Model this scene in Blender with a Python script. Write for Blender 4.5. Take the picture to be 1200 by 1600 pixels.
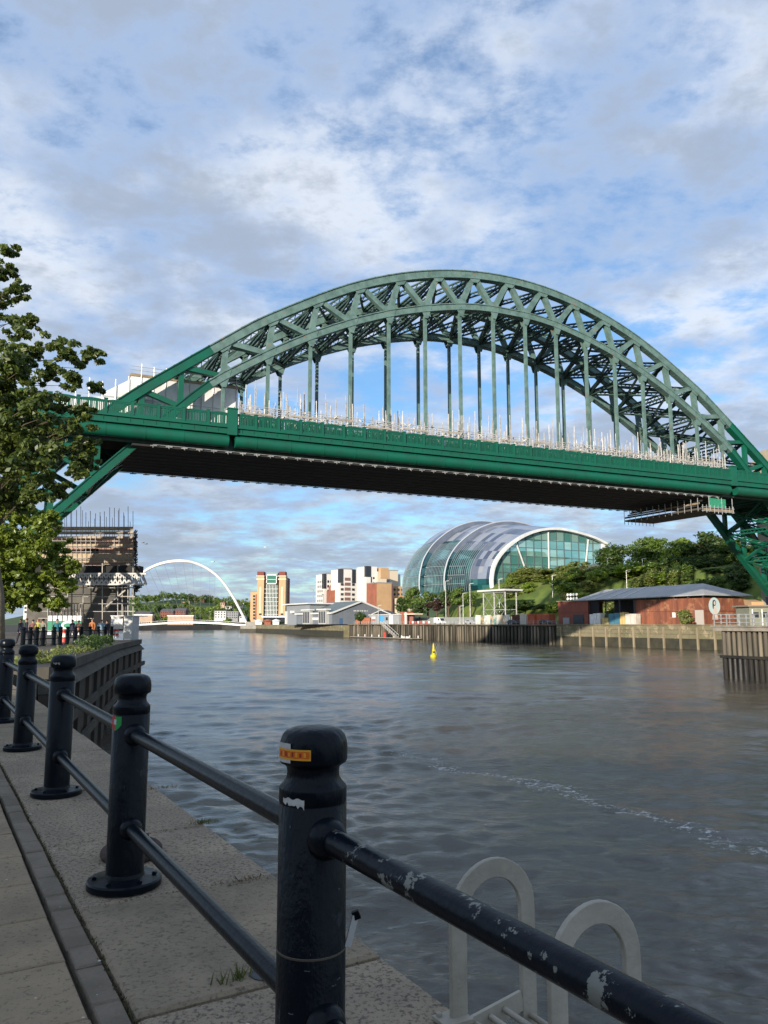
import bpy, bmesh, math, random
import numpy as np
from mathutils import Vector, Matrix
random.seed(7)
sc = bpy.context.scene
for o in list(bpy.data.objects): bpy.data.objects.remove(o)
col = sc.collection

# ------------------------------------------------------------------ camera
FOC, HOR, EYE = 1230.0, 974.0, 5.8          # focal length and horizon row in photo pixels, eye above water (m)
PITCH = math.atan((HOR - 800) / FOC)
cam = bpy.data.cameras.new('camera'); cam.sensor_fit = 'VERTICAL'; cam.sensor_height = 36
cam.lens = 36 * FOC / 1600; cam.clip_start = 0.05; cam.clip_end = 12000
co = bpy.data.objects.new('camera', cam); col.objects.link(co)
co.location = (0, 0, EYE); co.rotation_euler = (math.pi / 2 + PITCH, 0, 0)
sc.camera = co
sc.render.resolution_x, sc.render.resolution_y = 768, 1024

# ------------------------------------------------------------------ light
SUN_EL, SUN_AZ = math.radians(11.3), math.atan2(-0.45, -0.893)   # the sun stands behind the camera, a little to its left
sdir = Vector((math.sin(SUN_AZ) * math.cos(SUN_EL), math.cos(SUN_AZ) * math.cos(SUN_EL), math.sin(SUN_EL)))
sl = bpy.data.lights.new('sun', 'SUN'); sl.energy = 5.0; sl.angle = math.radians(0.53); sl.color = (1.0, 0.90, 0.76)
so = bpy.data.objects.new('sun', sl); col.objects.link(so)
so.rotation_euler = (-sdir).to_track_quat('-Z', 'Y').to_euler(); so.location = sdir * 300

w = bpy.data.worlds.new('World'); sc.world = w; w.use_nodes = True
N, L = w.node_tree.nodes, w.node_tree.links
N.clear()
def wn(t, **k):
    n = N.new(t)
    for a, b in k.items(): setattr(n, a, b)
    return n
def wmath(op, a, b=None, clamp=False):
    n = N.new('ShaderNodeMath'); n.operation = op; n.use_clamp = clamp
    for i, v in enumerate((a, b)):
        if v is None: continue
        if isinstance(v, (int, float)): n.inputs[i].default_value = v
        else: L.new(v, n.inputs[i])
    return n.outputs[0]
def wramp(fac, lo, hi, ease=True):
    n = N.new('ShaderNodeMapRange'); n.interpolation_type = 'SMOOTHSTEP' if ease else 'LINEAR'
    n.inputs[1].default_value = lo; n.inputs[2].default_value = hi
    L.new(fac, n.inputs[0]); return n.outputs[0]
def wmix(f, a, b):
    n = N.new('ShaderNodeMix'); n.data_type = 'RGBA'
    for i, v in ((0, f), (6, a), (7, b)):
        if isinstance(v, tuple): n.inputs[i].default_value = v
        elif isinstance(v, (int, float)): n.inputs[i].default_value = v
        else: L.new(v, n.inputs[i])
    return n.outputs[2]
sky = wn('ShaderNodeTexSky', sky_type='NISHITA', sun_disc=False)
sky.sun_elevation = SUN_EL; sky.sun_rotation = SUN_AZ; sky.air_density = 1.0; sky.dust_density = 0.6; sky.ozone_density = 2.0
tc = wn('ShaderNodeTexCoord'); sep = wn('ShaderNodeSeparateXYZ'); L.new(tc.outputs['Generated'], sep.inputs[0])
zz = wmath('ADD', wmath('MAXIMUM', sep.outputs[2], 0.0), 0.16)
cx, cy = wmath('DIVIDE', sep.outputs[0], zz), wmath('DIVIDE', sep.outputs[1], zz)
comb = wn('ShaderNodeCombineXYZ'); L.new(cx, comb.inputs[0]); L.new(cy, comb.inputs[1])
def wnoise(scale, detail, rough, off=(0, 0, 0), dist=0.0, stretch=(1, 1, 1)):
    m = wn('ShaderNodeMapping'); m.inputs[1].default_value = off; m.inputs[3].default_value = stretch
    L.new(comb.outputs[0], m.inputs[0])
    n = wn('ShaderNodeTexNoise'); n.inputs['Scale'].default_value = scale; n.inputs['Detail'].default_value = detail
    n.inputs['Roughness'].default_value = rough; n.inputs['Distortion'].default_value = dist
    L.new(m.outputs[0], n.inputs['Vector']); return n.outputs[0]
big = wnoise(1.3, 8, 0.52, (3.1, 1.7, 0), 0.12)
fine = wnoise(5.6, 9, 0.64, (0.3, 5.2, 0), 0.08, (1, 1.15, 1))
veil = wnoise(0.55, 4, 0.5, (7.9, 2.2, 0), 0.2)
cover = wmath('ADD', wmath('MULTIPLY', big, 0.52), wmath('ADD', wmath('MULTIPLY', fine, 0.55), wmath('MULTIPLY', wmath('SUBTRACT', veil, 0.5), 0.35)))
mask = wramp(cover, 0.39, 0.57)
thick = wramp(cover, 0.52, 0.66)
lit = wnoise(2.6, 7, 0.55, (2.85, 1.2, 0), 0.1)
cl_lit = wmix(wramp(lit, 0.42, 0.66), (0.35, 0.46, 0.66, 1), (0.68, 0.73, 0.81, 1))
cl_col = wmix(wmath('MULTIPLY', thick, 0.75), cl_lit, (0.33, 0.38, 0.46, 1))
tint = wn('ShaderNodeVectorMath', operation='MULTIPLY'); L.new(sky.outputs[0], tint.inputs[0]); tint.inputs[1].default_value = (0.72, 0.98, 1.20)
skyc = wn('ShaderNodeVectorMath', operation='SCALE'); L.new(tint.outputs[0], skyc.inputs[0]); skyc.inputs[3].default_value = 0.15
low = wmath('SUBTRACT', 1.0, wramp(sep.outputs[2], 0.06, 0.30))
under_ = wmath('MULTIPLY', low, wramp(lit, 0.36, 0.58))
cl_col = wmix(wmath('MULTIPLY', under_, 0.62), cl_col, (0.235, 0.285, 0.375, 1))
res = wmix(wmath('ADD', wmath('MULTIPLY', mask, 0.84), 0.10), skyc.outputs[0], cl_col)
bg = wn('ShaderNodeBackground'); L.new(res, bg.inputs[0]); bg.inputs[1].default_value = 1.0
wo = wn('ShaderNodeOutputWorld'); L.new(bg.outputs[0], wo.inputs[0])

vs = sc.view_settings; vs.view_transform = 'Standard'; vs.look = 'None'; vs.exposure = 0.33; vs.gamma = 1.0; vs.use_curve_mapping = False
sc.render.engine = 'CYCLES'

# ------------------------------------------------------------------ helpers
def ray(x, y):
    xc, yc = (x - 600) / FOC, (800 - y) / FOC
    return Vector((xc, math.cos(PITCH) - yc * math.sin(PITCH), math.sin(PITCH) + yc * math.cos(PITCH)))
def P(x, y, Y):                                # photo pixel + distance ahead -> point
    d = ray(x, y); return Vector((0, 0, EYE)) + d * (Y / d.y)

MATS = {}
def mat(name, c, rough=0.7, metal=0.0, c2=None, sc_=3.0, det=6, lo=0.4, hi=0.65, bump=0.0, bsc=20.0, c3=None, c3s=1.0, c3lo=.6, c3hi=.66, spec=0.4, stretch=(1, 1, 1), coords='Object', em=None):
    if name in MATS: return MATS[name]
    m = bpy.data.materials.new(name); m.use_nodes = True
    nt = m.node_tree; b = nt.nodes['Principled BSDF']
    b.inputs['Roughness'].default_value = rough; b.inputs['Metallic'].default_value = metal
    b.inputs['Specular IOR Level'].default_value = spec
    def noise(s, d, st=stretch, r=0.6):
        t = nt.nodes.new('ShaderNodeTexCoord'); mp = nt.nodes.new('ShaderNodeMapping'); mp.inputs[3].default_value = st
        if coords == 'World':
            g = nt.nodes.new('ShaderNodeNewGeometry'); nt.links.new(g.outputs['Position'], mp.inputs[0])
        else: nt.links.new(t.outputs[coords], mp.inputs[0])
        n = nt.nodes.new('ShaderNodeTexNoise'); n.inputs['Scale'].default_value = s; n.inputs['Detail'].default_value = d
        n.inputs['Roughness'].default_value = r
        nt.links.new(mp.outputs[0], n.inputs['Vector']); return n.outputs[0]
    def ramp(f, a, z):
        r = nt.nodes.new('ShaderNodeMapRange'); r.inputs[1].default_value = a; r.inputs[2].default_value = z
        nt.links.new(f, r.inputs[0]); return r.outputs[0]
    def mx(f, a, z):
        x = nt.nodes.new('ShaderNodeMix'); x.data_type = 'RGBA'; nt.links.new(f, x.inputs[0])
        for i, v in ((6, a), (7, z)):
            if isinstance(v, tuple): x.inputs[i].default_value = (*v, 1)
            else: nt.links.new(v, x.inputs[i])
        return x.outputs[2]
    out = c
    if c2: out = mx(ramp(noise(sc_, det), lo, hi), c, c2)
    if c3: out = mx(ramp(noise(c3s, 8, (1, 1, 1), 0.7), c3lo, c3hi), out, c3)
    if isinstance(out, tuple): b.inputs['Base Color'].default_value = (*out, 1)
    else: nt.links.new(out, b.inputs['Base Color'])
    if bump:
        bn = nt.nodes.new('ShaderNodeBump'); bn.inputs['Strength'].default_value = bump; bn.inputs['Distance'].default_value = 0.05
        nt.links.new(noise(bsc, 5), bn.inputs['Height']); nt.links.new(bn.outputs[0], b.inputs['Normal'])
    MATS[name] = m; return m

def tag(o, label=None, cat=None, group=None, kind=None):
    if label: o['label'] = label
    if cat: o['category'] = cat
    if group: o['group'] = group
    if kind: o['kind'] = kind
    return o
def thing(name, loc, label, cat, group=None, rz=0.0):
    o = bpy.data.objects.new(name, None); col.objects.link(o); o.location = loc; o.rotation_euler = (0, 0, rz)
    o.empty_display_size = 0.2
    return tag(o, label, cat, group)
def root_loc(o):
    v = Vector((0, 0, 0))
    while o: v += o.location; o = o.parent
    return v
def link(name, me, m, parent=None, origin=None, smooth=False, local=False):
    # vertices come in world coordinates (local=False); they are moved to the origin of the object
    for mm in (m if isinstance(m, (list, tuple)) else [m]): me.materials.append(mm)
    o = bpy.data.objects.new(name, me); col.objects.link(o)
    if smooth: me.polygons.foreach_set('use_smooth', [True] * len(me.polygons))
    if not local:
        off = root_loc(parent) if parent else (Vector(origin) if origin is not None else Vector((0, 0, 0)))
        me.transform(Matrix.Translation(-off))
        if not parent: o.location = off
    if parent: o.parent = parent
    return o
class MB:
    def __init__(s): s.v = []; s.f = []; s.mi = []
    def add(s, vs, fs, mi=0):
        b = len(s.v); s.v += [tuple(v) for v in vs]; s.f += [tuple(i + b for i in f) for f in fs]; s.mi += [mi] * len(fs); return s
    def box(s, x0, x1, y0, y1, z0, z1, mi=0):
        vs = [(x, y, z) for z in (z0, z1) for y in (y0, y1) for x in (x0, x1)]
        return s.add(vs, [(0, 2, 3, 1), (4, 5, 7, 6), (0, 1, 5, 4), (2, 6, 7, 3), (0, 4, 6, 2), (1, 3, 7, 5)], mi)
    def hexa(s, q, mi=0):   # 8 points: 4 bottom loop, 4 top loop
        return s.add(q, [(3, 2, 1, 0), (4, 5, 6, 7), (0, 1, 5, 4), (1, 2, 6, 5), (2, 3, 7, 6), (3, 0, 4, 7)], mi)
    def beam(s, a, b, w, h, up=(0, 0, 1), mi=0):
        a, b = Vector(a), Vector(b); d = (b - a).normalized(); u = Vector(up)
        r = d.cross(u)
        if r.length < 1e-4: r = d.cross(Vector((1, 0, 0)))
        r.normalize(); u = r.cross(d).normalized(); r *= w / 2; u *= h / 2
        return s.hexa([a - r - u, a + r - u, a + r + u, a - r + u, b - r - u, b + r - u, b + r + u, b - r + u], mi)
    def tube(s, pts, rad, n=8, cap=True, mi=0):
        pts = [Vector(p) for p in pts]; rads = rad if isinstance(rad, (list, tuple)) else [rad] * len(pts)
        rings = []; u = None
        for i, p in enumerate(pts):
            d = (pts[min(i + 1, len(pts) - 1)] - pts[max(i - 1, 0)]).normalized()
            if u is None:
                u = d.cross(Vector((0, 0, 1)))
                if u.length < 1e-3: u = d.cross(Vector((1, 0, 0)))
            u = (u - d * u.dot(d)).normalized(); v = d.cross(u)
            rings.append([p + (u * math.cos(2 * math.pi * k / n) + v * math.sin(2 * math.pi * k / n)) * rads[i] for k in range(n)])
        vs = [q for r in rings for q in r]; fs = []
        for i in range(len(pts) - 1):
            for k in range(n): fs.append((i * n + k, i * n + (k + 1) % n, (i + 1) * n + (k + 1) % n, (i + 1) * n + k))
        if cap: fs += [tuple(range(n - 1, -1, -1)), tuple((len(pts) - 1) * n + k for k in range(n))]
        return s.add(vs, fs, mi)
    def lathe(s, c, prof, n=24, mi=0):   # prof [(r,z)] bottom to top
        c = Vector(c); vs = [c + Vector((r * math.cos(2 * math.pi * k / n), r * math.sin(2 * math.pi * k / n), z)) for r, z in prof for k in range(n)]
        fs = [(i * n + k, i * n + (k + 1) % n, (i + 1) * n + (k + 1) % n, (i + 1) * n + k) for i in range(len(prof) - 1) for k in range(n)]
        fs += [tuple(range(n - 1, -1, -1)), tuple((len(prof) - 1) * n + k for k in range(n))]
        return s.add(vs, fs, mi)
    def prism(s, poly, z0, z1, mi=0):    # poly counter-clockwise [(x,y)]
        n = len(poly); vs = [(x, y, z0) for x, y in poly] + [(x, y, z1) for x, y in poly]
        return s.add(vs, [tuple(range(n - 1, -1, -1)), tuple(range(n, 2 * n))] + [(i, (i + 1) % n, n + (i + 1) % n, n + i) for i in range(n)], mi)
    def mesh(s, name):
        me = bpy.data.meshes.new(name); me.from_pydata(s.v, [], s.f)
        if any(s.mi): me.polygons.foreach_set('material_index', s.mi)
        me.validate(); return me
    def build(s, name, m, parent=None, origin=None, smooth=False, local=False, fix=False):
        me = s.mesh(name)
        if fix:
            bm = bmesh.new(); bm.from_mesh(me); bmesh.ops.recalc_face_normals(bm, faces=bm.faces); bm.to_mesh(me); bm.free()
        return link(name, me, m, parent, origin, smooth, local)
def autosmooth(o, ang=40):
    me = o.data
    bm = bmesh.new(); bm.from_mesh(me)
    for e in bm.edges:
        if len(e.link_faces) == 2 and e.calc_face_angle(0) > math.radians(ang): e.smooth = False
    for f in bm.faces: f.smooth = True
    bm.to_mesh(me); bm.free(); return o
def dup(src, loc, rz=None, label=None, group=None, scale=None):
    r = src.copy(); col.objects.link(r); r.location = loc
    if rz is not None: r.rotation_euler = (0, 0, rz)
    if scale: r.scale = scale if isinstance(scale, (tuple, list)) else (scale,) * 3
    if label: r['label'] = label
    if group: r['group'] = group
    for ch in list(src.children):
        c = ch.copy(); col.objects.link(c); c.parent = r
        for g in list(ch.children):
            d = g.copy(); col.objects.link(d); d.parent = c
    return r
def smooth_poly(pts, n=6):               # Catmull-Rom through 2-D/3-D points
    out = []
    p = [Vector(q) for q in pts]
    for i in range(len(p) - 1):
        a, b, c, d = p[max(i - 1, 0)], p[i], p[i + 1], p[min(i + 2, len(p) - 1)]
        for k in range(n):
            t = k / n
            out.append(0.5 * ((2 * b) + (c - a) * t + (2 * a - 5 * b + 4 * c - d) * t * t + (3 * b - a - 3 * c + d) * t ** 3))
    out.append(p[-1]); return out

# materials used in many places
GREY_STEEL = mat('galvanised tube', (0.55, 0.55, 0.53), 0.45, 0.5, (0.32, 0.31, 0.30), 2.0)
WHITE = mat('white paint', (0.78, 0.77, 0.74), 0.5, 0, (0.66, 0.65, 0.62), 0.7)
GLASSDK = mat('dark window glass', (0.02, 0.028, 0.035), 0.08, 0, spec=0.6)
CONC = mat('concrete', (0.33, 0.31, 0.28), 0.85, 0, (0.22, 0.21, 0.19), 0.5, bump=0.2, bsc=4)
# ================================================================== SETTING
def PZ(x, y, z):
    d = ray(x, y); return Vector((0, 0, EYE)) + d * ((z - EYE) / d.z)
def kx(x, y=974): d = ray(x, y); return d.x / d.y
# south bank frame: s runs downstream along the river wall, a runs inland
S0 = PZ(1130, 1016, 0); S1 = PZ(550, 996, 0)
SD = (S1 - S0); SD.z = 0; SLEN = SD.length; SD.normalize(); SN = Vector((-SD.y, SD.x, 0))
if SN.x < 0: SN = -SN
def S(s, a, z): v = S0 + SD * s + SN * a; return Vector((v.x, v.y, z))
def s_at(x, a, y=974):               # s of the point at inland offset a that shows in photo column x
    k = kx(x, y); b = S0 + SN * a
    return (b.x - k * b.y) / (k * SD.y - SD.x)
SRZ = math.atan2(SD.y, SD.x)
# near quay frame: s along the railing away from the camera, m towards the river
Q0 = Vector((-0.152, 2.47, 0)); QE = Vector((-0.503, 0.864, 0)).normalized(); QM = Vector((QE.y, -QE.x, 0))
def gq(Y): return EYE - 1.49 + 0.011 * (min(max(Y, -12), 14) - 4.4)
def Q(s, m, dz=0.0):
    v = Q0 + QE * s + QM * m; return Vector((v.x, v.y, gq(v.y) + dz))

# --- water
wm = bpy.data.materials.new('river water'); wm.use_nodes = True
nt = wm.node_tree; b = nt.nodes['Principled BSDF']
def nn(t, **k):
    n = nt.nodes.new(t)
    for a, v in k.items(): setattr(n, a, v)
    return n
geo = nn('ShaderNodeNewGeometry')
def nz(scale, det, rot, st, rough=0.55, off=(0, 0, 0), dist=0.0):
    mp = nn('ShaderNodeMapping'); mp.inputs[1].default_value = off; mp.inputs[2].default_value = (0, 0, rot); mp.inputs[3].default_value = st
    nt.links.new(geo.outputs['Position'], mp.inputs[0])
    n = nn('ShaderNodeTexNoise'); n.inputs['Scale'].default_value = scale; n.inputs['Detail'].default_value = det; n.inputs['Roughness'].default_value = rough
    n.inputs['Distortion'].default_value = dist
    nt.links.new(mp.outputs[0], n.inputs['Vector']); return n.outputs[0]
def mth(op, a, b2=None, clamp=False):
    n = nn('ShaderNodeMath', operation=op, use_clamp=clamp)
    for i, v in enumerate((a, b2)):
        if v is None: continue
        if isinstance(v, (int, float)): n.inputs[i].default_value = v
        else: nt.links.new(v, n.inputs[i])
    return n.outputs[0]
def mrg(f, lo, hi):
    n = nn('ShaderNodeMapRange', interpolation_type='SMOOTHSTEP'); n.inputs[1].default_value = lo; n.inputs[2].default_value = hi
    nt.links.new(f, n.inputs[0]); return n.outputs[0]
chop = nz(2.6, 6, 0.35, (1, 1.5, 1), 0.62, dist=0.7)
swell = nz(0.55, 4, 0.3, (1, 1.8, 1), 0.55, dist=0.4)
patch = nz(0.035, 4, 0.5, (1, 2.2, 1), 0.6)
hgt = mth('ADD', mth('MULTIPLY', chop, mth('ADD', mth('MULTIPLY', mrg(patch, 0.35, 0.65), 0.035), 0.02)), mth('MULTIPLY', swell, 0.03))
bn = nn('ShaderNodeBump'); bn.inputs['Strength'].default_value = 1.0; bn.inputs['Distance'].default_value = 1.0
nt.links.new(hgt, bn.inputs['Height']); nt.links.new(bn.outputs[0], b.inputs['Normal'])
# a line of foam drifting on the current
fa, fb = PZ(640, 1178, 0), PZ(1190, 1325, 0); fd = (fb - fa).normalized()
sx = nn('ShaderNodeSeparateXYZ'); nt.links.new(geo.outputs['Position'], sx.inputs[0])
ux, uy = mth('SUBTRACT', sx.outputs[0], fa.x), mth('SUBTRACT', sx.outputs[1], fa.y)
al = mth('ADD', mth('MULTIPLY', ux, fd.x), mth('MULTIPLY', uy, fd.y))
ac = mth('ADD', mth('MULTIPLY', ux, -fd.y), mth('MULTIPLY', uy, fd.x))
wob = mth('MULTIPLY', mth('SUBTRACT', nz(0.25, 3, 0, (1, 1, 1)), 0.5), 5.0)
dist = mth('ABSOLUTE', mth('ADD', ac, wob))
near = mth('SUBTRACT', 1.0, mrg(dist, 0.05, 1.5))
rng = mth('MULTIPLY', mrg(al, -3.0, 4.0), mth('SUBTRACT', 1.0, mrg(al, 14.0, 24.0)))
foam = mth('MULTIPLY', mrg(mth('ADD', nz(4.2, 6, 0.2, (1, 1.5, 1), 0.7), mth('MULTIPLY', mth('SUBTRACT', near, 1.0), 0.42)), 0.52, 0.61), rng)
mixc = nn('ShaderNodeMix', data_type='RGBA'); nt.links.new(foam, mixc.inputs[0])
silt = nn('ShaderNodeMix', data_type='RGBA'); nt.links.new(mrg(nz(0.02, 3, 0.6, (1, 2, 1)), 0.35, 0.65), silt.inputs[0])
silt.inputs[6].default_value = (0.074, 0.065, 0.050, 1); silt.inputs[7].default_value = (0.088, 0.072, 0.052, 1)
nt.links.new(silt.outputs[2], mixc.inputs[6]); mixc.inputs[7].default_value = (0.62, 0.61, 0.58, 1)
nt.links.new(mixc.outputs[2], b.inputs['Base Color'])
b.inputs['Roughness'].default_value = 0.09; b.inputs['IOR'].default_value = 1.42
nt.links.new(mth('ADD', mth('MULTIPLY', foam, 0.6), 0.12), b.inputs['Roughness'])
# one sheet from the quay to the horizon, fine enough near the quay to carry real wavelets
th_ = np.concatenate([np.arange(-1.75, -.56, .03), np.arange(-.56, .56, .0032), np.arange(.56, 1.78, .03)])
rr_ = np.concatenate([2.0 * 1.0062 ** np.arange(0, 830), 2.0 * 1.0062 ** 830 * 1.035 ** np.arange(0, 105)]); nr, nt_h = len(rr_), len(th_)
GX, GY = np.outer(rr_, np.sin(th_)), np.outer(rr_, np.cos(th_)); cell = (rr_ * .0062)[:, None]
wr_ = np.random.default_rng(4); GZ = np.zeros_like(GX)
calm = .8 + .28 * np.sin(GX * .11 + GY * .045 + 1.3) * np.sin(GY * .08 - GX * .03) + .16 * np.sin(GX * .31 - GY * .13)
for l0, l1, nw, ak in ((.14, .5, 48, .062), (.5, 1.6, 34, .031), (1.6, 5, 26, .018), (5, 18, 16, .012)):
    for k_ in range(nw):
        lam = l0 * (l1 / l0) ** wr_.random(); ang = wr_.normal(1.35, .62); kk = 2 * math.pi / lam
        fade = np.clip((lam / cell - 2.4) / 2.0, 0, 1)
        GZ += fade * (ak / kk) * np.sin(kk * (GX * math.cos(ang) + GY * math.sin(ang)) + wr_.random() * 6.28 + .9 * np.sin(GX * .23 / max(lam, .5) ** .5 + k_) + .9 * np.sin(GY * .19 / max(lam, .5) ** .5 + k_ * 2))
GZ *= calm; GZ[rr_ > 330] = 0
wme = bpy.data.meshes.new('river_water'); wme.vertices.add(nr * nt_h); wme.vertices.foreach_set('co', np.stack([GX, GY, GZ], -1).ravel())
ii, jj = np.meshgrid(np.arange(nr - 1), np.arange(nt_h - 1), indexing='ij'); v0 = (ii * nt_h + jj).ravel()
qd = np.stack([v0, v0 + nt_h, v0 + nt_h + 1, v0 + 1], -1); nq = len(qd)
wme.loops.add(nq * 4); wme.polygons.add(nq); wme.loops.foreach_set('vertex_index', qd.ravel()); wme.polygons.foreach_set('loop_start', np.arange(0, nq * 4, 4)); wme.polygons.foreach_set('loop_total', np.full(nq, 4)); wme.update()
wo_ = link('river_water', wme, wm, smooth=True); tag(wo_, kind='structure')
if wme.polygons[0].normal.z < 0: wme.flip_normals()

# --- near quay: body, coping stones, sett strip, paving
stone = mat('coping granite', (0.450, 0.355, 0.245), 0.9, 0, (0.270, 0.215, 0.155), 1.4, lo=0.3, hi=0.7, bump=0.55, bsc=55, c3=(0.12, 0.095, 0.07), c3s=52, c3lo=.50, c3hi=.60, coords='World')
stone2 = mat('coping granite mossy', (0.360, 0.285, 0.190), 0.92, 0, (0.210, 0.170, 0.118), 2.2, lo=0.3, hi=0.7, bump=0.5, bsc=45, c3=(0.11, 0.09, 0.06), c3s=40, c3lo=.52, c3hi=.66, coords='World')
sett = mat('dark setts', (0.170, 0.138, 0.100), 0.9, 0, (0.24, 0.195, 0.145), 3.0, bump=0.5, bsc=40, coords='World')
pave = mat('brown paving', (0.380, 0.285, 0.180), 0.9, 0, (0.230, 0.178, 0.118), 2.2, lo=.3, hi=.7, bump=0.35, bsc=60, c3=(0.10, 0.08, 0.055), c3s=40, c3lo=.54, c3hi=.68, coords='World')
joint = mat('joint soil', (0.040, 0.034, 0.027), 1.0, 0, (0.07, 0.06, 0.04), 6, coords='World')
quaywall = mat('dark quay wall stone', (0.10, 0.088, 0.072), 0.85, 0, (0.045, 0.042, 0.036), 0.8, bump=0.5, bsc=3, coords='World')
qpoly = [Q(-30, 0.78), Q(25.2, 0.78)]
pA, pB, pC = PZ(60, 1046, gq(30)), PZ(176, 1008, gq(30)), PZ(216, 1000, gq(30))
zl = gq(30)
north = [pA, pB, pC, Vector((-26.5, pC.y + 5, zl)), Vector((-47, 124, zl)), Vector((-180, 500, zl)), Vector((-232, 640, zl)), Vector((-150, 735, zl)), Vector((-20, 800, zl)), Vector((500, 940, zl)),
         Vector((3000, 3000, zl)), Vector((-5000, 6000, zl)), Vector((-5000, -300, zl)), Vector((-30, -300, zl))]
ring = qpoly + north
def inset(p): return p
vs = [Vector((p.x, p.y, gq(p.y) - 0.055)) for p in ring] + [Vector((p.x, p.y, -4)) for p in ring]
n = len(ring)
qb = MB().add(vs, [tuple(range(n))] + [(i, n + i, n + (i + 1) % n, (i + 1) % n) for i in range(n)])
quay = qb.build('quay', [joint, quaywall], fix=True); tag(quay, kind='structure')
quay.data.polygons.foreach_set('material_index', [0] + [1] * (len(quay.data.polygons) - 1))
promenade = mat('promenade paving', (0.17, 0.145, 0.115), 0.9, 0, (0.115, 0.10, 0.08), 0.6, bump=0.2, bsc=8, coords='World')
pr = [Vector((p.x, p.y, p.z - 0.03)) for p in [Q(-30, -3.4), Q(14, -3.4), Q(14.2, -0.6), Q(25.1, 0.6), pA, pB, pC, north[3], north[4], Vector((-140, 150, zl)), Vector((-140, -300, zl))]]
for p in pr: p.z = gq(p.y) - 0.03
tag(MB().add(pr, [tuple(range(len(pr)))]).build('promenade', promenade, fix=True), kind='structure')
def slab(par, name, m, c4, zt, th=0.12, ch=0.012, jit=0.004):
    c4 = [Vector(c) for c in c4]; ctr = sum(c4, Vector()) / 4
    t = []; md = []; bo = []
    for i, c in enumerate(c4):
        z = zt[i]; r = Vector((random.uniform(-jit, jit), random.uniform(-jit, jit), 0)); d = (ctr - c); d.z = 0; d.normalize()
        md.append(Vector((c.x, c.y, z - ch)) + r); t.append(Vector((c.x, c.y, z)) + r + d * ch * 1.5); bo.append(Vector((c.x, c.y, z - th)))
    me = MB().add(bo + md + t, [(3, 2, 1, 0), (0, 1, 5, 4), (1, 2, 6, 5), (2, 3, 7, 6), (3, 0, 4, 7), (4, 5, 9, 8), (5, 6, 10, 9), (6, 7, 11, 10), (7, 4, 8, 11), (8, 9, 10, 11)])
    return me.build(name, m, par, fix=True)
s = -2.8
while s < 25:
    ln = 1.3 + (random.uniform(-0.06, 0.06) if s > 4 else 0); g = 0.010; dz = random.uniform(-0.006, 0.006)
    sk = random.uniform(-0.03, 0.03)
    c = [Q(s + g, -0.285), Q(s + ln - g, -0.285 + random.uniform(-.006, .006)), Q(s + ln - g + sk, 0.81 + random.uniform(-.012, .012)), Q(s + g + sk, 0.81 + random.uniform(-.012, .012))]
    slab(quay, 'coping_stone', stone if random.random() < .6 else stone2, c, [p.z + dz for p in c], 0.38, 0.014)
    s += ln
s = -2.0
while s < 16:
    ln = random.uniform(0.22, 0.38)
    c = [Q(s + .005, -0.415), Q(s + ln - .005, -0.415), Q(s + ln - .005, -0.305), Q(s + .005, -0.305)]
    dz = random.uniform(-0.012, -0.002); slab(quay, 'sett', sett, c, [p.z + dz for p in c], 0.05, 0.008, .003); s += ln
for bnd in range(6):
    m0 = -0.435 - bnd * 0.46; wd = 0.46
    s = -2.2 + (bnd % 2) * 0.33 + random.uniform(0, .1)
    while s < 13.5:
        ln = random.choice((0.6, 0.6, 0.16))
        c = [Q(s + .007, m0 - wd + .007), Q(s + ln - .007, m0 - wd + .007), Q(s + ln - .007, m0 - .007), Q(s + .007, m0 - .007)]
        dz = random.uniform(-0.012, -0.006); slab(quay, 'paving_slab', pave, c, [p.z + dz for p in c], 0.045, 0.006, .002); s += ln

# --- south bank ground
grass = mat('hillside grass', (0.135, 0.185, 0.032), 0.9, 0, (0.075, 0.115, 0.026), 0.22, lo=.35, hi=.65, bump=0.6, bsc=1.5, c3=(0.17, 0.16, 0.05), c3s=0.12, c3lo=.55, c3hi=.68, coords='World')
tarmac = mat('quay tarmac', (0.12, 0.115, 0.105), 0.9, 0, (0.17, 0.16, 0.14), 0.3, coords='World')
def sst(x, a, b2): t = min(max((x - a) / (b2 - a), 0), 1); return t * t * (3 - 2 * t)
def hill(s, a):
    toe = 15 if s > 70 else 24
    h = 5.4 + 15.6 * sst(a, toe, toe + 22)
    h += (5 * (1 - sst(s, 30, 90))) * sst(a, 36, 70) + 6 * sst(a, 70, 140)
    h *= 1.0
    far = sst(s, 138, 172)                    # the bank drops to the quay beyond the concert hall
    h = h * (1 - far) + (5.4 + 3 * sst(a, 60, 150)) * far
    if a > toe: h += 0.35 * math.sin(s * 0.31 + a * 0.2) + 0.3 * math.sin(a * 0.5 - s * 0.17)
    return h
sv, sf = [], []
ss = list(np.arange(-140, 260, 4.0)); aa = list(np.concatenate([[0.02], np.arange(3, 160, 3.0), [200, 300, 600, 1500]]))
for s_ in ss:
    for a_ in aa: sv.append(S(s_, a_, hill(s_, a_)))
na = len(aa)
for i in range(len(ss) - 1):
    for j in range(na - 1): sf.append((i * na + j, i * na + j + 1, (i + 1) * na + j + 1, (i + 1) * na + j))
me = bpy.data.meshes.new('embankment'); me.from_pydata(sv, [], sf)
emb = link('embankment', me, [tarmac, grass], smooth=True); tag(emb, kind='structure')
emb.data.polygons.foreach_set('material_index', [1 if (aa[j] > (12 if ss[i] > 70 else 22) and ss[i] < 168) else 0 for i in range(len(ss) - 1) for j in range(na - 1)])
bm = bmesh.new(); bm.from_mesh(emb.data); bmesh.ops.recalc_face_normals(bm, faces=bm.faces)
if sum(f.normal.z for f in bm.faces) < 0: bmesh.ops.reverse_faces(bm, faces=bm.faces)
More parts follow.
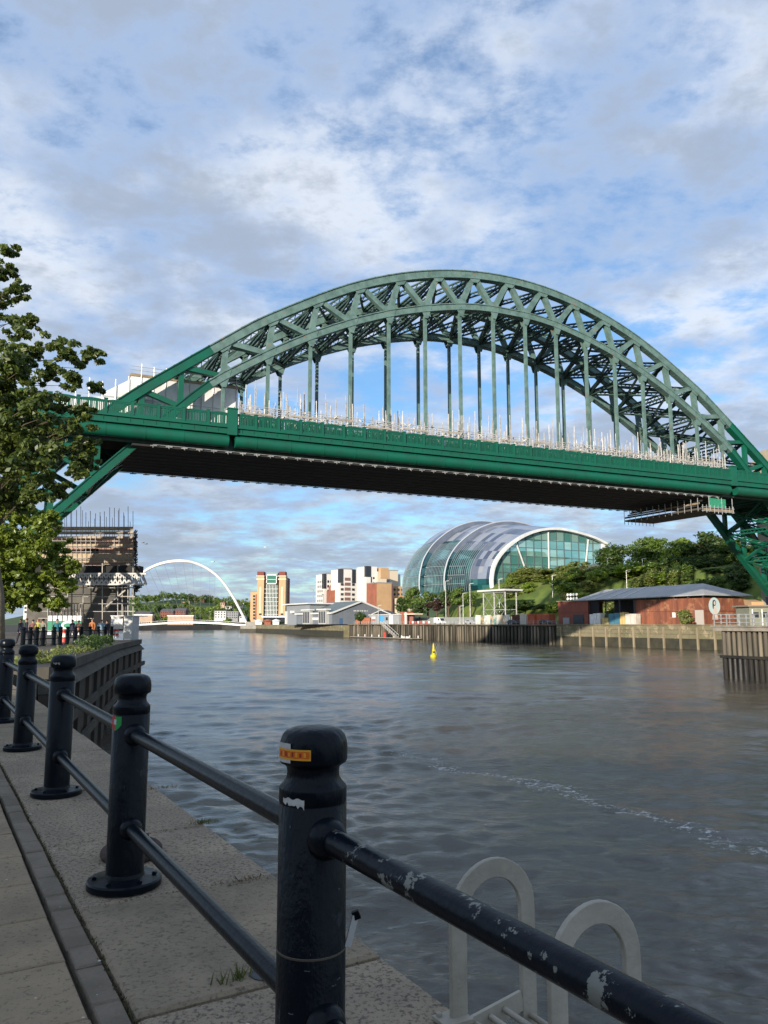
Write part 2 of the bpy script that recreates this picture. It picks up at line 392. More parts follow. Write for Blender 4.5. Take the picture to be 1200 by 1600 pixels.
bm.to_mesh(emb.data); bm.free()
# quay downstream towards the flour mill
W = [S(255, 0.0, 5.4), PZ(440, 990.3, 0), PZ(408, 988, 0), PZ(378, 988, 0)]
e0 = S(200, 0, 0)
far_wall = [S(SLEN + 8, 0.01, 5.4), PZ(447, 990.5, 0), PZ(382, 987.5, 0)]
farland = [Vector((p.x, p.y, 5.0)) for p in far_wall] + [Vector((-60, 640, 5.0)), Vector((60, 760, 5.0)), Vector((3000, 2400, 5.0)), Vector((1200, 500, 5.0)), Vector((120, 360, 5.0))]
fv = farland + [Vector((p.x, p.y, -2)) for p in farland]; n = len(farland)
algae = mat('river wall stone', (0.20, 0.175, 0.11), 0.9, 0, (0.12, 0.115, 0.06), 0.25, bump=0.6, bsc=1.2, c3=(0.30, 0.25, 0.16), c3s=0.5, c3lo=.52, c3hi=.62, coords='World')
tide = mat('wet tidal stone', (0.032, 0.032, 0.024), 0.6, 0, (0.055, 0.05, 0.03), 0.5, bump=0.5, bsc=2, coords='World')
o = MB().add(fv, [tuple(range(n))] + [(i, n + i, n + (i + 1) % n, (i + 1) % n) for i in range(n)]).build('downstream_quay', [tarmac, algae], fix=True)
o.data.polygons.foreach_set('material_index', [0] + [1] * n); tag(o, kind='structure')
# wet band on the far wall
m = MB()
for i in range(2):
    p, q = farland[i], farland[i + 1]; dd = (q - p).normalized(); nv = Vector((-dd.y, dd.x, 0)) * 0.12
    if nv.x > 0: nv = -nv
    m.hexa([Vector((v.x, v.y, z)) for z in (-1, 2.6) for v in (p, q, q + nv, p + nv)])
t = thing('stone_river_wall', Vector((farland[1].x, farland[1].y, 0)), 'mossy stone river wall with dark tide band below the grey shed', 'wall')
m.build('tide_band', tide, t, fix=True)
def coursed(parent, p, q, z0, z1, rows, bl, m_, nv):   # visible stone blocks, slightly proud
    L_ = (q - p).length; d = (q - p) / L_
    for r in range(rows):
        x = -bl * 0.5 * (r % 2)
        za, zb = z0 + (z1 - z0) * r / rows, z0 + (z1 - z0) * (r + 1) / rows
        while x < L_:
            xa, xb = max(x, 0) + .03, min(x + bl, L_) - .03
            if xb - xa > .2:
                pr_ = nv * random.uniform(.05, .14)
                a1, b1 = p + d * xa, p + d * xb
                MB().hexa([Vector((v.x, v.y, zz_)) for zz_ in (za + .03, zb - .03) for v in (a1 + nv * .01, b1 + nv * .01, b1 + pr_, a1 + pr_)]).build('stone_block', m_, parent, fix=True)
            x += bl
dd = (farland[1] - farland[0]).normalized(); nv = Vector((dd.y, -dd.x, 0)); nv = -nv if nv.x > 0 else nv
coursed(t, farland[0], farland[1], 2.6, 5.0, 2, 4.0, algae, nv)

# --- wall below the rusty sheds: stone, weedy top, pale timber fenders
sA, sB = -60.0, s_at(872, 0, 985)
t = thing('stone_river_wall', S((sA + sB) / 2, 0, 0), 'stone river wall with pale timber fenders and weeds below the rusty sheds', 'wall')
MB().hexa([S(s_, a_, z) for z in (-2, 5.3) for s_, a_ in ((sA, 0), (sB, 0), (sB, -.5), (sA, -.5))]).build('wall_core', tide, t, fix=True)
MB().hexa([S(s_, a_, z) for z in (5.3, 5.55) for s_, a_ in ((sA, .6), (sB, .6), (sB, -.75), (sA, -.75))]).build('coping', algae, t, fix=True)
coursed(t, S(sA + 30, -.5, 0), S(sB, -.5, 0), 2.3, 5.28, 3, 3.2, algae, -SN)
timber = mat('pale weathered timber', (0.30, 0.25, 0.17), 0.85, 0, (0.19, 0.155, 0.10), 0.8, stretch=(1, 1, .2), bump=0.4, bsc=8)
xs = [877, 906, 927, 947, 968, 990, 1013, 1037, 1063, 1090, 1117]
for x in xs:
    s_ = s_at(x, -.8, 990)
    MB().hexa([S(q, a_, z) for z in (-.5, 4.9) for q, a_ in ((s_ - .22, -.62), (s_ + .22, -.62), (s_ + .22, -1.0), (s_ - .22, -1.0))]).build('fender_post', timber, t, fix=True)
# --- timber pile wall
pile_m = mat('grey timber pile', (0.23, 0.195, 0.145), 0.9, 0, (0.075, 0.066, 0.05), 0.35, stretch=(1, 1, .25), lo=.3, hi=.7, bump=0.6, bsc=5, coords='World')
pile_b = mat('dark timber pile', (0.10, 0.085, 0.062), 0.9, 0, (0.035, 0.032, 0.026), 0.35, stretch=(1, 1, .25), bump=0.6, bsc=5, coords='World')
sC = s_at(546, -.3, 985)
t = thing('timber_pile_wall', S((sB + sC) / 2, 0, 0), 'long river wall of weathered timber piles behind the yellow buoy', 'wall')
MB().hexa([S(s_, a_, z) for z in (-2, 5.2) for s_, a_ in ((sB + .02, 0.02), (sC, 0.02), (sC, -.35), (sB + .02, -.35))]).build('backing_board', tide, t, fix=True)
MB().hexa([S(s_, a_, z) for z in (5.2, 5.5) for s_, a_ in ((sB + .02, .6), (sC, .6), (sC, -1.15), (sB + .02, -1.15))]).build('capping_beam', pile_m, t, fix=True)
s_ = sB + 1
while s_ < sC:
    r = random.uniform(.26, .42); a_ = -.35 - r * .9; tp = random.uniform(4.7, 5.19)
    c0 = S(s_, a_, 0)
    MB().tube([(c0.x, c0.y, -1.5), (c0.x + random.uniform(-.12, .12), c0.y, tp)], [r * 1.05, r * .95], 9).build('pile', pile_m if random.random() < .62 else pile_b, t, smooth=True)
    s_ += random.choice((1.25, 1.45, 1.9))
# ================================================================== ARCH BRIDGE
BTH, BX, BY = 0.4346, 19.785, 119.206
BD = Vector((math.cos(BTH), math.sin(BTH), 0)); BN = Vector((-math.sin(BTH), math.cos(BTH), 0))
def B(t, n, z): v = Vector((BX, BY, 0)) + BD * t + BN * n; return Vector((v.x, v.y, z + EYE))    # z counted from the eye
LOW = [(0, 48.7), (9.03, 48.05), (21.06, 44.9), (33.1, 39.6), (45.1, 32.2), (50.1, 27.9), (55.4, 22.6), (60.3, 17.6), (64.3, 13.4), (70.5, 7.4), (77.5, 0.6)]
UPP = [(0, 54.0), (12.86, 52.6), (25.72, 48.4), (38.58, 41.4), (45.0, 36.9), (51.0, 32.4), (57.0, 27.7), (64.8, 20.6), (70.0, 14.6), (77.5, 4.0)]
def curve(tab):
    p = smooth_poly([(-tab[1][0], tab[1][1], 0)] + [(a, b2, 0) for a, b2 in tab], 12)
    ts = np.array([q.x for q in p]); zs = np.array([q.y for q in p])
    return lambda t: float(np.interp(abs(t), ts, zs))
zlow, zupp = curve(LOW), curve(UPP)
faded = mat('faded green bridge paint', (0.130, 0.215, 0.193), 0.6, 0, (0.080, 0.142, 0.126), 0.9, c3=(0.25, 0.14, 0.085), c3s=1.1, c3lo=.615, c3hi=.68, coords='World', bump=.1, bsc=2)
fresh = mat('fresh green bridge paint', (0.004, 0.108, 0.064), 0.42, 0, (0.008, 0.086, 0.053), 0.5, coords='World')
bracing = mat('shade-darkened bracing green', (0.045, 0.088, 0.075), 0.6, 0, (0.03, 0.06, 0.05), 0.6, c3=(0.20, 0.12, 0.075), c3s=0.5, c3lo=.66, c3hi=.73, coords='World')  # rib green darkened to stand for the shade between the ribs, plus rust
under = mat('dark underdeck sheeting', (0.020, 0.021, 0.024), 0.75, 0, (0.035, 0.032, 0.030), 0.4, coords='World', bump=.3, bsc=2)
bridge = thing('arch_bridge', B(0, 7, -EYE), 'great green steel arch bridge spanning the river with hangers and deck', 'bridge')
FZ = 47.0                                  # beyond this the steel is freshly painted
lowT = [(k - 7.5) * 6.018 for k in range(16)]
uppT = [(j - 7) * 6.43 for j in range(15)]
ext = [50.6, 55.4, 60.3, 65.2, 70.5, 77.5]
def chord(zf, ts, w_, h_, name, n0, m_):
    bm_ = MB(); rings = []
    for i, t_ in enumerate(ts):
        e = 0.2; tl = Vector((1, 0, (zf(t_ + e) - zf(t_ - e)) / (2 * e))).normalized(); up = Vector((-tl.z, 0, tl.x))
        hh = h_ / 2
        rings.append([(t_ + up.x * v, u, zf(t_) + up.z * v) for u, v in ((-w_ / 2 - .14, hh), (-w_ / 2 - .14, hh - .14), (-w_ / 2, hh - .14), (-w_ / 2, -hh + .12), (-w_ / 2 - .14, -hh + .12), (-w_ / 2 - .14, -hh),
                      (w_ / 2 + .14, -hh), (w_ / 2 + .14, -hh + .12), (w_ / 2, -hh + .12), (w_ / 2, hh - .14), (w_ / 2 + .14, hh - .14), (w_ / 2 + .14, hh))])
    k = 12
    vs_ = [B(a, n0 + b2, c) for r in rings for a, b2, c in r]
    fs_ = [(i * k + j, i * k + (j + 1) % k, (i + 1) * k + (j + 1) % k, (i + 1) * k + j) for i in range(len(ts) - 1) for j in range(k)]
    fs_ += [tuple(range(k)), tuple((len(ts) - 1) * k + j for j in range(k))]
    return bm_.add(vs_, fs_).build(name, m_, bridge, fix=True)
def member(name, p, q, w_, h_, m_, parent=bridge):
    return MB().beam(p, q, w_, h_, up=BN).build(name, m_, parent, fix=True)
def laced(name, p, q, dep, m_, up=(0, 0, 1), th=.20):
    # two angle bars with zig-zag lacing between them
    p, q = Vector(p), Vector(q); d = (q - p).normalized(); u = Vector(up); r = d.cross(u)
    if r.length < 1e-3: r = d.cross(BD)
    r.normalize(); u = r.cross(d).normalized() * dep / 2
    m2 = MB(); m2.beam(p + u, q + u, th * 1.6, th, up=u); m2.beam(p - u, q - u, th * 1.6, th, up=u)
    k = max(2, int((q - p).length / (dep * 1.3)))
    for i in range(k):
        a_, b_ = p.lerp(q, i / k), p.lerp(q, (i + 1) / k)
        m2.beam(a_ + (u if i % 2 else -u), b_ + (-u if i % 2 else u), .10, .10)
    return m2.build(name, m_, bridge)
for n0 in (0.0, 13.9):
    for zf, nm, nodes, hh in ((zlow, 'lower_chord', lowT, 1.05), (zupp, 'upper_chord', uppT, 1.25)):
        mid = [t_ for t_ in np.linspace(-FZ, FZ, 49)]
        chord(zf, mid, .95, hh, nm, n0, faded)
        for sg in (-1, 1):
            pass
            chord(zf, sorted([sg * v for v in np.linspace(FZ + .01, 77.5, 17)]), .95, hh, nm, n0, fresh)
    for zf, hh in ((zlow, 1.05), (zupp, 1.25)):
        for t_ in np.arange(-75, 75, 2.15): chord(zf, [t_, t_ + .16], 1.0, hh + .05, 'cover_strap', n0, fresh if abs(t_) > FZ else faded)
    # web: steep struts and sloping diagonals
    for j, tu in enumerate(uppT):
        U = B(tu, n0, zupp(tu))
        for k in (j, j + 1):
            tl = lowT[k]
            if abs(tl - tu) < .3: tl = tl
            V = B(tl, n0, zlow(tl)); d = (V - U).normalized()
            steep = (k == j) if tu < 0 else (k == j + 1)
            member('strut' if steep else 'diagonal', U + d * .35, V - d * .35, .72, .80 if steep else .78, faded)
        # riveted joint plates, proud of the chords
        for sd in (-1, 1):
            nn_ = n0 + sd * .50
            z0 = zupp(tu); e = .2; g = (zupp(tu + e) - zupp(tu - e)) / (2 * e)
            pl = [(tu - 1.1, z0 - 1.1 * g - .45), (tu - .5, z0 - .5 * g - 1.25), (tu + .5, z0 + .5 * g - 1.25), (tu + 1.1, z0 + 1.1 * g - .45), (tu + .9, z0 + .9 * g - .1), (tu - .9, z0 - .9 * g - .1)]
            m2 = MB().add([B(a_, nn_ + o_, b_) for o_ in (-.02, .02) for a_, b_ in pl], [(0, 1, 2, 3, 4, 5), (6, 7, 8, 9, 10, 11)] + [(i, (i + 1) % 6, 6 + (i + 1) % 6, 6 + i) for i in range(6)])
            m2.build('gusset_plate', faded, bridge, fix=True)
    for k, tl in enumerate(lowT):
        for sd in (-1, 1):
            nn_ = n0 + sd * .50
            z0 = zlow(tl); e = .2; g = (zlow(tl + e) - zlow(tl - e)) / (2 * e)
            pl = [(tl - .3, z0 - 1.55), (tl + .3, z0 - 1.55), (tl + .75, z0 + .75 * g - .4), (tl + 1.0, z0 + 1.0 * g + .35), (tl + .45, z0 + .45 * g + 1.15), (tl - .45, z0 - .45 * g + 1.15), (tl - 1.0, z0 - 1.0 * g + .35), (tl - .75, z0 - .75 * g - .4)]
            m2 = MB().add([B(a_, nn_ + o_, b_) for o_ in (-.02, .02) for a_, b_ in pl], [tuple(range(8)), tuple(range(8, 16))] + [(i, (i + 1) % 8, 8 + (i + 1) % 8, 8 + i) for i in range(8)])
            m2.build('gusset_plate', faded, bridge, fix=True)
        zt = zlow(tl) - .5
        if zt > 26:
            member('hanger', B(tl, n0, zt), B(tl, n0, 24.7), .40, .50, faded)
    # web of the legs below and beside the deck
    for sg in (-1, 1):
        pts = [45.135] + ext[:-1]
        for i in range(len(pts) - 1):
            a_, b_ = sg * pts[i], sg * pts[i + 1]
            member('diagonal', B(a_, n0, zlow(a_)), B(b_, n0, zupp(b_)), .62, .66, fresh)
            member('strut', B(b_, n0, zupp(b_)), B(b_, n0, zlow(b_)), .66, .7, fresh)
# bracing between the ribs
for nodes, zf, off in ((uppT, zupp, -.2), (lowT, zlow, .1)):
    full = [-v for v in reversed(ext[:-1])] + list(nodes) + ext[:-1]
    for i, t_ in enumerate(full):
        z0 = zf(t_) + off
        laced('cross_strut', B(t_, .5, z0), B(t_, 13.4, z0), .65, bracing if abs(t_) < 52 else fresh, th=.24)
        if i + 1 < len(full):
            t2 = full[i + 1]; z2 = zf(t2) + off; up = (BN.cross((B(t2, 0, z2) - B(t_, 0, z0)).normalized()))
            mm = bracing if abs(t_) < 52 else fresh
            laced('lateral_brace', B(t_, .5, z0), B(t2, 13.4, z2), .60, mm, up=up)
            laced('lateral_brace', B(t_, 13.4, z0), B(t2, .5, z2), .60, mm, up=up)
for j, tu in enumerate(uppT):
    tl = lowT[j] if tu < 0 else lowT[j + 1]
    laced('sway_brace', B(tu, .5, zupp(tu) - .6), B(tl, 13.4, zlow(tl) + .6), .60, bracing, up=BD)
    laced('sway_brace', B(tu, 13.4, zupp(tu) - .6), B(tl, .5, zlow(tl) + .6), .60, bracing, up=BD)
for sg in (-1, 1):
    for a_ in ext[1:-1]:
        laced('sway_brace', B(sg * a_, .5, zupp(sg * a_) - .5), B(sg * a_, 13.4, zlow(sg * a_) + .5), .6, fresh, up=BD)
        laced('sway_brace', B(sg * a_, 13.4, zupp(sg * a_) - .5), B(sg * a_, .5, zlow(sg * a_) + .5), .6, fresh, up=BD)
# deck, fascia, pipe, parapets
TA, TB = -118.0, 112.0
def runbox(name, n0, n1, z0, z1, m_, ta=TA, tb=TB, parent=bridge):
    return MB().hexa([B(t_, n_, z) for z in (z0, z1) for t_, n_ in ((ta, n0), (tb, n0), (tb, n1), (ta, n1))]).build(name, m_, parent, fix=True)
asph = mat('deck asphalt', (0.06, 0.06, 0.06), .9)
runbox('deck_slab', -3.0, 16.9, 23.9, 24.55, asph)
runbox('cornice', -3.50, -3.02, 24.52, 24.74, fresh); runbox('fascia', -3.24, -3.02, 23.95, 24.50, fresh); runbox('fascia_lip', -3.42, -3.02, 23.74, 23.93, fresh)
runbox('cornice', 16.92, 17.4, 24.50, 24.72, fresh); runbox('fascia', 16.92, 17.2, 23.3, 24.48, fresh)
SEAM = (-44.6, 43.6)
for ta, tb in ((TA, SEAM[0] - .35), (SEAM[0] + .5, SEAM[1] - .8), (SEAM[1] + .8, TB)):
    MB().tube([B(ta, -2.7, 22.92), B(tb, -2.7, 22.92)], .80, 28).build('service_pipe', fresh, bridge, smooth=False)
for o in [c for c in bridge.children if c.name.startswith('service_pipe')]: autosmooth(o)
for t_ in np.arange(TA + 3, TB, 4.6):
    if min(abs(t_ - q) for q in SEAM) > 1.6: MB().tube([B(t_ - .07, -2.7, 22.92), B(t_ + .07, -2.7, 22.92)], .835, 24).build('pipe_collar', fresh, bridge)
for t_ in np.arange(TA + 3, TB, 1.525): MB().hexa([B(t_ + a_, n_, z) for z in (23.96, 24.49) for a_, n_ in ((-.05, -3.30), (.05, -3.30), (.05, -3.242), (-.05, -3.242))]).build('fascia_stiffener', fresh, bridge, fix=True)
runbox('edge_girder', -1.7, -1.2, 21.9, 23.88, bracing)
runbox('edge_girder', 15.2, 15.7, 21.9, 23.88, bracing)
for t_ in np.arange(TA + 2, TB, 6.018):
    MB().hexa([B(q, n_, z) for z in (22.2, 23.88) for q, n_ in ((t_ - .2, -1.1), (t_ + .2, -1.1), (t_ + .2, 15.1), (t_ - .2, 15.1))]).build('floor_beam', bracing, bridge, fix=True)
# sheeted working platform hung below the deck
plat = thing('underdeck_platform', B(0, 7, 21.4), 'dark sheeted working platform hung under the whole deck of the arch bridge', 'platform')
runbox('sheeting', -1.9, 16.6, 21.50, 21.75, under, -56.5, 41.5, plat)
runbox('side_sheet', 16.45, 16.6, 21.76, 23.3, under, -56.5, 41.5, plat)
cl = MB()
for t_ in np.arange(-54, 41, 1.86):
    cl.beam(B(t_ + random.uniform(-.1, .1), -2.25, 21.35), B(t_, -1.85, 21.85), .10, .10); cl.beam(B(t_ - .35, -2.0, 21.62), B(t_ + .45, -2.0, 21.66), .09, .12)
    cl.beam(B(t_, 16.75, 21.3), B(t_, 16.75, 21.62), .14, .14)
    cl.beam(B(t_ - .4, 16.7, 21.33), B(t_ + .5, 16.7, 21.38), .1, .1)
cl.beam(B(-54, -1.98, 21.78), B(41, -1.98, 21.78), .06, .06); cl.beam(B(-56, 16.72, 21.45), B(41, 16.72, 21.45), .07, .07)
o = cl.build('tube_clip', GREY_STEEL, plat); o['kind'] = 'stuff'
m2 = MB()
for n_ in np.arange(0.5, 16, 2.1): m2.beam(B(-56, n_, 21.47), B(41, n_, 21.47), .09, .10)
o = m2.build('ledger_tube', mat('dull tube', (.06, .06, .06), .6), plat); o['kind'] = 'stuff'
# access cage under the deck near the south end
cage = thing('hanging_scaffold_cage', B(41, 3, 18.6), 'boarded scaffold cage hanging under the south end of the deck', 'scaffold')
bare = mat('scaffold boards', (0.33, 0.25, 0.16), .85, 0, (0.22, 0.16, 0.10), .8, stretch=(1, 1, 3))
runbox('net_panel', -2.3, -2.2, 19.7, 21.3, mat('green debris net', (0.02, .22, .12), .8, 0, (.05, .30, .18), 3), 38.5, 42.5, cage)
runbox('floor', -2.4, 16.2, 19.2, 19.5, mat('plywood deck', (.10, .085, .07), .8, 0, (.06, .055, .05), .5), 36.5, 43.6, cage)
runbox('front_board', -2.62, -2.45, 19.05, 19.45, bare, 37, 43.8, cage)
for i, z in enumerate((19.75, 20.25, 20.75)): runbox('side_board', -1.6, 16, z, z + .3, bare if i % 2 else under, 36.3 + i * .7, 36.4 + i * .7, cage)
cl = MB()
for t_ in np.arange(36.5, 44, .9):
    cl.beam(B(t_, -2.75, 18.5 + random.uniform(0, .5)), B(t_, -2.75, 20.0), .08, .08)
    cl.beam(B(t_, 16.3, 18.7), B(t_, 16.3, 19.6), .09, .09)
for z in (18.95, 19.62): cl.beam(B(36.3, -2.72, z), B(44, -2.72, z), .08, .08)
for n_ in np.arange(-2, 16.5, 1.5): cl.beam(B(36.2, n_, 18.9), B(36.2, n_, 21.2), .08, .08)
for tq in (38.5, 41.5, 44): cl.beam(B(tq, -2.3, 18.9), B(tq, -2.3, 21.5), .10, .10)
o = cl.build('scaffold_tube', GREY_STEEL, cage); o['kind'] = 'stuff'
# parapet bays: one bay mesh shared
bay = MB(); Lb = 3.05
bay.box(-Lb / 2 + .19, Lb / 2 - .19, -.10, .10, 0, .30); bay.box(-Lb / 2 + .19, Lb / 2 - .19, -.09, .09, 1.38, 1.56)
for i in range(13): x = -Lb / 2 + .19 + (i + .5) * (Lb - .38) / 13; bay.box(x - .055, x + .055, -.05, .05, .30, 1.38)
for x in (-.45, .45): bay.box(x - .09, x + .09, -.075, .075, .30, 1.38)
for i in range(8):                                    # gently arched coping
    x0, x1 = -Lb / 2 + .19 + i * (Lb - .38) / 8, -Lb / 2 + .19 + (i + 1) * (Lb - .38) / 8
    h0, h1 = .14 * math.sin(math.pi * i / 8), .14 * math.sin(math.pi * (i + 1) / 8)
    bay.hexa([(x0, -.14, 1.561), (x1, -.14, 1.561), (x1, .14, 1.561), (x0, .14, 1.561), (x0, -.14, 1.62 + h0), (x1, -.14, 1.62 + h1), (x1, .14, 1.62 + h1), (x0, .14, 1.62 + h0)])
bme = bay.mesh('parapet_bay'); bme.materials.append(fresh)
pm = MB().box(-.18, .18, -.19, .19, 0, 1.75).box(-.22, .22, -.23, .23, 1.75, 1.87).mesh('parapet_post'); pm.materials.append(fresh)
for n_ in (-3.25, 17.15):
    t_ = SEAM[0] - Lb * 16 - Lb / 2
    while t_ < 80:
        skip = any(abs(t_ - q) < .1 for q in SEAM)
        for nm, me_, tt in (('parapet_bay', bme, t_), ('parapet_post', pm, t_ + Lb / 2)):
            o = bpy.data.objects.new(nm, me_); col.objects.link(o); o.parent = bridge
            o.location = B(tt, n_, 24.75) - bridge.location; o.rotation_euler = (0, 0, BTH)
        t_ += Lb
for q in SEAM:
    MB().hexa([B(q + a_, -3.25 + b_, z) for z in (23.6, 26.95) for a_, b_ in ((-.6, -.36), (.6, -.36), (.6, .24), (-.6, .24))]).build('parapet_pier', fresh, bridge, fix=True)
    MB().hexa([B(q + a_, -3.25 + b_, z) for z in (26.952, 27.1) for a_, b_ in ((-.7, -.46), (.7, -.46), (.7, .34), (-.7, .34))]).build('pier_cap', fresh, bridge, fix=True)
# the granite towers at both ends
granite = mat('tower granite', (0.36, 0.31, 0.235), .85, 0, (0.27, 0.23, 0.17), .25, bump=.3, bsc=1.5, coords='World')
for sg, lab in ((1, 'pale granite bridge tower at the far bank end behind the arch leg'), ):
    tw = thing('bridge_tower', B(sg * 85, 7, -1.3), lab, 'tower')
    q = lambda t0, t1, n0, n1, z0, z1: [B(sg * t_, n_, z) for z in (z0, z1) for t_, n_ in ((t0, n0), (t1, n0), (t1, n1), (t0, n1))]
    for n0, n1 in ((-7.5, -4.2), (18.2, 21.5)):
        MB().hexa(q(78.5, 92, n0, n1, -1.5, 34)).build('shaft', granite, tw, fix=True)
        MB().hexa(q(78, 92.5, n0 - .5, n1 + .5, 34.01, 35.4)).build('cornice', granite, tw, fix=True)
        MB().hexa(q(80, 90.5, n0 + .4, n1 - .4, 35.41, 38)).build('attic', granite, tw, fix=True)
        for zz_ in (3, 9, 15, 27):
            MB().hexa(q(78.38, 78.498, (n0 + n1) / 2 - .5, (n0 + n1) / 2 + .5, zz_, zz_ + 2.6)).build('window', GLASSDK, tw, fix=True)
    MB().hexa(q(78.6, 91.9, -4.19, 18.19, -1.5, 21.2)).build('abutment', granite, tw, fix=True)
    for n0 in (0, 13.9): MB().hexa(q(74, 80, n0 - 1.6, n0 + 1.6, -3 if sg > 0 else -1.45, 1.2)).build('skewback', granite, tw, fix=True)

# scaffolding standing on the deck along the near footway
scf = thing('deck_scaffolding', B(0, -2, 24.6), 'forest of bright scaffold tubes standing along the bridge deck', 'scaffolding')
pole = MB(); led = MB(); rnd = random.Random(3)
for row, n_ in enumerate((-2.75, -1.75, 1.4, 12.4, 15.6)):
    t_ = -43.2
    while t_ < 42.8:
        tp = 27.2 + rnd.random() ** 1.2 * 4.2
        if row >= 3: tp = 27.0 + rnd.random() ** 2 * 2.4
        pole.beam(B(t_, n_, 24.6), B(t_ + rnd.uniform(-.06, .06), n_ + rnd.uniform(-.05, .05), tp), .085, .085)
        if rnd.random() < .6: pole.beam(B(t_ + .1, n_ + .05, 25.4), B(t_ + .12, n_ + .05, tp - rnd.uniform(.4, 1.4)), .10, .10)
        t_ += rnd.choice((.62, .62, 1.05))
    for z in (26.75, 27.3, 27.85): led.beam(B(-43.5, n_, z), B(43, n_, z + rnd.uniform(-.05, .05)), .08, .08)
    for t_ in np.arange(-43, 42, 3.7):
        if rnd.random() < .7: led.beam(B(t_, n_ + .05, 25.0), B(t_ + 2.4, n_ + .05, 27.4), .07, .07)
for t_ in np.arange(-43, 43, 2.0):
    led.beam(B(t_, -2.9, 26.8), B(t_, 1.6, 26.8), .07, .07); led.beam(B(t_, -2.9, 27.4 + rnd.uniform(-.2, .3)), B(t_, -1.2, 27.4), .07, .07)
for k in range(340):
    t_ = rnd.uniform(-43, 42); n_ = rnd.choice((-2.8, -1.7, 1.4)); z = rnd.uniform(26.4, 27.9); led.beam(B(t_, n_, z), B(t_ + rnd.uniform(-.5, .5), n_ + rnd.uniform(-.5, .5), z + rnd.uniform(.1, .5)), .11, .11)
BRIGHT = mat('bright galvanised tube', (0.54, 0.52, 0.49), 0.55, 0.1, (0.32, 0.30, 0.27), 1.5, coords='World')
o = pole.build('standard_tube', BRIGHT, scf); o['kind'] = 'stuff'
o = led.build('ledger_tube', BRIGHT, scf); o['kind'] = 'stuff'
gnet = mat('pale green netting', (0.06, .30, .19), .85, 0, (.22, .36, .28), 1.2, coords='World')
for i in range(14):
    t0 = -43 + i * 6.1
    MB().hexa([B(t_, n_, z) for z in (25.3, 26.6 - (i % 3) * .12) for t_, n_ in ((t0, -1.3), (t0 + 5.9, -1.3), (t0 + 5.9, -1.22), (t0, -1.22))]).build('debris_net', gnet, scf, fix=True)
for i in range(15):
    t0 = -42.5 + i * 5.6 + rnd.uniform(-.6, .6); z = 26.75 + (i % 3) * .3
    MB().hexa([B(t_, n_, zz_) for zz_ in (z, z + .22) for t_, n_ in ((t0, -2.86), (t0 + 3.9, -2.86), (t0 + 3.9, -2.81), (t0, -2.81))]).build('toe_board', mat('grey scaffold board', (.40, .36, .30), .85, 0, (.30, .26, .21), 1, coords='World'), scf, fix=True)
wrap = mat('white sheeting', (0.80, 0.79, 0.77), .6, 0, (0.68, 0.67, 0.65), .5, bump=.25, bsc=1.2, coords='World')
for i in range(5):
    t0 = 22.5 + i * 4.1
    MB().hexa([B(t_, n_, z) for z in (25.2, 27.9 - (i % 2) * .25) for t_, n_ in ((t0, -1.0), (t0 + 4.0, -1.0), (t0 + 4.0, -.9), (t0, -.9))]).build('sheet_panel', wrap, scf, fix=True)
# white wrapped enclosure round the north end of the arch
TS = 5.0
tent = thing('white_wrapped_enclosure', B(-54 + TS, 6, 24.6), 'white sheeted scaffold enclosure standing behind the left end of the arch', 'enclosure')
def tb(name, t0, t1, n0, n1, z0, z1, m_=wrap, z2=None):
    z2 = z1 if z2 is None else z2
    t0, t1 = t0 + TS, t1 + TS
    return MB().hexa([B(t0, n0, z0), B(t1, n0, z0), B(t1, n1, z0), B(t0, n1, z0), B(t0, n0, z1), B(t1, n0, z2), B(t1, n1, z2), B(t0, n1, z1)]).build(name, m_, tent, fix=True)
tb('sheeted_wall', -61.5, -47.6, 2.2, 12.0, 24.6, 31.4)
tb('sheeted_step', -64.5, -61.51, 2.3, 11.8, 24.6, 29.0, z2=31.0)
tb('sheeted_step', -70, -64.51, 2.4, 11.6, 24.6, 27.4, z2=28.4)
tb('roof_board', -61.6, -47.5, 2.1, 12.1, 31.41, 31.75, bare)
rl = MB()
for t_ in np.arange(-68, -47, 1.55):
    zt = 32.9 if t_ > -61.5 else 30.0 + (t_ + 68) * .2
    rl.beam(B(t_ + TS, 2.12, 24.8), B(t_ + TS, 2.12, zt + random.uniform(-.5, .3)), .07, .07)
for z in (32.2, 32.7): rl.beam(B(-61.6 + TS, 2.08, z), B(-47.4 + TS, 2.08, z), .06, .06)
for z in (26.4, 28.4): rl.beam(B(-69 + TS, 2.1, z), B(-47.4 + TS, 2.1, z), .05, .05)
o = rl.build('guard_rail', GREY_STEEL, tent); o['kind'] = 'stuff'
# ================================================================== NEAR RAILING
navy = mat('scuffed black bollard paint', (0.003, 0.0055, 0.009), 0.28, 0, (0.005, 0.008, 0.012), 2.2, c3=(0.10, 0.11, 0.12), c3s=7, c3lo=.68, c3hi=.80, bump=0.12, bsc=14, spec=.16)
navyb = mat('worn black bollard paint', (0.003, 0.0055, 0.009), 0.28, 0, (0.005, 0.008, 0.012), 3.0, c3=(0.075, 0.085, 0.095), c3s=9.0, c3lo=.64, c3hi=.78, bump=0.22, bsc=22, spec=.16, stretch=(1, 1, .5))
railm = mat('black rail paint', (0.003, 0.0055, 0.009), 0.28, 0, (0.006, 0.009, 0.014), 2.0, bump=0.08, bsc=20, spec=.16, coords='World')
chipm = mat('chipped black rail paint', (0.003, 0.0055, 0.010), 0.28, 0, (0.006, 0.009, 0.015), 3.0, c3=(0.20, 0.20, 0.17), c3s=10, c3lo=.572, c3hi=.580, bump=0.10, bsc=20, spec=.16, coords='World')
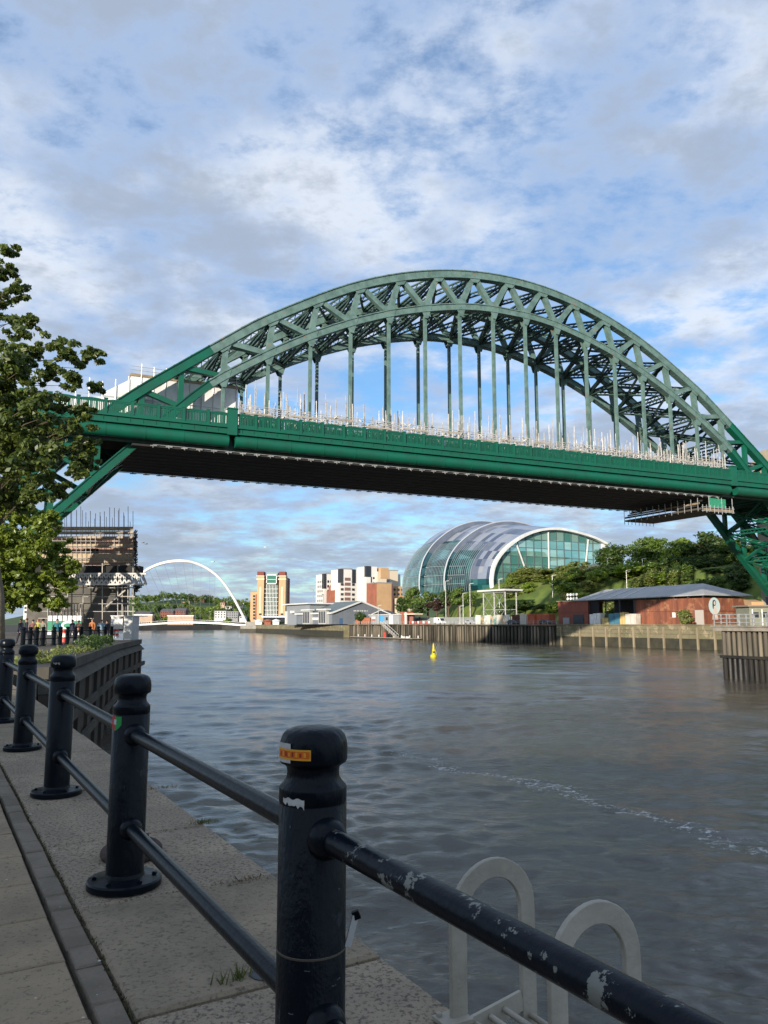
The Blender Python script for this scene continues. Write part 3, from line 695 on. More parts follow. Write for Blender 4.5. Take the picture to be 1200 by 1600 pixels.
prof = [(.1055, .0), (.1055, .955), (.1035, .957), (.1035, .962), (.1055, .964), (.1055, 1.003), (.104, 1.008), (.092, 1.020), (.0835, 1.034), (.0815, 1.052), (.0835, 1.066), (.093, 1.075), (.103, 1.080), (.107, 1.088), (.1075, 1.125), (.105, 1.145), (.098, 1.164), (.084, 1.178), (.06, 1.186), (.03, 1.1895), (.004, 1.19)]
fl = [(.20, .0), (.208, .004), (.208, .034), (.200, .043), (.135, .050), (.112, .056), (.1062, .075)]
SP = 2.66
labs = ['black bollard with chipped rail next to the camera, at the right end of the railing', 'big scuffed black bollard nearest the camera with orange sticker on its cap', 'black bollard with red and green shield sticker, second from the camera',
        'third black bollard from the camera, worn pale flakes on its cap', 'fourth black bollard from the camera, behind the flaked one', 'fifth black bollard cut by the left picture edge', 'sixth black bollard farther along the quay edge', 'seventh black bollard farther along the quay edge']
bol = []
def BP(i, dz=0.0): return Q(i * SP + (.12 if i < 1 else 0), {0: -.012, -1: .02}.get(i, 0.0), dz + (.02 if i < 1 and dz else 0))
for i in range(-1, 7):
    base = BP(i)
    t = thing('bollard', base, labs[i + 1], 'bollard', 'bollards of the near quay railing', 0)
    o = MB().lathe(base, prof, 40).build('post', navyb if i in (0, 1) else navy, t); autosmooth(o, 50)
    po = o; o = MB().lathe(base, fl, 40).build('base_flange', navy, t); autosmooth(o, 30); fo = o
    for k in range(6):
        a_ = k * math.pi / 3 + .3
        MB().lathe(base + Vector((.165 * math.cos(a_), .165 * math.sin(a_), .046)), [(.014, 0), (.014, .012), (.006, .016)], 6).build('bolt', navy, fo)
    for dz in (.85, .33):
        for sg in (-1, 1):
            if (i == -1 and sg == -1): continue
            c = base + QE * sg * .098 + Vector((0, 0, dz + (.02 if i < 1 else 0)))
            o = MB().lathe(Vector((0, 0, 0)), [(.062, 0), (.062, .012), (.056, .030), (.047, .044), (.040, .050)], 20)
            q_ = (QE * sg).to_track_quat('Z', 'Y').to_matrix().to_4x4()
            o.v = [tuple(Matrix.Translation(c) @ q_ @ Vector(v)) for v in o.v]
            autosmooth(o.build('rail_socket', navy, po), 50)
    bol.append((t, base))
def toward(base, deg):      # angle round the post, 0 = facing the camera, negative = to the left in the picture
    a0 = math.atan2(-base.y, -base.x); return a0 + math.radians(deg)
def patch(parent, base, name, m_, d0, d1, z0, z1, r, n=10, shape=None):
    m2 = MB(); a_ = [toward(base, d0 + (d1 - d0) * k / n) for k in range(n + 1)]
    top = [z1 if shape is None else shape(k / n)[1] for k in range(n + 1)]; bot = [z0 if shape is None else shape(k / n)[0] for k in range(n + 1)]
    vs_ = [base + Vector((r * math.cos(q), r * math.sin(q), z)) for q, z in zip(a_, bot)] + [base + Vector((r * math.cos(q), r * math.sin(q), z)) for q, z in zip(a_, top)]
    return m2.add(vs_, [(k, k + 1, n + 2 + k, n + 1 + k) for k in range(n)]).build(name, m_, parent, smooth=True)
t1, b1 = bol[1]; t2, b2_ = bol[2]
post_of = lambda t_: [c for c in t_.children if c.name.startswith('post')][0]
t1, t2 = post_of(t1), post_of(t2)
stw = mat('white sticker', (.55, .54, .50), .6, 0, (.35, .34, .32), 30)
sto = mat('orange sticker', (.72, .16, .012), .5, 0, (.60, .10, .01), 40)
sty = mat('yellow sticker edge', (.75, .36, .03), .5)
patch(t1, b1, 'white_sticker', stw, -80, -40, 1.090, 1.152, .1083 + .0004, shape=lambda u: (1.088, 1.146))
patch(t1, b1, 'orange_sticker', sty, -76, -4, 1.098, 1.130, .1092)
patch(t1, b1, 'orange_strip', sto, -72, -6, 1.1035, 1.1245, .1096)
for k in range(8):
    d0 = -66 + k * 7.2
    patch(t1, b1, 'sticker_mark', sty if k % 2 else mat('dark red print', (.30, .03, .01), .6), d0, d0 + 3.6, 1.108, 1.119 + (.003 if k % 3 else 0), .1099, 2)
patch(t1, b1, 'torn_sticker', stw, -58, -14, .95, .985, .1064, 12, shape=lambda u: (.975 - .010 * abs(math.sin(u * 23 + .5)) - .012 * u * abs(math.sin(u * 11)), .985 - .003 * math.sin(u * 15)))
scuff = mat('pale scuff', (.10, .115, .13), .7, 0, (.03, .035, .045), 60); sr_ = random.Random(8)
for k in range(26):
    tt, bb, rng_ = (t1, b1, (.15, .93)) if k < 18 else (t2, b2_, (.3, .9))
    d0 = sr_.uniform(-70, 60); z0 = sr_.uniform(*rng_); w_ = sr_.choice((1.2, 2.0, 5, 9)); h_ = sr_.choice((.003, .006, .02, .05)) if w_ < 3 else .003; ph = sr_.uniform(0, 6)
    patch(tt, bb, 'scuff_mark', scuff, d0, d0 + w_, z0, z0 + h_, .1060, 4, shape=lambda u: (z0 + h_ * .25 * math.sin(u * 9 + ph), z0 + h_ * (1 + .3 * math.sin(u * 6 + ph * 2))))
# thin cable band with its loose end
o = MB().lathe(b1, [(.1058, .530), (.1066, .531), (.1066, .536), (.1058, .537)], 40).build('cable_band', mat('old steel strap', (.11, .095, .07), .5, .5), t1)
ed = toward(b1, 82); rp = lambda r, z: b1 + Vector((r * math.cos(ed), r * math.sin(ed), z))
MB().beam(rp(.112, .535), rp(.136, .625), .022, .005, up=QE).build('band_tail', mat('pale strap', (.5, .5, .48), .5), t1)
MB().beam(rp(.128, .622), rp(.148, .630), .026, .010, up=QE).build('band_buckle', navy, t1)
patch(t2, b2_, 'shield_red', mat('sticker red', (.55, .02, .03), .5), -84, -57, .865, .95, .1066, 6, shape=lambda u: (.905 - .035 * u ** .6 - .0, .952))
patch(t2, b2_, 'shield_green', mat('sticker green', (.02, .30, .06), .5), -57, -30, .865, .95, .1066, 6, shape=lambda u: (.87 + .035 * u ** 1.6, .952))
patch(t2, b2_, 'shield_emblem', stw, -64, -50, .905, .935, .1071, 4)
patch(post_of(bol[3][0]), bol[3][1], 'worn_flake', mat('worn paint flake', (.25, .24, .2), .8), -50, -15, 1.11, 1.13, .1082, 8, shape=lambda u: (1.108 + .006 * math.sin(u * 12), 1.122 + .006 * math.sin(u * 17)))
# rails
rl_lab = {-1: ('beside the ladder, right of the nearest bollard', ), 0: ('between the nearest bollard and the one with the shield sticker', ), 1: ('between the second and third bollard from the camera', ), 2: ('between the third and fourth bollard', ), 3: ('between the fourth and fifth bollard', ), 4: ('beyond the fifth bollard', ), 5: ('between the sixth and seventh bollard', )}
for i in range(-1, 6):
    for dz, nm in ((.85, 'upper'), (.33, 'lower')):
        p, q = BP(i, dz), BP(i + 1, dz)
        pts = [p.lerp(q, .045 + .91 * k / 8) for k in range(9)]
        o = MB().tube(pts, .0365, 24).build('railing_tube', chipm if (i == -1 and nm == 'upper') else railm, origin=p)
        autosmooth(o, 60)
        tag(o, f'{"chipped " if i == -1 and nm == "upper" else ""}black {nm} rail {rl_lab[i][0]}', 'rail', 'tubes of the near quay railing')

# ladder at the quay edge
alu = mat('weathered ladder metal', (0.44, 0.40, 0.32), 0.6, .1, (0.33, 0.30, 0.24), 6, bump=.15, bsc=40, c3=(.46, .41, .31), c3s=12, c3lo=.55, c3hi=.7, coords='World')
lad = thing('quay_ladder', Q(.2, .8), 'weathered metal ladder with two hooped handrails at the quay edge', 'ladder')
m0, wd, zc, bw, th = .775, .345, .355, .074, .022
def hoop(s_, nm):
    path = [(m0, -.04)] + [(m0, zc * k / 3) for k in range(1, 3)] + [(m0 + wd / 2 - wd / 2 * math.cos(a_), zc + wd / 2 * math.sin(a_)) for a_ in np.linspace(0, math.pi, 19)] + [(m0 + wd, .1), (m0 + wd, -.9), (m0 + wd, -3.6)]
    rings = []
    for k, (mm, z) in enumerate(path):
        a_, b_ = path[max(k - 1, 0)], path[min(k + 1, len(path) - 1)]
        tx, tz = b_[0] - a_[0], b_[1] - a_[1]; l_ = math.hypot(tx, tz); nx, nz_ = -tz / l_, tx / l_
        rings.append([Q(s_ + ds, mm + nx * h, z + nz_ * h) for ds, h in ((-th / 2, -bw / 2), (-th / 2, bw / 2), (th / 2, bw / 2), (th / 2, -bw / 2))])
    vs_ = [v for r in rings for v in r]; fs_ = [(k * 4 + j, k * 4 + (j + 1) % 4, (k + 1) * 4 + (j + 1) % 4, (k + 1) * 4 + j) for k in range(len(path) - 1) for j in range(4)] + [(0, 1, 2, 3), tuple((len(path) - 1) * 4 + j for j in range(4))]
    o = MB().add(vs_, fs_).build(nm, alu, lad, fix=True)
    bv = o.modifiers.new('b', 'BEVEL'); bv.width = .003; bv.segments = 1; bv.limit_method = 'ANGLE'
    MB().beam(Q(s_, m0 + .036, -.045), Q(s_, m0 + wd - .036, .0), .016, .075).build('tie_plate', alu, lad)
    MB().hexa([Q(s_ + ds, m0 + dm, z) for z in (.002, .016) for ds, dm in ((-.05, -.09), (.05, -.09), (.05, .035), (-.05, .035))]).build('foot_plate', alu, lad, fix=True)
    for dm in (-.07,): MB().lathe(Q(s_ + .03, m0 + dm, .016), [(.012, 0), (.012, .012), (.004, .016)], 6).build('bolt', alu, lad)
hoop(.46, 'hooped_stringer'); hoop(-.10, 'hooped_stringer')
for mm, z in ((.85, -.03), (.92, -.02), (.99, -.01), (1.12, -.06), (1.1, -.36), (1.1, -.66), (1.1, -.96), (1.1, -1.26), (1.1, -1.56), (1.1, -1.86), (1.1, -2.16), (1.1, -2.46), (1.1, -2.76)):
    autosmooth(MB().tube([Q(-.09, mm, z), Q(.45, mm, z)], .012, 12).build('rung', alu, lad), 60)
# rusty mooring ring
rc = PZ(205, 1338, gq(5)); rr = MB()
pts = [rc + Vector((.165 * math.cos(a_), .165 * math.sin(a_), .035 + .02 * math.sin(a_))) for a_ in np.linspace(0, 2 * math.pi, 33)]
rust = mat('rusty iron', (0.075, 0.05, 0.038), .85, 0, (0.045, 0.034, 0.03), 9, bump=.5, bsc=40)
t = thing('mooring_ring', rc, 'rusty iron mooring ring lying on the coping behind the second bollard', 'ring')
rr.tube(pts, .028, 12, cap=False).build('ring', rust, t, smooth=True)
MB().box(rc.x - .05, rc.x + .05, rc.y + .12, rc.y + .21, rc.z + .002, rc.z + .09).build('staple', rust, t)
# small drain cover by the nearest bollard, moss, litter, grass tufts in the joints
c = PZ(418, 1522, gq(3.6)); t = tag(MB().lathe(c + Vector((0, 0, .002)), [(.075, 0), (.078, .003), (.078, .006), (.07, .0075), (.0, .008)], 20).build('drain_cover', mat('dull lead', (.075, .085, .09), .6, .3), origin=c), 'small round grey cover set in the coping beside the nearest bollard', 'cover')
gm = mat('dry grass', (.13, .125, .03), .9, 0, (.09, .13, .025), 8, coords='World')
for (x, y, n_, hgt_, lab) in ((375, 1528, 60, .07, 'small grass tuft in the coping joint left of the nearest bollard'), (315, 1292, 70, .05, 'grass tuft on the quay edge beyond the second bollard'), (120, 1243, 50, .04, 'yellow grass at the foot of the third bollard'), (375, 1381, 80, .03, 'dry orange moss patch along the coping joint by the water edge'), (255, 1238, 60, .03, 'dry moss patch at the quay edge between second and third bollard')):
    c = PZ(x, y, gq(4)); c.z = gq(c.y); m2 = MB(); low = hgt_ < .035
    for k in range(n_):
        a_ = random.uniform(0, 6.28); r_ = random.uniform(0, .10 if low else .06)
        p = c + QM * (math.cos(a_) * r_ * 2.2) + QE * (math.sin(a_) * r_ * .7); p.z = gq(p.y)
        q = p + Vector((random.uniform(-.03, .03), random.uniform(-.03, .03), hgt_ * random.uniform(.3, 1)))
        sd = Vector((random.uniform(-1, 1), random.uniform(-1, 1), 0)).normalized() * .004
        m2.add([p - sd, p + sd, q], [(0, 1, 2)])
    tag(m2.build('grass_tuft', gm if not low else mat('dry moss', (.16, .10, .035), .95, 0, (.10, .075, .03), 20, coords='World'), origin=c), lab, 'grass', kind='stuff')
lm = mat('pale litter', (.55, .53, .48), .7)
lit_ = MB()
for k in range(170):
    s_, m_ = random.uniform(-.5, 12), random.uniform(-1.6, .7)
    p = Q(s_, m_, 0); r_ = random.uniform(.002, .010) * random.random(); a0 = random.random() * 6
    lit_.add([p + Vector((r_ * math.cos(a0 + a_) * (1 + .6 * (k % 2)), r_ * math.sin(a0 + a_), .0025)) for a_ in np.linspace(0, 6.28, 7)[:-1]], [(0, 1, 2, 3, 4, 5)])
tag(lit_.build('litter_specks', lm), 'tiny pale specks of litter scattered over the quay stones', 'litter', kind='stuff')
# moss and soil lines in the kerb joint
m2 = MB()
for k in range(1500):
    s_ = random.uniform(-1.5, 13); p = Q(s_, -.295 + random.gauss(0, .006), -.012); q = p + Vector((random.uniform(-.014, .014), random.uniform(-.014, .014), random.uniform(.006, .02)))
    sd = Vector((random.uniform(-1, 1), random.uniform(-1, 1), 0)).normalized() * .004
    m2.add([p - sd, p + sd, q], [(0, 1, 2)])
tag(m2.build('joint_moss', mat('brown moss', (.055, .045, .02), .95, 0, (.07, .08, .02), 9, coords='World')), 'brown moss growing in the kerb joint along the paving', 'moss', kind='stuff')
# unseen warehouse added behind the camera, sized to shade this stretch of quay
wh = thing('shading_warehouse', (-14, -20, gq(-20)), 'unseen brick warehouse added behind the camera to shade the quay', 'building')
brick = mat('warehouse brick', (0.26, 0.12, 0.075), .85, 0, (0.18, 0.085, 0.06), 2, coords='World', bump=.2, bsc=10)
z0 = gq(-20); MB().box(-40, 3, -30, -15, z0, z0 + 6).build('wall', brick, wh)
MB().hexa([Vector(v) for v in ((-40.4, -30.4, z0 + 6.01), (3.4, -30.4, z0 + 6.01), (3.4, -14.6, z0 + 6.01), (-40.4, -14.6, z0 + 6.01), (-38, -24, z0 + 8.5), (1, -24, z0 + 8.5), (1, -21, z0 + 8.5), (-38, -21, z0 + 8.5))]).build('roof', mat('slate', (.07, .075, .085), .6), wh)
for k in range(9):
    for r_ in range(1): MB().box(-38 + k * 4.5, -36.4 + k * 4.5, -14.99, -14.9, z0 + 1.2 + r_ * 3.5, z0 + 3.2 + r_ * 3.5).build('window', GLASSDK, wh)
# ================================================================== FOLIAGE LIBRARY
def leafmat(name, c1, c2, tr=0.45):
    if name in MATS: return MATS[name]
    m = bpy.data.materials.new(name); m.use_nodes = True; nt_ = m.node_tree; nt_.nodes.clear()
    g = nt_.nodes.new('ShaderNodeNewGeometry'); mx = nt_.nodes.new('ShaderNodeMix'); mx.data_type = 'RGBA'
    mx.inputs[6].default_value = (*c1, 1); mx.inputs[7].default_value = (*c2, 1); nt_.links.new(g.outputs['Random Per Island'], mx.inputs[0])
    d = nt_.nodes.new('ShaderNodeBsdfDiffuse'); t_ = nt_.nodes.new('ShaderNodeBsdfTranslucent'); gl = nt_.nodes.new('ShaderNodeBsdfGlossy'); gl.inputs['Roughness'].default_value = .45
    ms = nt_.nodes.new('ShaderNodeMixShader'); ms.inputs[0].default_value = tr; m2_ = nt_.nodes.new('ShaderNodeMixShader'); m2_.inputs[0].default_value = .05
    o = nt_.nodes.new('ShaderNodeOutputMaterial')
    nt_.links.new(mx.outputs[2], d.inputs[0]); nt_.links.new(mx.outputs[2], t_.inputs[0]); nt_.links.new(d.outputs[0], ms.inputs[1]); nt_.links.new(t_.outputs[0], ms.inputs[2])
    nt_.links.new(ms.outputs[0], m2_.inputs[1]); nt_.links.new(gl.outputs[0], m2_.inputs[2]); nt_.links.new(m2_.outputs[0], o.inputs[0])
    MATS[name] = m; return m
LEAF = {'dark': leafmat('dark foliage', (.050, .095, .017), (.100, .165, .030)), 'mid': leafmat('mid green foliage', (.100, .175, .024), (.180, .265, .042)), 'light': leafmat('light green foliage', (.160, .250, .022), (.280, .380, .045)),
        'olive': leafmat('olive foliage', (.165, .205, .042), (.270, .305, .080)), 'maroon': leafmat('maroon foliage', (.055, .025, .020), (.095, .050, .035)), 'plane': leafmat('plane tree foliage', (.065, .105, .020), (.175, .225, .040), .5), 'lime': leafmat('sunlit lime foliage', (.12, .19, .015), (.27, .33, .04), .45)}
bark = mat('bark', (0.12, 0.09, 0.06), .9, 0, (0.06, 0.048, 0.036), 2, bump=.6, bsc=6)
def leaves_mesh(name, centers, radii, per, size, seed, squash=.75):
    rg = np.random.default_rng(seed); V = []; 
    C = np.repeat(np.asarray(centers), per, 0); R = np.repeat(np.asarray(radii), per)
    n_ = len(C); d = rg.normal(size=(n_, 3)); d /= np.linalg.norm(d, axis=1)[:, None]
    rr_ = R * rg.random(n_) ** .45
    p = C + d * rr_[:, None] * np.array([1, 1, squash])
    nrm = d * .6 + rg.normal(size=(n_, 3)) * .55 + np.array([0, 0, .35]); nrm /= np.linalg.norm(nrm, axis=1)[:, None]
    a_ = np.cross(nrm, rg.normal(size=(n_, 3))); a_ /= np.linalg.norm(a_, axis=1)[:, None]; b_ = np.cross(nrm, a_)
    s_ = (size * rg.uniform(.6, 1.3, n_))[:, None]
    q = np.stack([p - a_ * s_ * .5, p + b_ * s_ * .32 + nrm * s_ * .08, p + a_ * s_ * .55, p - b_ * s_ * .32 + nrm * s_ * .08], 1).reshape(-1, 3)
    me_ = bpy.data.meshes.new(name); me_.vertices.add(n_ * 4); me_.loops.add(n_ * 4); me_.polygons.add(n_)
    me_.vertices.foreach_set('co', q.ravel()); me_.loops.foreach_set('vertex_index', np.arange(n_ * 4)); me_.polygons.foreach_set('loop_start', np.arange(0, n_ * 4, 4)); me_.polygons.foreach_set('loop_total', np.full(n_, 4))
    me_.update(); me_.validate(); return me_
def crown_lib(seed, nc, per, size, low=False):      # unit crown: radius about 1, sits from z=-1 to 1
    rg = np.random.default_rng(seed); cs = []; rs = []
    while len(cs) < nc:
        v = rg.uniform(-1, 1, 3); l_ = np.linalg.norm(v)
        if l_ > 1 or l_ < .35: continue
        if v[2] < -.75: continue
        lump = .78 + .22 * math.sin(3 * math.atan2(v[1], v[0]) + seed) * (1 - abs(v[2]))
        cs.append(v * lump * np.array([.82, .82, .80])); rs.append(rg.uniform(.14, .30))
    return leaves_mesh('crown', cs, rs, per, size, seed + 50)
CROWN = [crown_lib(k + 1, 62, 75, .105) for k in range(4)]
BUSH = [crown_lib(k + 31, 40, 60, .14) for k in range(3)]
tk = MB(); tk.tube([(0, 0, -1), (.03, .02, -.3), (0, .03, .2), (.05, 0, .55)], [.10, .075, .05, .02], 8)
for k in range(6):
    a_ = k * 1.05; tk.tube([(0.01, .02, -.35 + k * .08), (.3 * math.cos(a_), .3 * math.sin(a_), .0 + k * .07), (.6 * math.cos(a_), .6 * math.sin(a_), .2 + k * .08)], [.04, .028, .01], 6)
TRUNK = tk.mesh('trunk')
def tree(x, yt, yb, hw, a_, kind, lab, bush=False, world=None, group='trees and shrubs of the far bank hillside', cat=None):
    # x, yt, yb, hw: where the crown shows; a_: how far inland it stands
    if world is None:
        s_ = s_at(x, a_, (yt + yb) / 2); g = S(s_, a_, 0); gz = hill(s_, a_)
    else: g, gz = Vector(world[0]), world[1]
    top, bot = P(x, yt, g.y).z, max(P(x, yb, g.y).z, gz - .5); rad = hw / FOC * g.y * 1.6
    cz, hz = (top + bot) / 2, max((top - bot) / 2, 1.0) * 1.38
    o = thing('shrub' if bush else 'tree', (g.x, g.y, gz), lab, cat or ('shrub' if bush else 'tree'), group)
    lib = BUSH if bush else CROWN
    c = bpy.data.objects.new('crown', random.choice(lib)); col.objects.link(c); c.parent = o
    if not c.data.materials: c.data.materials.append(None)
    c.material_slots[0].link = 'OBJECT'; c.material_slots[0].material = LEAF[kind]
    c.location = (0, 0, cz - gz); c.scale = (rad, rad, hz); c.rotation_euler = (0, 0, random.uniform(0, 6.28))
    t_ = bpy.data.objects.new('trunk', TRUNK); col.objects.link(t_); t_.parent = o
    if not TRUNK.materials: TRUNK.materials.append(bark)
    h_ = (cz - gz) + hz * .4; t_.location = (0, 0, h_ / 1.55 - .15); t_.scale = (rad * .8, rad * .8, h_ / 1.55)
    return o

# ================================================================== FAR BANK
def a_at(x, s_, y=974):
    k = kx(x, y); b_ = S0 + SD * s_
    return (k * b_.y - b_.x) / (SN.x - k * SN.y)
def zat(x, y, pt): return P(x, y, pt.y).z
def sbox(s0, s1, a0, a1, z0, z1): return [S(s_, a_, z) for z in (z0, z1) for s_, a_ in ((s0, a0), (s1, a0), (s1, a1), (s0, a1))]
def put(name, parent, m_, *a): return MB().hexa(sbox(*a)).build(name, m_, parent, fix=True)

# --- glass concert hall -------------------------------------------------
KS = 1.12
C0 = P(860, 974, 280 * KS); C0.z = 0
cs0 = (C0 - S0).dot(SD); ca0 = (C0 - S0).dot(SN)
prof0 = [(-25.3, 17.0), (-25.6, 19.5), (-25.4, 22.2), (-24.6, 25), (-22.5, 28.4), (-18.2, 32.4), (-11.3, 36.4), (-4, 38.8), (3, 39.7), (10, 39.4), (17, 38.4), (23, 37.1), (28.5, 35.2)]
pr_s = smooth_poly([(a_, z, 0) for a_, z in prof0], 4)
nv_ = len(pr_s)
def hallpt(u, v, out=0.0):
    # u 0..1 from the west rim to the east end, v index along the section
    Lg = 78 * KS * u
    p = pr_s[v]; a_, z = p.x, p.y
    rise = 1 + .30 * math.sin(min(u, .75) / .75 * math.pi / 2) - .10 * max(0, (u - .75) / .25) ** 2
    lobes = [0, .34, .56, 1.001]; k = max(i for i in range(3) if u >= lobes[i]); f = (u - lobes[k]) / (lobes[k + 1] - lobes[k])
    bulge = [(0, -.5), (.8, -.8), (1.3, -1.0)][k]
    bo = bulge[0] + (bulge[1] - bulge[0]) * f
    north = min(1, max(0, (6 - a_) / 24)); sw = math.sin(min(1, (z - 15) / 18) * math.pi) ** 1 if z < 33 else .15
    taper = 9.5 * max(0, (u - .50) / .50) ** 1.6
    a2 = a_ - bo * north + taper * north * .9 - out * north
    z2 = 17 + (z - 17) * rise + (bo * .35 if z > 25 else 0) * (1 - .3 * f) + out * (1 - north) + out * .5
    if u > .86: # round the east end off
        e_ = (u - .86) / .14; z2 = 17 + (z2 - 17) * (1 - .22 * e_ ** 2); a2 = a2 + (0 - a2) * .16 * e_ ** 2
    return S(cs0 + Lg, ca0 + a2 * KS, EYE + (z2 - EYE) * KS)
hall = thing('concert_hall', C0 + Vector((0, 0, 20)), 'big curved glass and steel concert hall on the grassy bank', 'concert hall')
def glassy(name, c, tr, rough=.06):
    m = bpy.data.materials.new(name); m.use_nodes = True; nt_ = m.node_tree; b_ = nt_.nodes['Principled BSDF']
    b_.inputs['Base Color'].default_value = (*c, 1); b_.inputs['Roughness'].default_value = rough; b_.inputs['IOR'].default_value = 1.38
    t_ = nt_.nodes.new('ShaderNodeBsdfTransparent'); t_.inputs[0].default_value = (.62, .86, .80, 1); mx = nt_.nodes.new('ShaderNodeMixShader'); mx.inputs[0].default_value = tr
    nt_.links.new(b_.outputs[0], mx.inputs[1]); nt_.links.new(t_.outputs[0], mx.inputs[2]); nt_.links.new(mx.outputs[0], nt_.nodes['Material Output'].inputs[0]); return m
roofs = [mat('roof steel pale', (.40, .43, .49), .30, .5, (.34, .37, .43), .3), mat('roof steel mid', (.22, .25, .30), .28, .5, (.18, .20, .25), .3), mat('roof steel dark', (.10, .125, .18), .22, .5), mat('roof glass blue', (.12, .155, .21), .16, .4), mat('roof steel light', (.40, .41, .43), .4, .4)]
gl_n = [glassy('facade glass teal', (.015, .10, .11), .25), glassy('facade glass dark', (.008, .04, .05), .2), glassy('facade glass pale', (.05, .18, .18), .3)]
finm = mat('pale facade fin', (.36, .42, .44), .35, .4)
NU = 40; US = [i / NU for i in range(NU + 1)]
lob = [0, .34, .56, 1.0]
vg = 17                      # below this section index the skin is glass (except the first bay next to the rim)
rgl = random.Random(5)
for k in range(3):
    ul = [lob[k] + (lob[k + 1] - lob[k] - .004) * i / (10 if k != 1 else 7) for i in range((10 if k != 1 else 7) + 1)]
    for i in range(len(ul) - 1):
        stepv = 3
        for v in range(0, nv_ - 1, stepv):
            v1 = min(v + stepv, nv_ - 1)
            solid = v >= vg + (2 if k else 0) or (k == 0 and i < 5 and v >= 6)
            rows_ = list(range(v, v1 + 1)); uu = [ul[i], (ul[i] + ul[i + 1]) / 2, ul[i + 1]]
            g0 = .0 
            vs_ = [hallpt(u_, vv, .02) for vv in rows_ for u_ in uu]
            vs2 = [hallpt(u_, vv, -.25) for vv in rows_ for u_ in uu]
            n3 = len(vs_); fs_ = [(r * 3 + c_, r * 3 + c_ + 1, (r + 1) * 3 + c_ + 1, (r + 1) * 3 + c_) for r in range(len(rows_) - 1) for c_ in range(2)]
            if solid:
                q = rgl.random(); pick = roofs[0] if q < .34 else roofs[1] if q < .66 else roofs[2] if q < .78 else roofs[3] if q < .86 else roofs[4]
                if v >= nv_ - 12 and pick in (roofs[2], roofs[3]): pick = roofs[1]
            else: pick = rgl.choice(gl_n)
            link_ = MB().add(vs_, fs_).build('roof_panel' if solid else 'glass_pane', pick, hall, smooth=True)
    # fins on the glazed foot of every lobe
    for i in range(0, 2 * (len(ul) - 1) + 1):
        u_ = lob[k] + (lob[k + 1] - lob[k] - .004) * i / (2 * (len(ul) - 1))
        if k == 0 and i < 9: continue
        MB().tube([hallpt(u_, vv, .45) for vv in range(0, vg + 5, 2)], .085, 5).build('facade_fin', finm, hall)
    # rib that closes the west edge of the lobe
    if k:
        m2 = MB()
        for dv, sh in ((.0, 0),):
            vs_ = [hallpt(lob[k] + .0005, vv, .55) for vv in range(nv_ - 6)] + [hallpt(lob[k] - .006, vv, -.6) for vv in range(nv_ - 6)]
            n3 = nv_ - 6; m2.add(vs_, [(j, j + 1, n3 + j + 1, n3 + j) for j in range(n3 - 1)])
        o = m2.build('lobe_step', [gl_n[1], roofs[1]], hall); o.data.polygons.foreach_set('material_index', [0 if j < vg else 1 for j in range(len(o.data.polygons))])
        MB().tube([hallpt(lob[k] + .0005, vv, .6) for vv in range(nv_ - 6)], .30, 6).build('lobe_edge', mat('pale lobe rib', (.55, .57, .60), .35, .3), hall)
for v in (4, 8, 12):
    MB().tube([hallpt(u_, v, .3) for u_ in np.linspace(.2, .995, 26)], .12, 5).build('facade_transom', finm, hall)
# floors and hall drums behind the glass
slabm = mat('interior slab', (.42, .52, .47), .8); drum = mat('interior drum', (.30, .34, .30), .8)
for u0, u1, al_, ah in ((.03, .97, -21.5, 20),):
    for zf in (21.0, 25.0, 29.2):
        q = [S(cs0 + 78 * KS * u_, ca0 + a_ * KS, EYE + (zf - EYE + dz) * KS) for dz in (0, .55) for u_, a_ in ((u0, al_ + (3 if zf > 28 else 0)), (.62, al_ + (3 if zf > 28 else 0)), (.9, -10), (.9, 16), (u0, 18 if zf < 24 else 12))]
        MB().add(q, [(4, 3, 2, 1, 0), (5, 6, 7, 8, 9)] + [(i, (i + 1) % 5, 5 + (i + 1) % 5, 5 + i) for i in range(5)]).build('floor_slab', slabm, hall, fix=True)
for u_, r_ in ((.22, 12), (.47, 9), (.75, 12)):
    c = S(cs0 + 78 * KS * u_, ca0 + 1, 0); MB().lathe(Vector((c.x, c.y, 18)), [(r_, 0), (r_, 14), (r_ * .9, 17)], 24).build('hall_drum', drum, hall, smooth=False)
# west rim and great window
rim = [(p.x, p.y) for p in pr_s]
def wpt(a_, z, ds=0.0): return S(cs0 + ds, ca0 + a_ * KS, EYE + (z - EYE) * KS)
m2 = MB(); 
rings = []
for v in range(nv_):
    a_, z = rim[v]; a1, z1 = rim[max(v - 1, 0)], rim[min(v + 1, nv_ - 1)]
    tx, tz = z1[0] - a1[0], z1[1] - a1[1]; l_ = math.hypot(tx, tz); nx, nz_ = -tz / l_, tx / l_
    th_ = .26 + .24 * min(1, v / 20)
    rings.append([wpt(a_ + nx * h, z + nz_ * h, ds) for ds, h in ((-1.2, .2), (.6, .25), (.6, -th_ * 1.3), (-1.2, -th_ * 1.3))])
vs_ = [q for r in rings for q in r]
m2.add(vs_, [(i * 4 + j, i * 4 + (j + 1) % 4, (i + 1) * 4 + (j + 1) % 4, (i + 1) * 4 + j) for i in range(nv_ - 1) for j in range(4)] + [(0, 1, 2, 3), tuple((nv_ - 1) * 4 + j for j in range(4))])
m2.build('roof_rim', mat('white rim', (.74, .74, .72), .45, 0, (.62, .62, .6), .5), hall, fix=True)
def rimz(a_):          # height of the rim above offset a_
    best = None
    for i in range(nv_ - 1):
        if (rim[i][0] - a_) * (rim[i + 1][0] - a_) <= 0 and i > 6:
            f = (a_ - rim[i][0]) / ((rim[i + 1][0] - rim[i][0]) or 1e-6); best = rim[i][1] + f * (rim[i + 1][1] - rim[i][1])
    return best
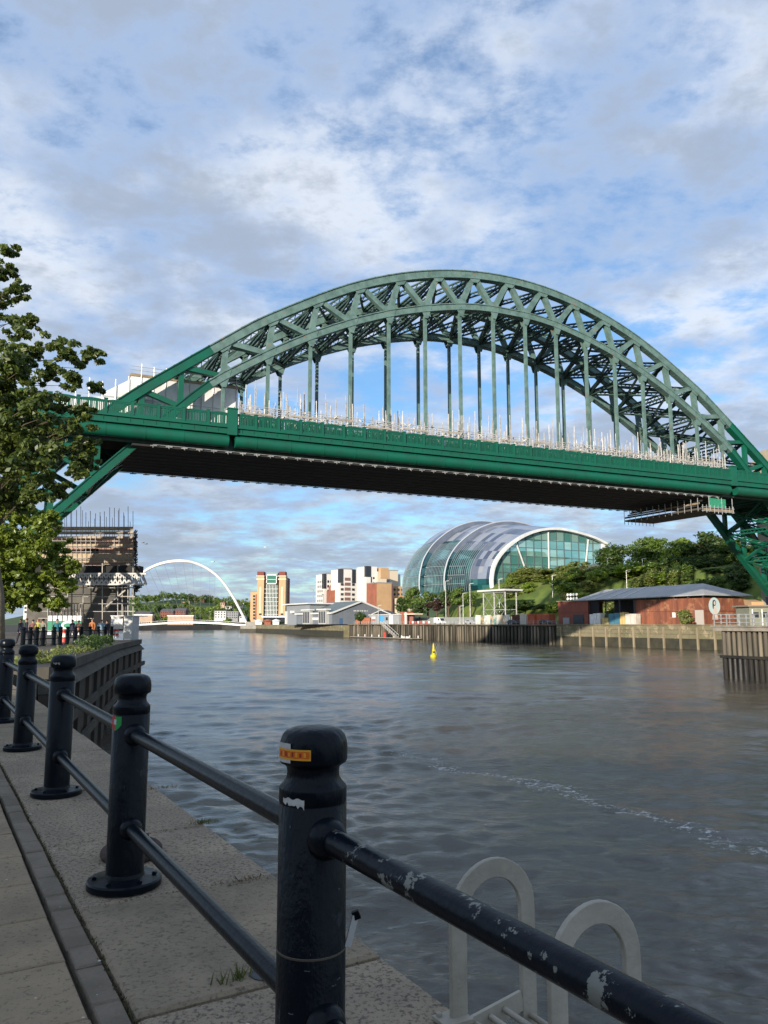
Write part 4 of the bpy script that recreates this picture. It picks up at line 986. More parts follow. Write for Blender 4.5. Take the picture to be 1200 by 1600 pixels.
wpane = [glassy('great window pale', (.30, .50, .43), .40), glassy('great window teal', (.10, .32, .27), .45), glassy('great window clear', (.18, .40, .34), .50)]
cols_ = np.linspace(-23.6, 25.5, 15); rows_ = [17.2, 20.2, 23.2, 26.2, 29.2, 32.2, 35.2, 40]
for i in range(len(cols_) - 1):
    al_, ah = cols_[i], cols_[i + 1]; ta_, tb_ = (rimz(al_) or 24) - 1.0, (rimz(ah) or 24) - 1.0
    for j in range(len(rows_) - 1):
        zl_, zh = rows_[j], rows_[j + 1]
        if zl_ > max(ta_, tb_) - .2: continue
        qa, qb = min(zh, ta_), min(zh, tb_)
        if qa <= zl_ + .05: qa = zl_ + .05
        if qb <= zl_ + .05: qb = zl_ + .05
        MB().add([wpt(al_, zl_, .9), wpt(ah, zl_, .9), wpt(ah, qb, .9), wpt(al_, qa, .9)], [(0, 1, 2, 3)]).build('window_pane', rgl.choice(wpane), hall)
mull = mat('window mullion', (.10, .14, .14), .5)
for i, a_ in enumerate(cols_[1:-1]):
    MB().beam(wpt(a_, 17.2, .75), wpt(a_, (rimz(a_) or 24) - .8, .75), .16 if i % 2 else .3, .3, up=SD).build('mullion', mull, hall)
for z in rows_[1:-1]:
    lo_ = min([a_ for a_, zz_ in rim if zz_ >= z - .3] or [-20]); 
    MB().beam(wpt(max(lo_, -24) + .4, z, .7), wpt(25.2, z, .7), .14, .2, up=(0, 0, 1)).build('transom', mull, hall)
for a0, z0_, a1, z1_ in ((-14.2, 33.6, -9.5, 22.5), (0.5, 38.2, 0.2, 19), (19.5, 36.5, 17.6, 26)):
    MB().beam(wpt(a0, z0_, .3), wpt(a1, z1_, .3), .42, .42).build('raking_column', WHITE, hall)
MB().hexa([wpt(a_, z, ds) for z in (16.8, 17.4) for a_, ds in ((-25, -1.5), (27, -1.5), (27, 2), (-25, 2))]).build('terrace_edge', CONC, hall, fix=True)
MB().hexa([wpt(25.6, 17, .2), wpt(28.4, 17, .2), wpt(28.4, 17, 1.2), wpt(25.6, 17, 1.2), wpt(26.6, 36, .2), wpt(28.6, 35.5, .2), wpt(28.6, 35.5, 1.2), wpt(26.6, 36, 1.2)]).build('rim_leg', WHITE, hall, fix=True)
# sloping entrance canopy in front of the window
MB().hexa([wpt(-3, 22.0, -9), wpt(22, 27.2, -9), wpt(22, 27.2, -2), wpt(-3, 22.0, -2), wpt(-3, 22.5, -9), wpt(22, 27.9, -9), wpt(22, 27.9, -2), wpt(-3, 22.5, -2)]).build('entrance_canopy', mat('canopy grey', (.16, .17, .17), .5), hall, fix=True)

# --- apartment towers --------------------------------------------------
AW = mat('tower white render', (.70, .67, .62), .7, 0, (.62, .59, .54), .05); AG = mat('tower grey cladding', (.26, .26, .27), .6); ADK = mat('tower dark glazing', (.03, .035, .045), .15)
AO = mat('tower orange brick', (.52, .33, .17), .85, 0, (.44, .28, .15), .2); AR = mat('tower red brick', (.32, .11, .065), .85, 0, (.24, .09, .06), .3); AB = mat('tower brown bay', (.20, .11, .095), .7); AC = mat('tower cream', (.64, .54, .40), .8)
wmesh = MB().box(-.5, .5, -.5, .5, -.5, .5).mesh('window'); wmesh.materials.append(ADK)
def wins(parent, c0, ax, nrm, cols__, rows__, z0, dz, w_, h_, mm=None):
    # windows as shallow boxes on a face: c0 start point, ax unit along face, nrm outward
    for c_ in cols__:
        for r in range(rows__):
            o = bpy.data.objects.new('window', wmesh); col.objects.link(o); o.parent = parent
            p = c0 + ax * c_ + nrm * .06; o.location = Vector((p.x, p.y, z0 + r * dz)) - parent.location
            o.rotation_euler = (0, 0, math.atan2(ax.y, ax.x)); o.scale = (w_, .3, h_)
def ublock(parent, name, Y, xl, xm, xr, yt, m_up, m_riv=None, zb=5.0, corner=None):
    # block whose near corner shows in column xm; its river face runs left to xl, its upstream face right to xr
    c = P(xm, 974, Y); c.z = 0; s0_, a0_ = (c - S0).dot(SD), (c - S0).dot(SN)
    s1_ = s_at(xl, a0_) if xl < xm else s0_ + 9; a1_ = a_at(xr, s0_); zt = P(xm, yt, Y).z
    if s1_ < s0_ + 3: s1_ = s0_ + 12
    o = MB().hexa(sbox(s0_, s1_, a0_, a1_, zb, zt)).build(name, [m_up, m_riv or m_up], parent, fix=True)
    mi = []
    for f in o.data.polygons: mi.append(1 if f.normal.dot(-SN) > .9 else 0)
    o.data.polygons.foreach_set('material_index', mi)
    return s0_, s1_, a0_, a1_, zb, zt
YA = 470.0
apt = thing('apartment_tower', P(505, 974, YA + 20), 'white apartment tower leftmost of the row, with dark glazed corner', 'apartment tower', 'apartment towers')
s0_, s1_, a0_, a1_, zb, zt = ublock(apt, 'wall', YA + 20, 493, 506, 524, 897, AW, AW)
put('dark_bay', apt, ADK, s0_ - .3, s0_ + 3, a0_ - .25, a0_ + 1.2, zt - 9, zt + .3); put('roof_plant', apt, AG, s0_ + 2, s1_ - 2, a0_ + 2, a1_ - 2, zt + .01, zt + 1.2)
put('orange_top', apt, AO, s0_ - .2, s0_ + 6, a1_ - 3.4, a1_ + 1.6, zt - 7.5, zt - .8)
wins(apt, S(s0_, a0_, 0), SN, -SD, [2.6, 4.6], 9, 8, 2.95, 1.0, 1.5); wins(apt, S(s0_, a0_, 0), SD, -SN, [3, 6, 9], 9, 8, 2.95, 1.0, 1.5)
apt = thing('brick_apartment_block', P(520, 974, YA + 15), 'low orange and red brick block between the two left white towers', 'apartment block', 'brick apartment blocks')
q = ublock(apt, 'wall', YA + 15, 513, 517, 530, 915.5, AO, AR); ublock(apt, 'stair_wing', YA + 5, 520, 523, 531, 922, AO, AR)
wins(apt, S(q[0], q[2], 0), SN, -SD, [.9, 2.6, 4.3], 6, 8, 3.0, .9, 1.4)
apt = thing('apartment_tower', P(542, 974, YA), 'white apartment tower with brown balcony bays in the middle', 'apartment tower', 'apartment towers')
s0_, s1_, a0_, a1_, zb, zt = ublock(apt, 'wall', YA, 528, 530, 557, 889.5, AW, AW)
aw = a1_ - a0_
for i in range(9): put('balcony_bay', apt, AB, s0_ - .25, s0_ + .5, a0_ + aw * .30, a0_ + aw * .62, 7.5 + i * 2.95, 9.3 + i * 2.95)
put('dark_bay', apt, ADK, s0_ - .3, s0_ + 2, a0_ - .2, a0_ + aw * .2, zt - 8, zt + .25); put('dark_bay', apt, ADK, s0_ - .3, s0_ + 2, a0_ + aw * .72, a0_ + aw * .93, zt - 8, zt + .25)
put('grey_flank', apt, AG, s0_ + .6, s1_ - 1, a1_ + .01, a1_ + 3.2, zb, zt - .6); put('roof_plant', apt, AG, s0_ + 2, s1_ - 2, a0_ + 2, a1_ - 2, zt + .01, zt + 1.0)
wins(apt, S(s0_, a0_, 0), SN, -SD, [aw * .15, aw * .80], 8, 8.2, 2.95, 1.7, 1.4)
apt = thing('brick_apartment_block', P(568, 974, YA + 6), 'slim brick block with one column of windows between two white towers', 'apartment block', 'brick apartment blocks')
q = ublock(apt, 'wall', YA + 6, 559, 561, 567.5, 913.5, AO, AR); ublock(apt, 'red_wing', YA + 7, 566, 567.8, 574, 914, AR, AR)
wins(apt, S(q[0], q[2], 0), SN, -SD, [1.3], 7, 8, 2.9, 1.1, 1.5)
apt = thing('apartment_tower', P(585, 974, YA - 15), 'tallest white apartment tower with dark strips beside the orange gable', 'apartment tower', 'apartment towers')
s0_, s1_, a0_, a1_, zb, zt = ublock(apt, 'wall', YA - 15, 570, 572, 589, 885, AW, AW); aw = a1_ - a0_
put('dark_bay', apt, ADK, s0_ - .3, s0_ + 2, a0_ - .2, a0_ + aw * .42, zt - 6, zt + .25); put('dark_strip', apt, ADK, s0_ - .12, s0_ + .5, a0_ + aw * .42, a0_ + aw * .52, zb, zt - 6)
put('dark_strip', apt, ADK, s0_ - .12, s0_ + .5, a1_ - .5, a1_ + .35, zb, zt - 5)
q = ublock(apt, 'cream_wing', YA - 13, 588.5, 589.6, 604, 893, AC, AC); put('orange_top', apt, AO, q[0] - .2, q[0] + 5, q[2] + 2, q[3] + 1.4, q[5] - 4, q[5] + 2.2)
wins(apt, S(s0_, a0_, 0), SN, -SD, [aw * .68], 9, 8.2, 2.95, .9, 1.2)
apt = thing('orange_brick_block', P(600, 974, YA - 30), 'windowless orange brick gable block in front of the tallest white tower', 'apartment block')
q = ublock(apt, 'wall', YA - 30, 586, 588.5, 612, 911, AO, AR); put('roof_edge', apt, AG, q[0] - .2, q[1], q[2] - .2, q[3] + .2, q[5] + .01, q[5] + .5)
put('brown_flank', apt, AB, q[0] + .5, q[1], q[3] + .01, q[3] + 1.2, q[4], q[5] - .6)
apt = thing('cream_apartment_tower', P(615, 974, YA + 20), 'plain cream tower partly hidden behind the concert hall', 'apartment tower', 'apartment towers')
q = ublock(apt, 'wall', YA + 20, 607, 609, 622, 891.5, AC, AG); put('roof_edge', apt, AG, q[0] - .2, q[1], q[2] - .2, q[3] + .2, q[5] + .01, q[5] + .4); put('side_wing', apt, AW, q[0] + 2, q[1], q[3] + .01, q[3] + 3, q[4], q[5] - 2)
apt = thing('tan_terrace_block', P(622, 974, YA - 20), 'low tan stepped terrace block at the foot of the cream tower', 'apartment block')
q = ublock(apt, 'wall', YA - 20, 611, 613, 640, 916, AO, AO); put('terrace', apt, AC, q[0] - 6, q[0] - .01, q[2], q[3], 5, q[5] - 7)
wins(apt, S(q[0], q[2], 0), SN, -SD, [1.5, 4, 6.5], 2, q[5] - 4.5, 2.6, 1.2, 1.2)
# thin mast
c = P(489, 974, 480); t = thing('lamp_mast', Vector((c.x, c.y, 5)), 'tall grey lamp mast left of the apartment towers', 'mast')
MB().beam((c.x, c.y, 5), (c.x, c.y, P(489, 921, 480).z), .5, .5).build('pole', AG, t); MB().beam(P(484, 919.5, 480), P(490, 921.5, 480), .7, .5).build('lamp_arm', AG, t)
# --- flour mill arts centre --------------------------------------------
YB_ = 520.0
bal = thing('flour_mill_arts_centre', P(420, 968, YB_), 'tall orange brick former flour mill with glazed centre between two towers', 'building')
BO = mat('mill orange brick', (.52, .36, .20), .85, 0, (.45, .31, .175), .15); BR = mat('mill dark red brick', (.20, .060, .045), .85); BT = mat('mill pale band', (.72, .58, .40), .8); BG = glassy('mill teal glass', (.03, .10, .085), .12)
def bbox(name, m_, x0, x1, y0, y1, d0, d1, par=bal):
    a_, b_ = P(x0, y1, YB_), P(x1, y0, YB_)
    return MB().box(a_.x, b_.x, YB_ + d0, YB_ + d1, a_.z, b_.z).build(name, m_, par)
bbox('core', BR, 401.5, 445.8, 901, 972, 1.5, 26)
for x0, x1 in ((400.8, 412.8), (434.8, 446.6)):
    bbox('corner_tower', BO, x0, x1, 899.2, 972, 0, 9); bbox('tower_cap', BR, x0 + .8, x1 - .8, 893, 899.1, .6, 9); bbox('stone_band', BT, x0 - .25, x1 + .25, 899.3, 900.6, -.3, 8.5); bbox('stone_band', BT, x0 - .25, x1 + .25, 904, 906, -.3, 8.5)
    bbox('window_strip', BT, (x0 + x1) / 2 - 2, (x0 + x1) / 2 + 2, 917, 958, -.25, .5); bbox('window_slot', mat('strip grey', (.45, .43, .40), .5), (x0 + x1) / 2 - .7, (x0 + x1) / 2 + .7, 918, 957, -.4, .4)
    bbox('dark_vent', ADK, (x0 + x1) / 2 - 2, (x0 + x1) / 2 + 2, 958.5, 961, -.2, .4)
bbox('glazed_front', BG, 413.2, 434.4, 911, 966, .8, 1.4)
for i in range(8): bbox('glazing_mullion', WHITE, 416.0 + i * 2.3 - .22, 416.0 + i * 2.3 + .22, 912, 966, .3, .75)
for i in range(7): bbox('glazing_transom', WHITE, 413.2, 434.4, 920 + i * 6.6, 920.5 + i * 6.6, .35, .72)
bbox('viewing_box_glass', mat('viewing box glass', (.05, .17, .13), .1), 417.6, 432, 899.5, 912, -.8, 1.2)
for a_ in ((416.4, 417.9, 898, 913), (431.6, 433.1, 898, 913), (416.4, 433.1, 897.6, 899.3), (416.4, 433.1, 911.2, 913), (416.4, 433.1, 905.3, 906)): bbox('viewing_box_frame', WHITE, a_[0], a_[1], a_[2], a_[3], -1.3, -.82)
bbox('roof_pavilion', mat('pavilion green', (.20, .30, .26), .5), 416, 433, 894, 897.5, 3, 12)
bbox('side_wing', BO, 388, 400.6, 924, 972, 6, 22); bbox('wing_coping', AG, 387.6, 400.7, 922.8, 923.9, 5.7, 22)
bbox('wing_red_bay', AR, 396.2, 400.5, 928, 972, 5.5, 5.99)
for i in range(8): bbox('window', ADK, 393.2, 396.0, 929.5 + i * 5, 932.5 + i * 5, 5.6, 6.2)
bbox('entrance_canopy', WHITE, 410, 462, 962.8, 964.8, -3, 3); bbox('ground_floor_glass', ADK, 412, 461, 964.9, 972, -.5, 1.45)
ar = thing('red_brick_annexe', P(453, 968, YB_ + 30), 'low dark red brick building right of the flour mill', 'building')
a_, b_ = P(446, 972, YB_ + 30), P(462, 949, YB_ + 30)
MB().box(a_.x, b_.x, YB_ + 30, YB_ + 45, a_.z, b_.z).build('wall', BR, ar); MB().box(a_.x - .2, b_.x + .2, YB_ + 29.8, YB_ + 45, b_.z + .01, b_.z + .6).build('roof_edge', AG, ar)
for i in range(5): MB().box(a_.x + 1 + i * 1.3, a_.x + 1.7 + i * 1.3, YB_ + 29.85, YB_ + 30.1, b_.z - 4, b_.z - 2.6).build('window', WHITE, ar)
# --- grey riverside sheds ----------------------------------------------
GC = mat('grey profiled cladding', (.17, .19, .215), .6, 0, (.145, .16, .185), .4); GR = mat('grey green roof', (.15, .185, .18), .55, 0, (.12, .15, .15), .2); TRIM = mat('white trim', (.62, .62, .60), .6)
a0 = 7.0; s0 = s_at(519, a0); a1 = a_at(606, s0); s1 = s_at(463, a0); ze = zat(519, 957, S(s0, a0, 0)); zr = zat(561, 941, S(s0, (a0 + a1) / 2, 0)); am = (a0 + a1) / 2
sh = thing('grey_gabled_shed', S(s0, am, 5.4), 'long grey gabled riverside shed with white verge trim and a sign on its gable', 'shed')
def gable(par, name, s0, s1, a0, a1, ze, zr, m_, zb=5.0):
    am = (a0 + a1) / 2
    v = [S(s_, a_, z) for s_ in (s0, s1) for a_, z in ((a0, zb), (a1, zb), (a1, ze), (am, zr), (a0, ze))]
    return MB().add(v, [(0, 1, 2, 3, 4), (9, 8, 7, 6, 5)] + [(i, (i + 1) % 5, 5 + (i + 1) % 5, 5 + i) for i in range(5)]).build(name, m_, par, fix=True)
gable(sh, 'wall', s0, s1, a0, a1, ze, zr, GC)
for sg, (aa0, aa1) in ((-1, (a0 - .8, am)), (1, (am, a1 + .8))):
    z0_, z1_ = (ze - .35, zr + .3) if sg < 0 else (zr + .3, ze - .35)
    MB().hexa([S(s_, a_, z) for dz in (0, .35) for s_, a_, z in ((s0 - .8, aa0, z0_ + dz), (s1, aa0, z0_ + dz), (s1, aa1, z1_ + dz), (s0 - .8, aa1, z1_ + dz))]).build('roof', GR, sh, fix=True)
    MB().beam(S(s0 - .95, aa0, z0_ + .1), S(s0 - .95, aa1, z1_ + .1), .25, .75).build('verge_trim', TRIM, sh)
MB().beam(S(s0 - .8, a0 - .95, ze - .3), S(s1, a0 - .95, ze - .3), .3, .7).build('eaves_trim', TRIM, sh)
for i, f in enumerate((.18, .62)):
    sm = s0 + (s1 - s0) * f; wd_ = (s1 - s0) * .10
    put('stair_bay', sh, mat('bay pale panel', (.42, .42, .40), .6), sm - wd_, sm + wd_, a0 - 1.6, a0 - .01, 5.4, ze + 1.2); put('bay_roof', sh, TRIM, sm - wd_ * 1.3, sm + wd_ * 1.3, a0 - 2.2, a0 + .3, ze + 1.21, ze + 1.8)
    for k in range(4): put('bay_window', sh, ADK, sm - wd_ * .8 + k * wd_ * .45, sm - wd_ * .55 + k * wd_ * .45, a0 - 1.75, a0 - 1.61, 6, ze + .6)
for k in range(12):
    sm = s0 + (s1 - s0) * (.31 + k * .02); put('window', sh, TRIM, sm, sm + .7, a0 - .12, a0 - .01, 7.4, 8.6)
# sign on the gable: two short lines of illegible white lettering and a small crest
ct = s0 - .08
for row, (z, pat) in enumerate(((zr - 4.3, '11101101 1101101'),)):
    for i, ch in enumerate(pat):
        if ch == '1': put('sign_letter', sh, TRIM, ct - .05, ct + .05, am - 3.6 + i * .46, am - 3.25 + i * .46, z, z + .55)
put('sign_crest', sh, TRIM, ct - .05, ct + .05, am - 2.3, am - .9, zr - 6.9, zr - 5.2); put('sign_crest_base', sh, GR, ct - .05, ct + .05, am - 2.0, am - 1.2, zr - 7.9, zr - 7.0)
put('sign_letter', sh, TRIM, ct - .05, ct + .05, am + .6, am + 1.4, zr - 6.5, zr - 5.9)
put('door', sh, mat('blue door', (.06, .13, .25), .5), s0 - .12, s0 - .01, a0 + 3.6, a0 + 5.2, 5.4, 8.2)
fb = thing('grey_flat_roofed_block', S(s1 - 6, 14, 5.4), 'grey flat roofed block with overhanging white roof behind the gabled shed', 'building')
sq0, aq0 = s0 + 14, am - 2; sq1 = s_at(458, a0 + 1)
put('wall', fb, mat('grey blue panel', (.24, .26, .28), .6), sq1 - 22, sq1 + 8, a0 + .5, a0 + 22, 5.0, zat(500, 945.5, S(sq1, 12, 0))); put('roof', fb, TRIM, sq1 - 24, sq1 + 9.5, a0 - 1.5, a0 + 24, zat(500, 945.4, S(sq1, 12, 0)), zat(500, 943.6, S(sq1, 12, 0)))
put('roof_vent', fb, WHITE, sq1 - 3, sq1 - 1, a0 - 1.2, a0 + .4, 11, 12.2); put('corner_post', fb, TRIM, sq1 + 6.5, sq1 + 8.3, a0 - .2, a0 + .48, 5.4, 12)
# cabin with pediment
ac = 4.2; sc0 = s_at(577, ac); 
cb = thing('grey_harbour_cabin', S(sc0 - 4, ac + 3, 5.5), 'low grey cabin with small pediment, blue panel and white door behind the pontoon', 'cabin')
sR = s_at(624, ac); zt = zat(600, 961.5, S(sc0, ac, 0)); CG = mat('cabin grey boards', (.33, .34, .34), .7, 0, (.27, .28, .29), .8)
put('wall', cb, CG, sR, sc0, ac, ac + 7, 5.3, zt); put('roof_edge', cb, TRIM, sR - .3, sc0 + .3, ac - .35, ac + 7, zt + .01, zt + .3)
sp0 = s_at(612, ac); sp1 = s_at(582, ac)
MB().add([S(q, a_, z) for a_ in (ac - .3, ac + 3) for q, z in ((sp0, zt + .31), (sp1, zt + .31), ((sp0 + sp1) / 2, zt + 1.9))], [(0, 1, 2), (5, 4, 3), (0, 3, 4, 1), (1, 4, 5, 2), (2, 5, 3, 0)]).build('pediment', mat('pediment dark', (.05, .06, .07), .5), cb, fix=True)
for q0, q1, z in ((sp0, (sp0 + sp1) / 2, 0), ((sp0 + sp1) / 2, sp1, 1)):
    MB().beam(S(q0 , ac - .4, zt + (.35 if z == 0 else 2.0)), S(q1, ac - .4, zt + (2.0 if z == 0 else .35)), .25, .3).build('pediment_trim', TRIM, cb)
def onface(par, name, m_, x0, x1, z0, z1, a_=ac, pr_=.1): return put(name, par, m_, s_at(x1, a_), s_at(x0, a_), a_ - pr_, a_ - .01, z0, z1)
onface(cb, 'sign', mat('sign white', (.7, .68, .66), .6), 581, 586.5, 7.6, 8.5); onface(cb, 'sign_text', mat('sign red', (.5, .12, .10), .6), 581.5, 586, 6.9, 7.5); onface(cb, 'blue_panel', mat('blue panel', (.10, .36, .62), .5), 592.5, 600.5, 6.6, 9.0); onface(cb, 'white_door', WHITE, 608.5, 614, 5.5, 8.9); onface(cb, 'window', ADK, 603, 606, 7, 8.2)
rb = thing('red_brick_gatehouse', S(s_at(637, 6), 6, 5.5), 'small red framed gatehouse with pale canopy beside the grey cabin', 'gatehouse')
put('wall', rb, AR, s_at(632, 5), s_at(625, 5), 5, 9, 5.3, zat(628, 956, S(s_at(628, 5), 5, 0))); put('canopy', rb, AC, s_at(650, 5), s_at(632.5, 5), 4.6, 8, zat(640, 960.5, S(s_at(640, 5), 5, 0)), zat(640, 958.5, S(s_at(640, 5), 5, 0)))
put('white_post', rb, WHITE, s_at(635.3, 4.4), s_at(633.3, 4.4), 4.1, 4.5, 5.4, zat(634, 957, S(s_at(634, 4.4), 4.4, 0))); put('back_panel', rb, mat('dull red panel', (.30, .14, .11), .8), s_at(645, 6.5), s_at(638, 6.5), 6.5, 6.8, 5.4, 8.4)
ob = thing('orange_brick_low_wall', S(s_at(568, 3.5), 3.5, 5.4), 'orange brick garden wall left of the grey harbour cabin', 'wall'); put('brickwork', ob, mat('orange brick wall', (.42, .16, .08), .85, 0, (.34, .12, .07), .6), s_at(577, 3.2), s_at(556, 3.2), 3.2, 3.7, 5.2, 8.0); put('wall_coping', ob, AR, s_at(577, 3.2), s_at(556, 3.2), 3.05, 3.85, 8.01, 8.2)
# red and white plastic barriers, quay fence
BRD = mat('barrier red', (.55, .06, .04), .5); 
for i, x in enumerate(np.arange(641, 672, 4.2)):
    ss_ = s_at(x, 2.2); t = thing('road_barrier', S(ss_, 2.2, 5.5), f'{"red" if i % 2 == 0 else "white"} plastic road barrier on the timber quay, {["first", "second", "third", "fourth", "fifth", "sixth", "seventh", "eighth"][i]} from the grey cabin', 'barrier', 'barriers on the timber quay')
    put('panel', t, BRD if i % 2 == 0 else WHITE, ss_ - .55, ss_ + .55, 2.1, 2.3, 5.75, 6.6); put('foot', t, BRD, ss_ - .6, ss_ - .4, 1.95, 2.45, 5.51, 5.74); put('foot', t, BRD, ss_ + .4, ss_ + .6, 1.95, 2.45, 5.51, 5.74)
qf = thing('quay_edge_fence', S(60, .3, 5.5), 'thin metal fence along the top of the timber pile wall', 'fence')
m2 = MB(); sfa, sfb = s_at(870, .2), s_at(552, .2)
for q in np.arange(sfa, sfb, 2.0): m2.beam(S(q, .2, 5.5), S(q, .2, 6.55), .07, .07)
o = m2.build('fence_post', GREY_STEEL, qf); o['kind'] = 'stuff'
for z in (6.5, 6.0): MB().beam(S(sfa, .2, z), S(sfb, .2, z), .05, .05).build('fence_rail', GREY_STEEL, qf)
# white van
sv_ = s_at(686, 3.0); van = thing('parked_van', S(sv_, 3.4, 5.42), 'white panel van parked on the timber quay', 'van')
VW = mat('van white', (.78, .78, .77), .3); pf = [(-2.6, .35), (2.5, .35), (2.55, .95), (1.75, 1.25), (1.15, 2.15), (.6, 2.4), (-2.5, 2.4), (-2.65, 1.4)]
def vp(l_, w_, z): return S(sv_ - l_, 3.4 + w_, 5.45 + z)
n = len(pf); MB().add([vp(l_, w_, z) for w_ in (-.95, .95) for l_, z in pf], [tuple(range(n)), tuple(range(2 * n - 1, n - 1, -1))] + [(i, (i + 1) % n, n + (i + 1) % n, n + i) for i in range(n)]).build('body', VW, van, fix=True)
for l_ in (-1.7, 1.65):
    for w_ in (-.93, .93):
        c = vp(l_, w_, .36); o = MB().tube([c - SN * .12, c + SN * .12], .36, 16).build('wheel', mat('tyre rubber', (.02, .02, .02), .8), van)
        MB().tube([c - SN * .135, c + SN * .135], .19, 12).build('rim', GREY_STEEL, o).location = (0, 0, 0)
for w_ in (-.97, .955):
    MB().hexa([vp(l_, w_ + dw, z) for dw in (0, .015) for l_, z in ((.25, 1.35), (1.05, 1.35), (.85, 2.05), (.25, 2.05))]).build('side_window', GLASSDK, van, fix=True)
MB().hexa([vp(l_, w_, z) for l_, z, w_ in ((1.77, 1.27, -.8), (1.77, 1.27, .8), (1.2, 2.12, .75), (1.2, 2.12, -.75), (1.80, 1.30, -.8), (1.80, 1.30, .8), (1.23, 2.15, .75), (1.23, 2.15, -.75))]).build('windscreen', GLASSDK, van, fix=True)
for w_ in (-.7, .7): MB().hexa([vp(l_, w_ + dw, z) for l_, z in ((2.50, .75), (2.56, .95)) for dw in (-.15, .15)] + [vp(l_ + .03, w_ + dw, z) for l_, z in ((2.50, .75), (2.56, .95)) for dw in (-.15, .15)]).build('headlight', WHITE, van)
# stored plant, containers and hoardings
CM = {'rust': mat('rust red container', (.24, .075, .045), .75, 0, (.17, .055, .038), .6), 'orange': mat('orange container', (.46, .12, .05), .7, 0, (.36, .09, .05), .7), 'cream': mat('cream container', (.55, .50, .42), .7), 'brown': mat('dark rusty container', (.13, .05, .035), .8, 0, (.08, .04, .03), .8)}
def container(x0, x1, a_, yt, m_, lab, grp='stored containers on the far quay', dep=2.4, rib=True):
    sa, sb = s_at(x1, a_), s_at(x0, a_); zt = zat((x0 + x1) / 2, yt, S((sa + sb) / 2, a_, 0)); t = thing('storage_container', S((sa + sb) / 2, a_ + dep / 2, 5.45), lab, 'container', grp)
    put('body', t, m_, sa, sb, a_, a_ + dep, 5.5, zt); put('roof_rail', t, m_, sa - .04, sb + .04, a_ - .09, a_ - .005, zt - .16, zt + .03); put('bottom_rail', t, m_, sa - .04, sb + .04, a_ - .09, a_ - .005, 5.5, 5.68)
    q = sa + .2
    while rib and q < sb - .2:
        put('side_rib', t, m_, q, q + .14, a_ - .06, a_ - .004, 5.69, zt - .17); q += .5
    return t
container(800, 812, 4.0, 960.5, CM['brown'], 'dark rusty container right of the painted hoarding'); container(812.5, 822, 3.6, 959.5, CM['cream'], 'cream container with peeling paint between rusty ones'); container(822.5, 835, 4.2, 959.5, CM['orange'], 'orange container next to the cream one'); container(835.5, 858, 5.0, 959.8, CM['orange'], 'long faded orange container nearest the rusty hut')
hb = thing('painted_hoarding', S(s_at(773, 3.4), 3.4, 5.45), 'hoarding painted with big colourful shapes on the timber quay', 'hoarding')
hc = [(.62, .58, .48), (.60, .36, .12), (.70, .68, .62), (.62, .60, .56), (.03, .14, .15), (.10, .22, .20), (.55, .50, .40), (.62, .42, .22), (.66, .64, .58), (.52, .50, .47)]
for i, c in enumerate(hc):
    xa, xb = 746 + i * 5, 751 + i * 5
    put('hoarding_panel', hb, mat(f'hoarding paint {i}', c, .7, 0, hc[(i + 3) % 10], .7, coords='World'), s_at(xb, 3.4), s_at(xa, 3.4) - .04, 3.4, 3.5, 5.5, zat(770, 960.8 + (i % 3) * .4, S(s_at(770, 3.4), 3.4, 0)))
put('hoarding_post', hb, WHITE, s_at(746, 3.2), s_at(744, 3.2), 3.0, 3.3, 5.5, zat(745, 961, S(s_at(745, 3.2), 3.2, 0)))
for x, c, lab in ((733, (.6, .6, .6), 'silver parked car on the timber quay right of the white van'), (800, (.05, .05, .06), 'dark parked car in front of the painted hoarding'), (851, (.03, .03, .035), 'black parked car in front of the orange container')):
    sv2 = s_at(x, 2.0); t = thing('parked_car', S(sv2, 2.4, 5.45), lab, 'car', 'cars parked on the far quay'); cp = mat('car paint ' + lab[:6], c, .3, .3)
    pf2 = [(-2, .3), (2, .3), (2.05, .7), (1.2, .9), (.6, 1.38), (-.9, 1.4), (-1.7, .95), (-2.05, .85)]; n = len(pf2)
    MB().add([S(sv2 - l_, 2.4 + w_, 5.5 + z) for w_ in (-.8, .8) for l_, z in pf2], [tuple(range(n)), tuple(range(2 * n - 1, n - 1, -1))] + [(i, (i + 1) % n, n + (i + 1) % n, n + i) for i in range(n)]).build('body', cp, t, fix=True)
    MB().hexa([S(sv2 - l_, 2.4 + w_, 5.5 + z) for w_ in (-.815, -.803) for l_, z in ((-1.4, .95), (1.0, .95), (.5, 1.3), (-.85, 1.3))]).build('side_window', GLASSDK, t, fix=True)
    for l_ in (-1.25, 1.25): c_ = S(sv2 - l_, 1.62, 5.83); MB().tube([c_ - SN * .1, c_ + SN * .1], .32, 12).build('wheel', MATS['tyre rubber'], t)
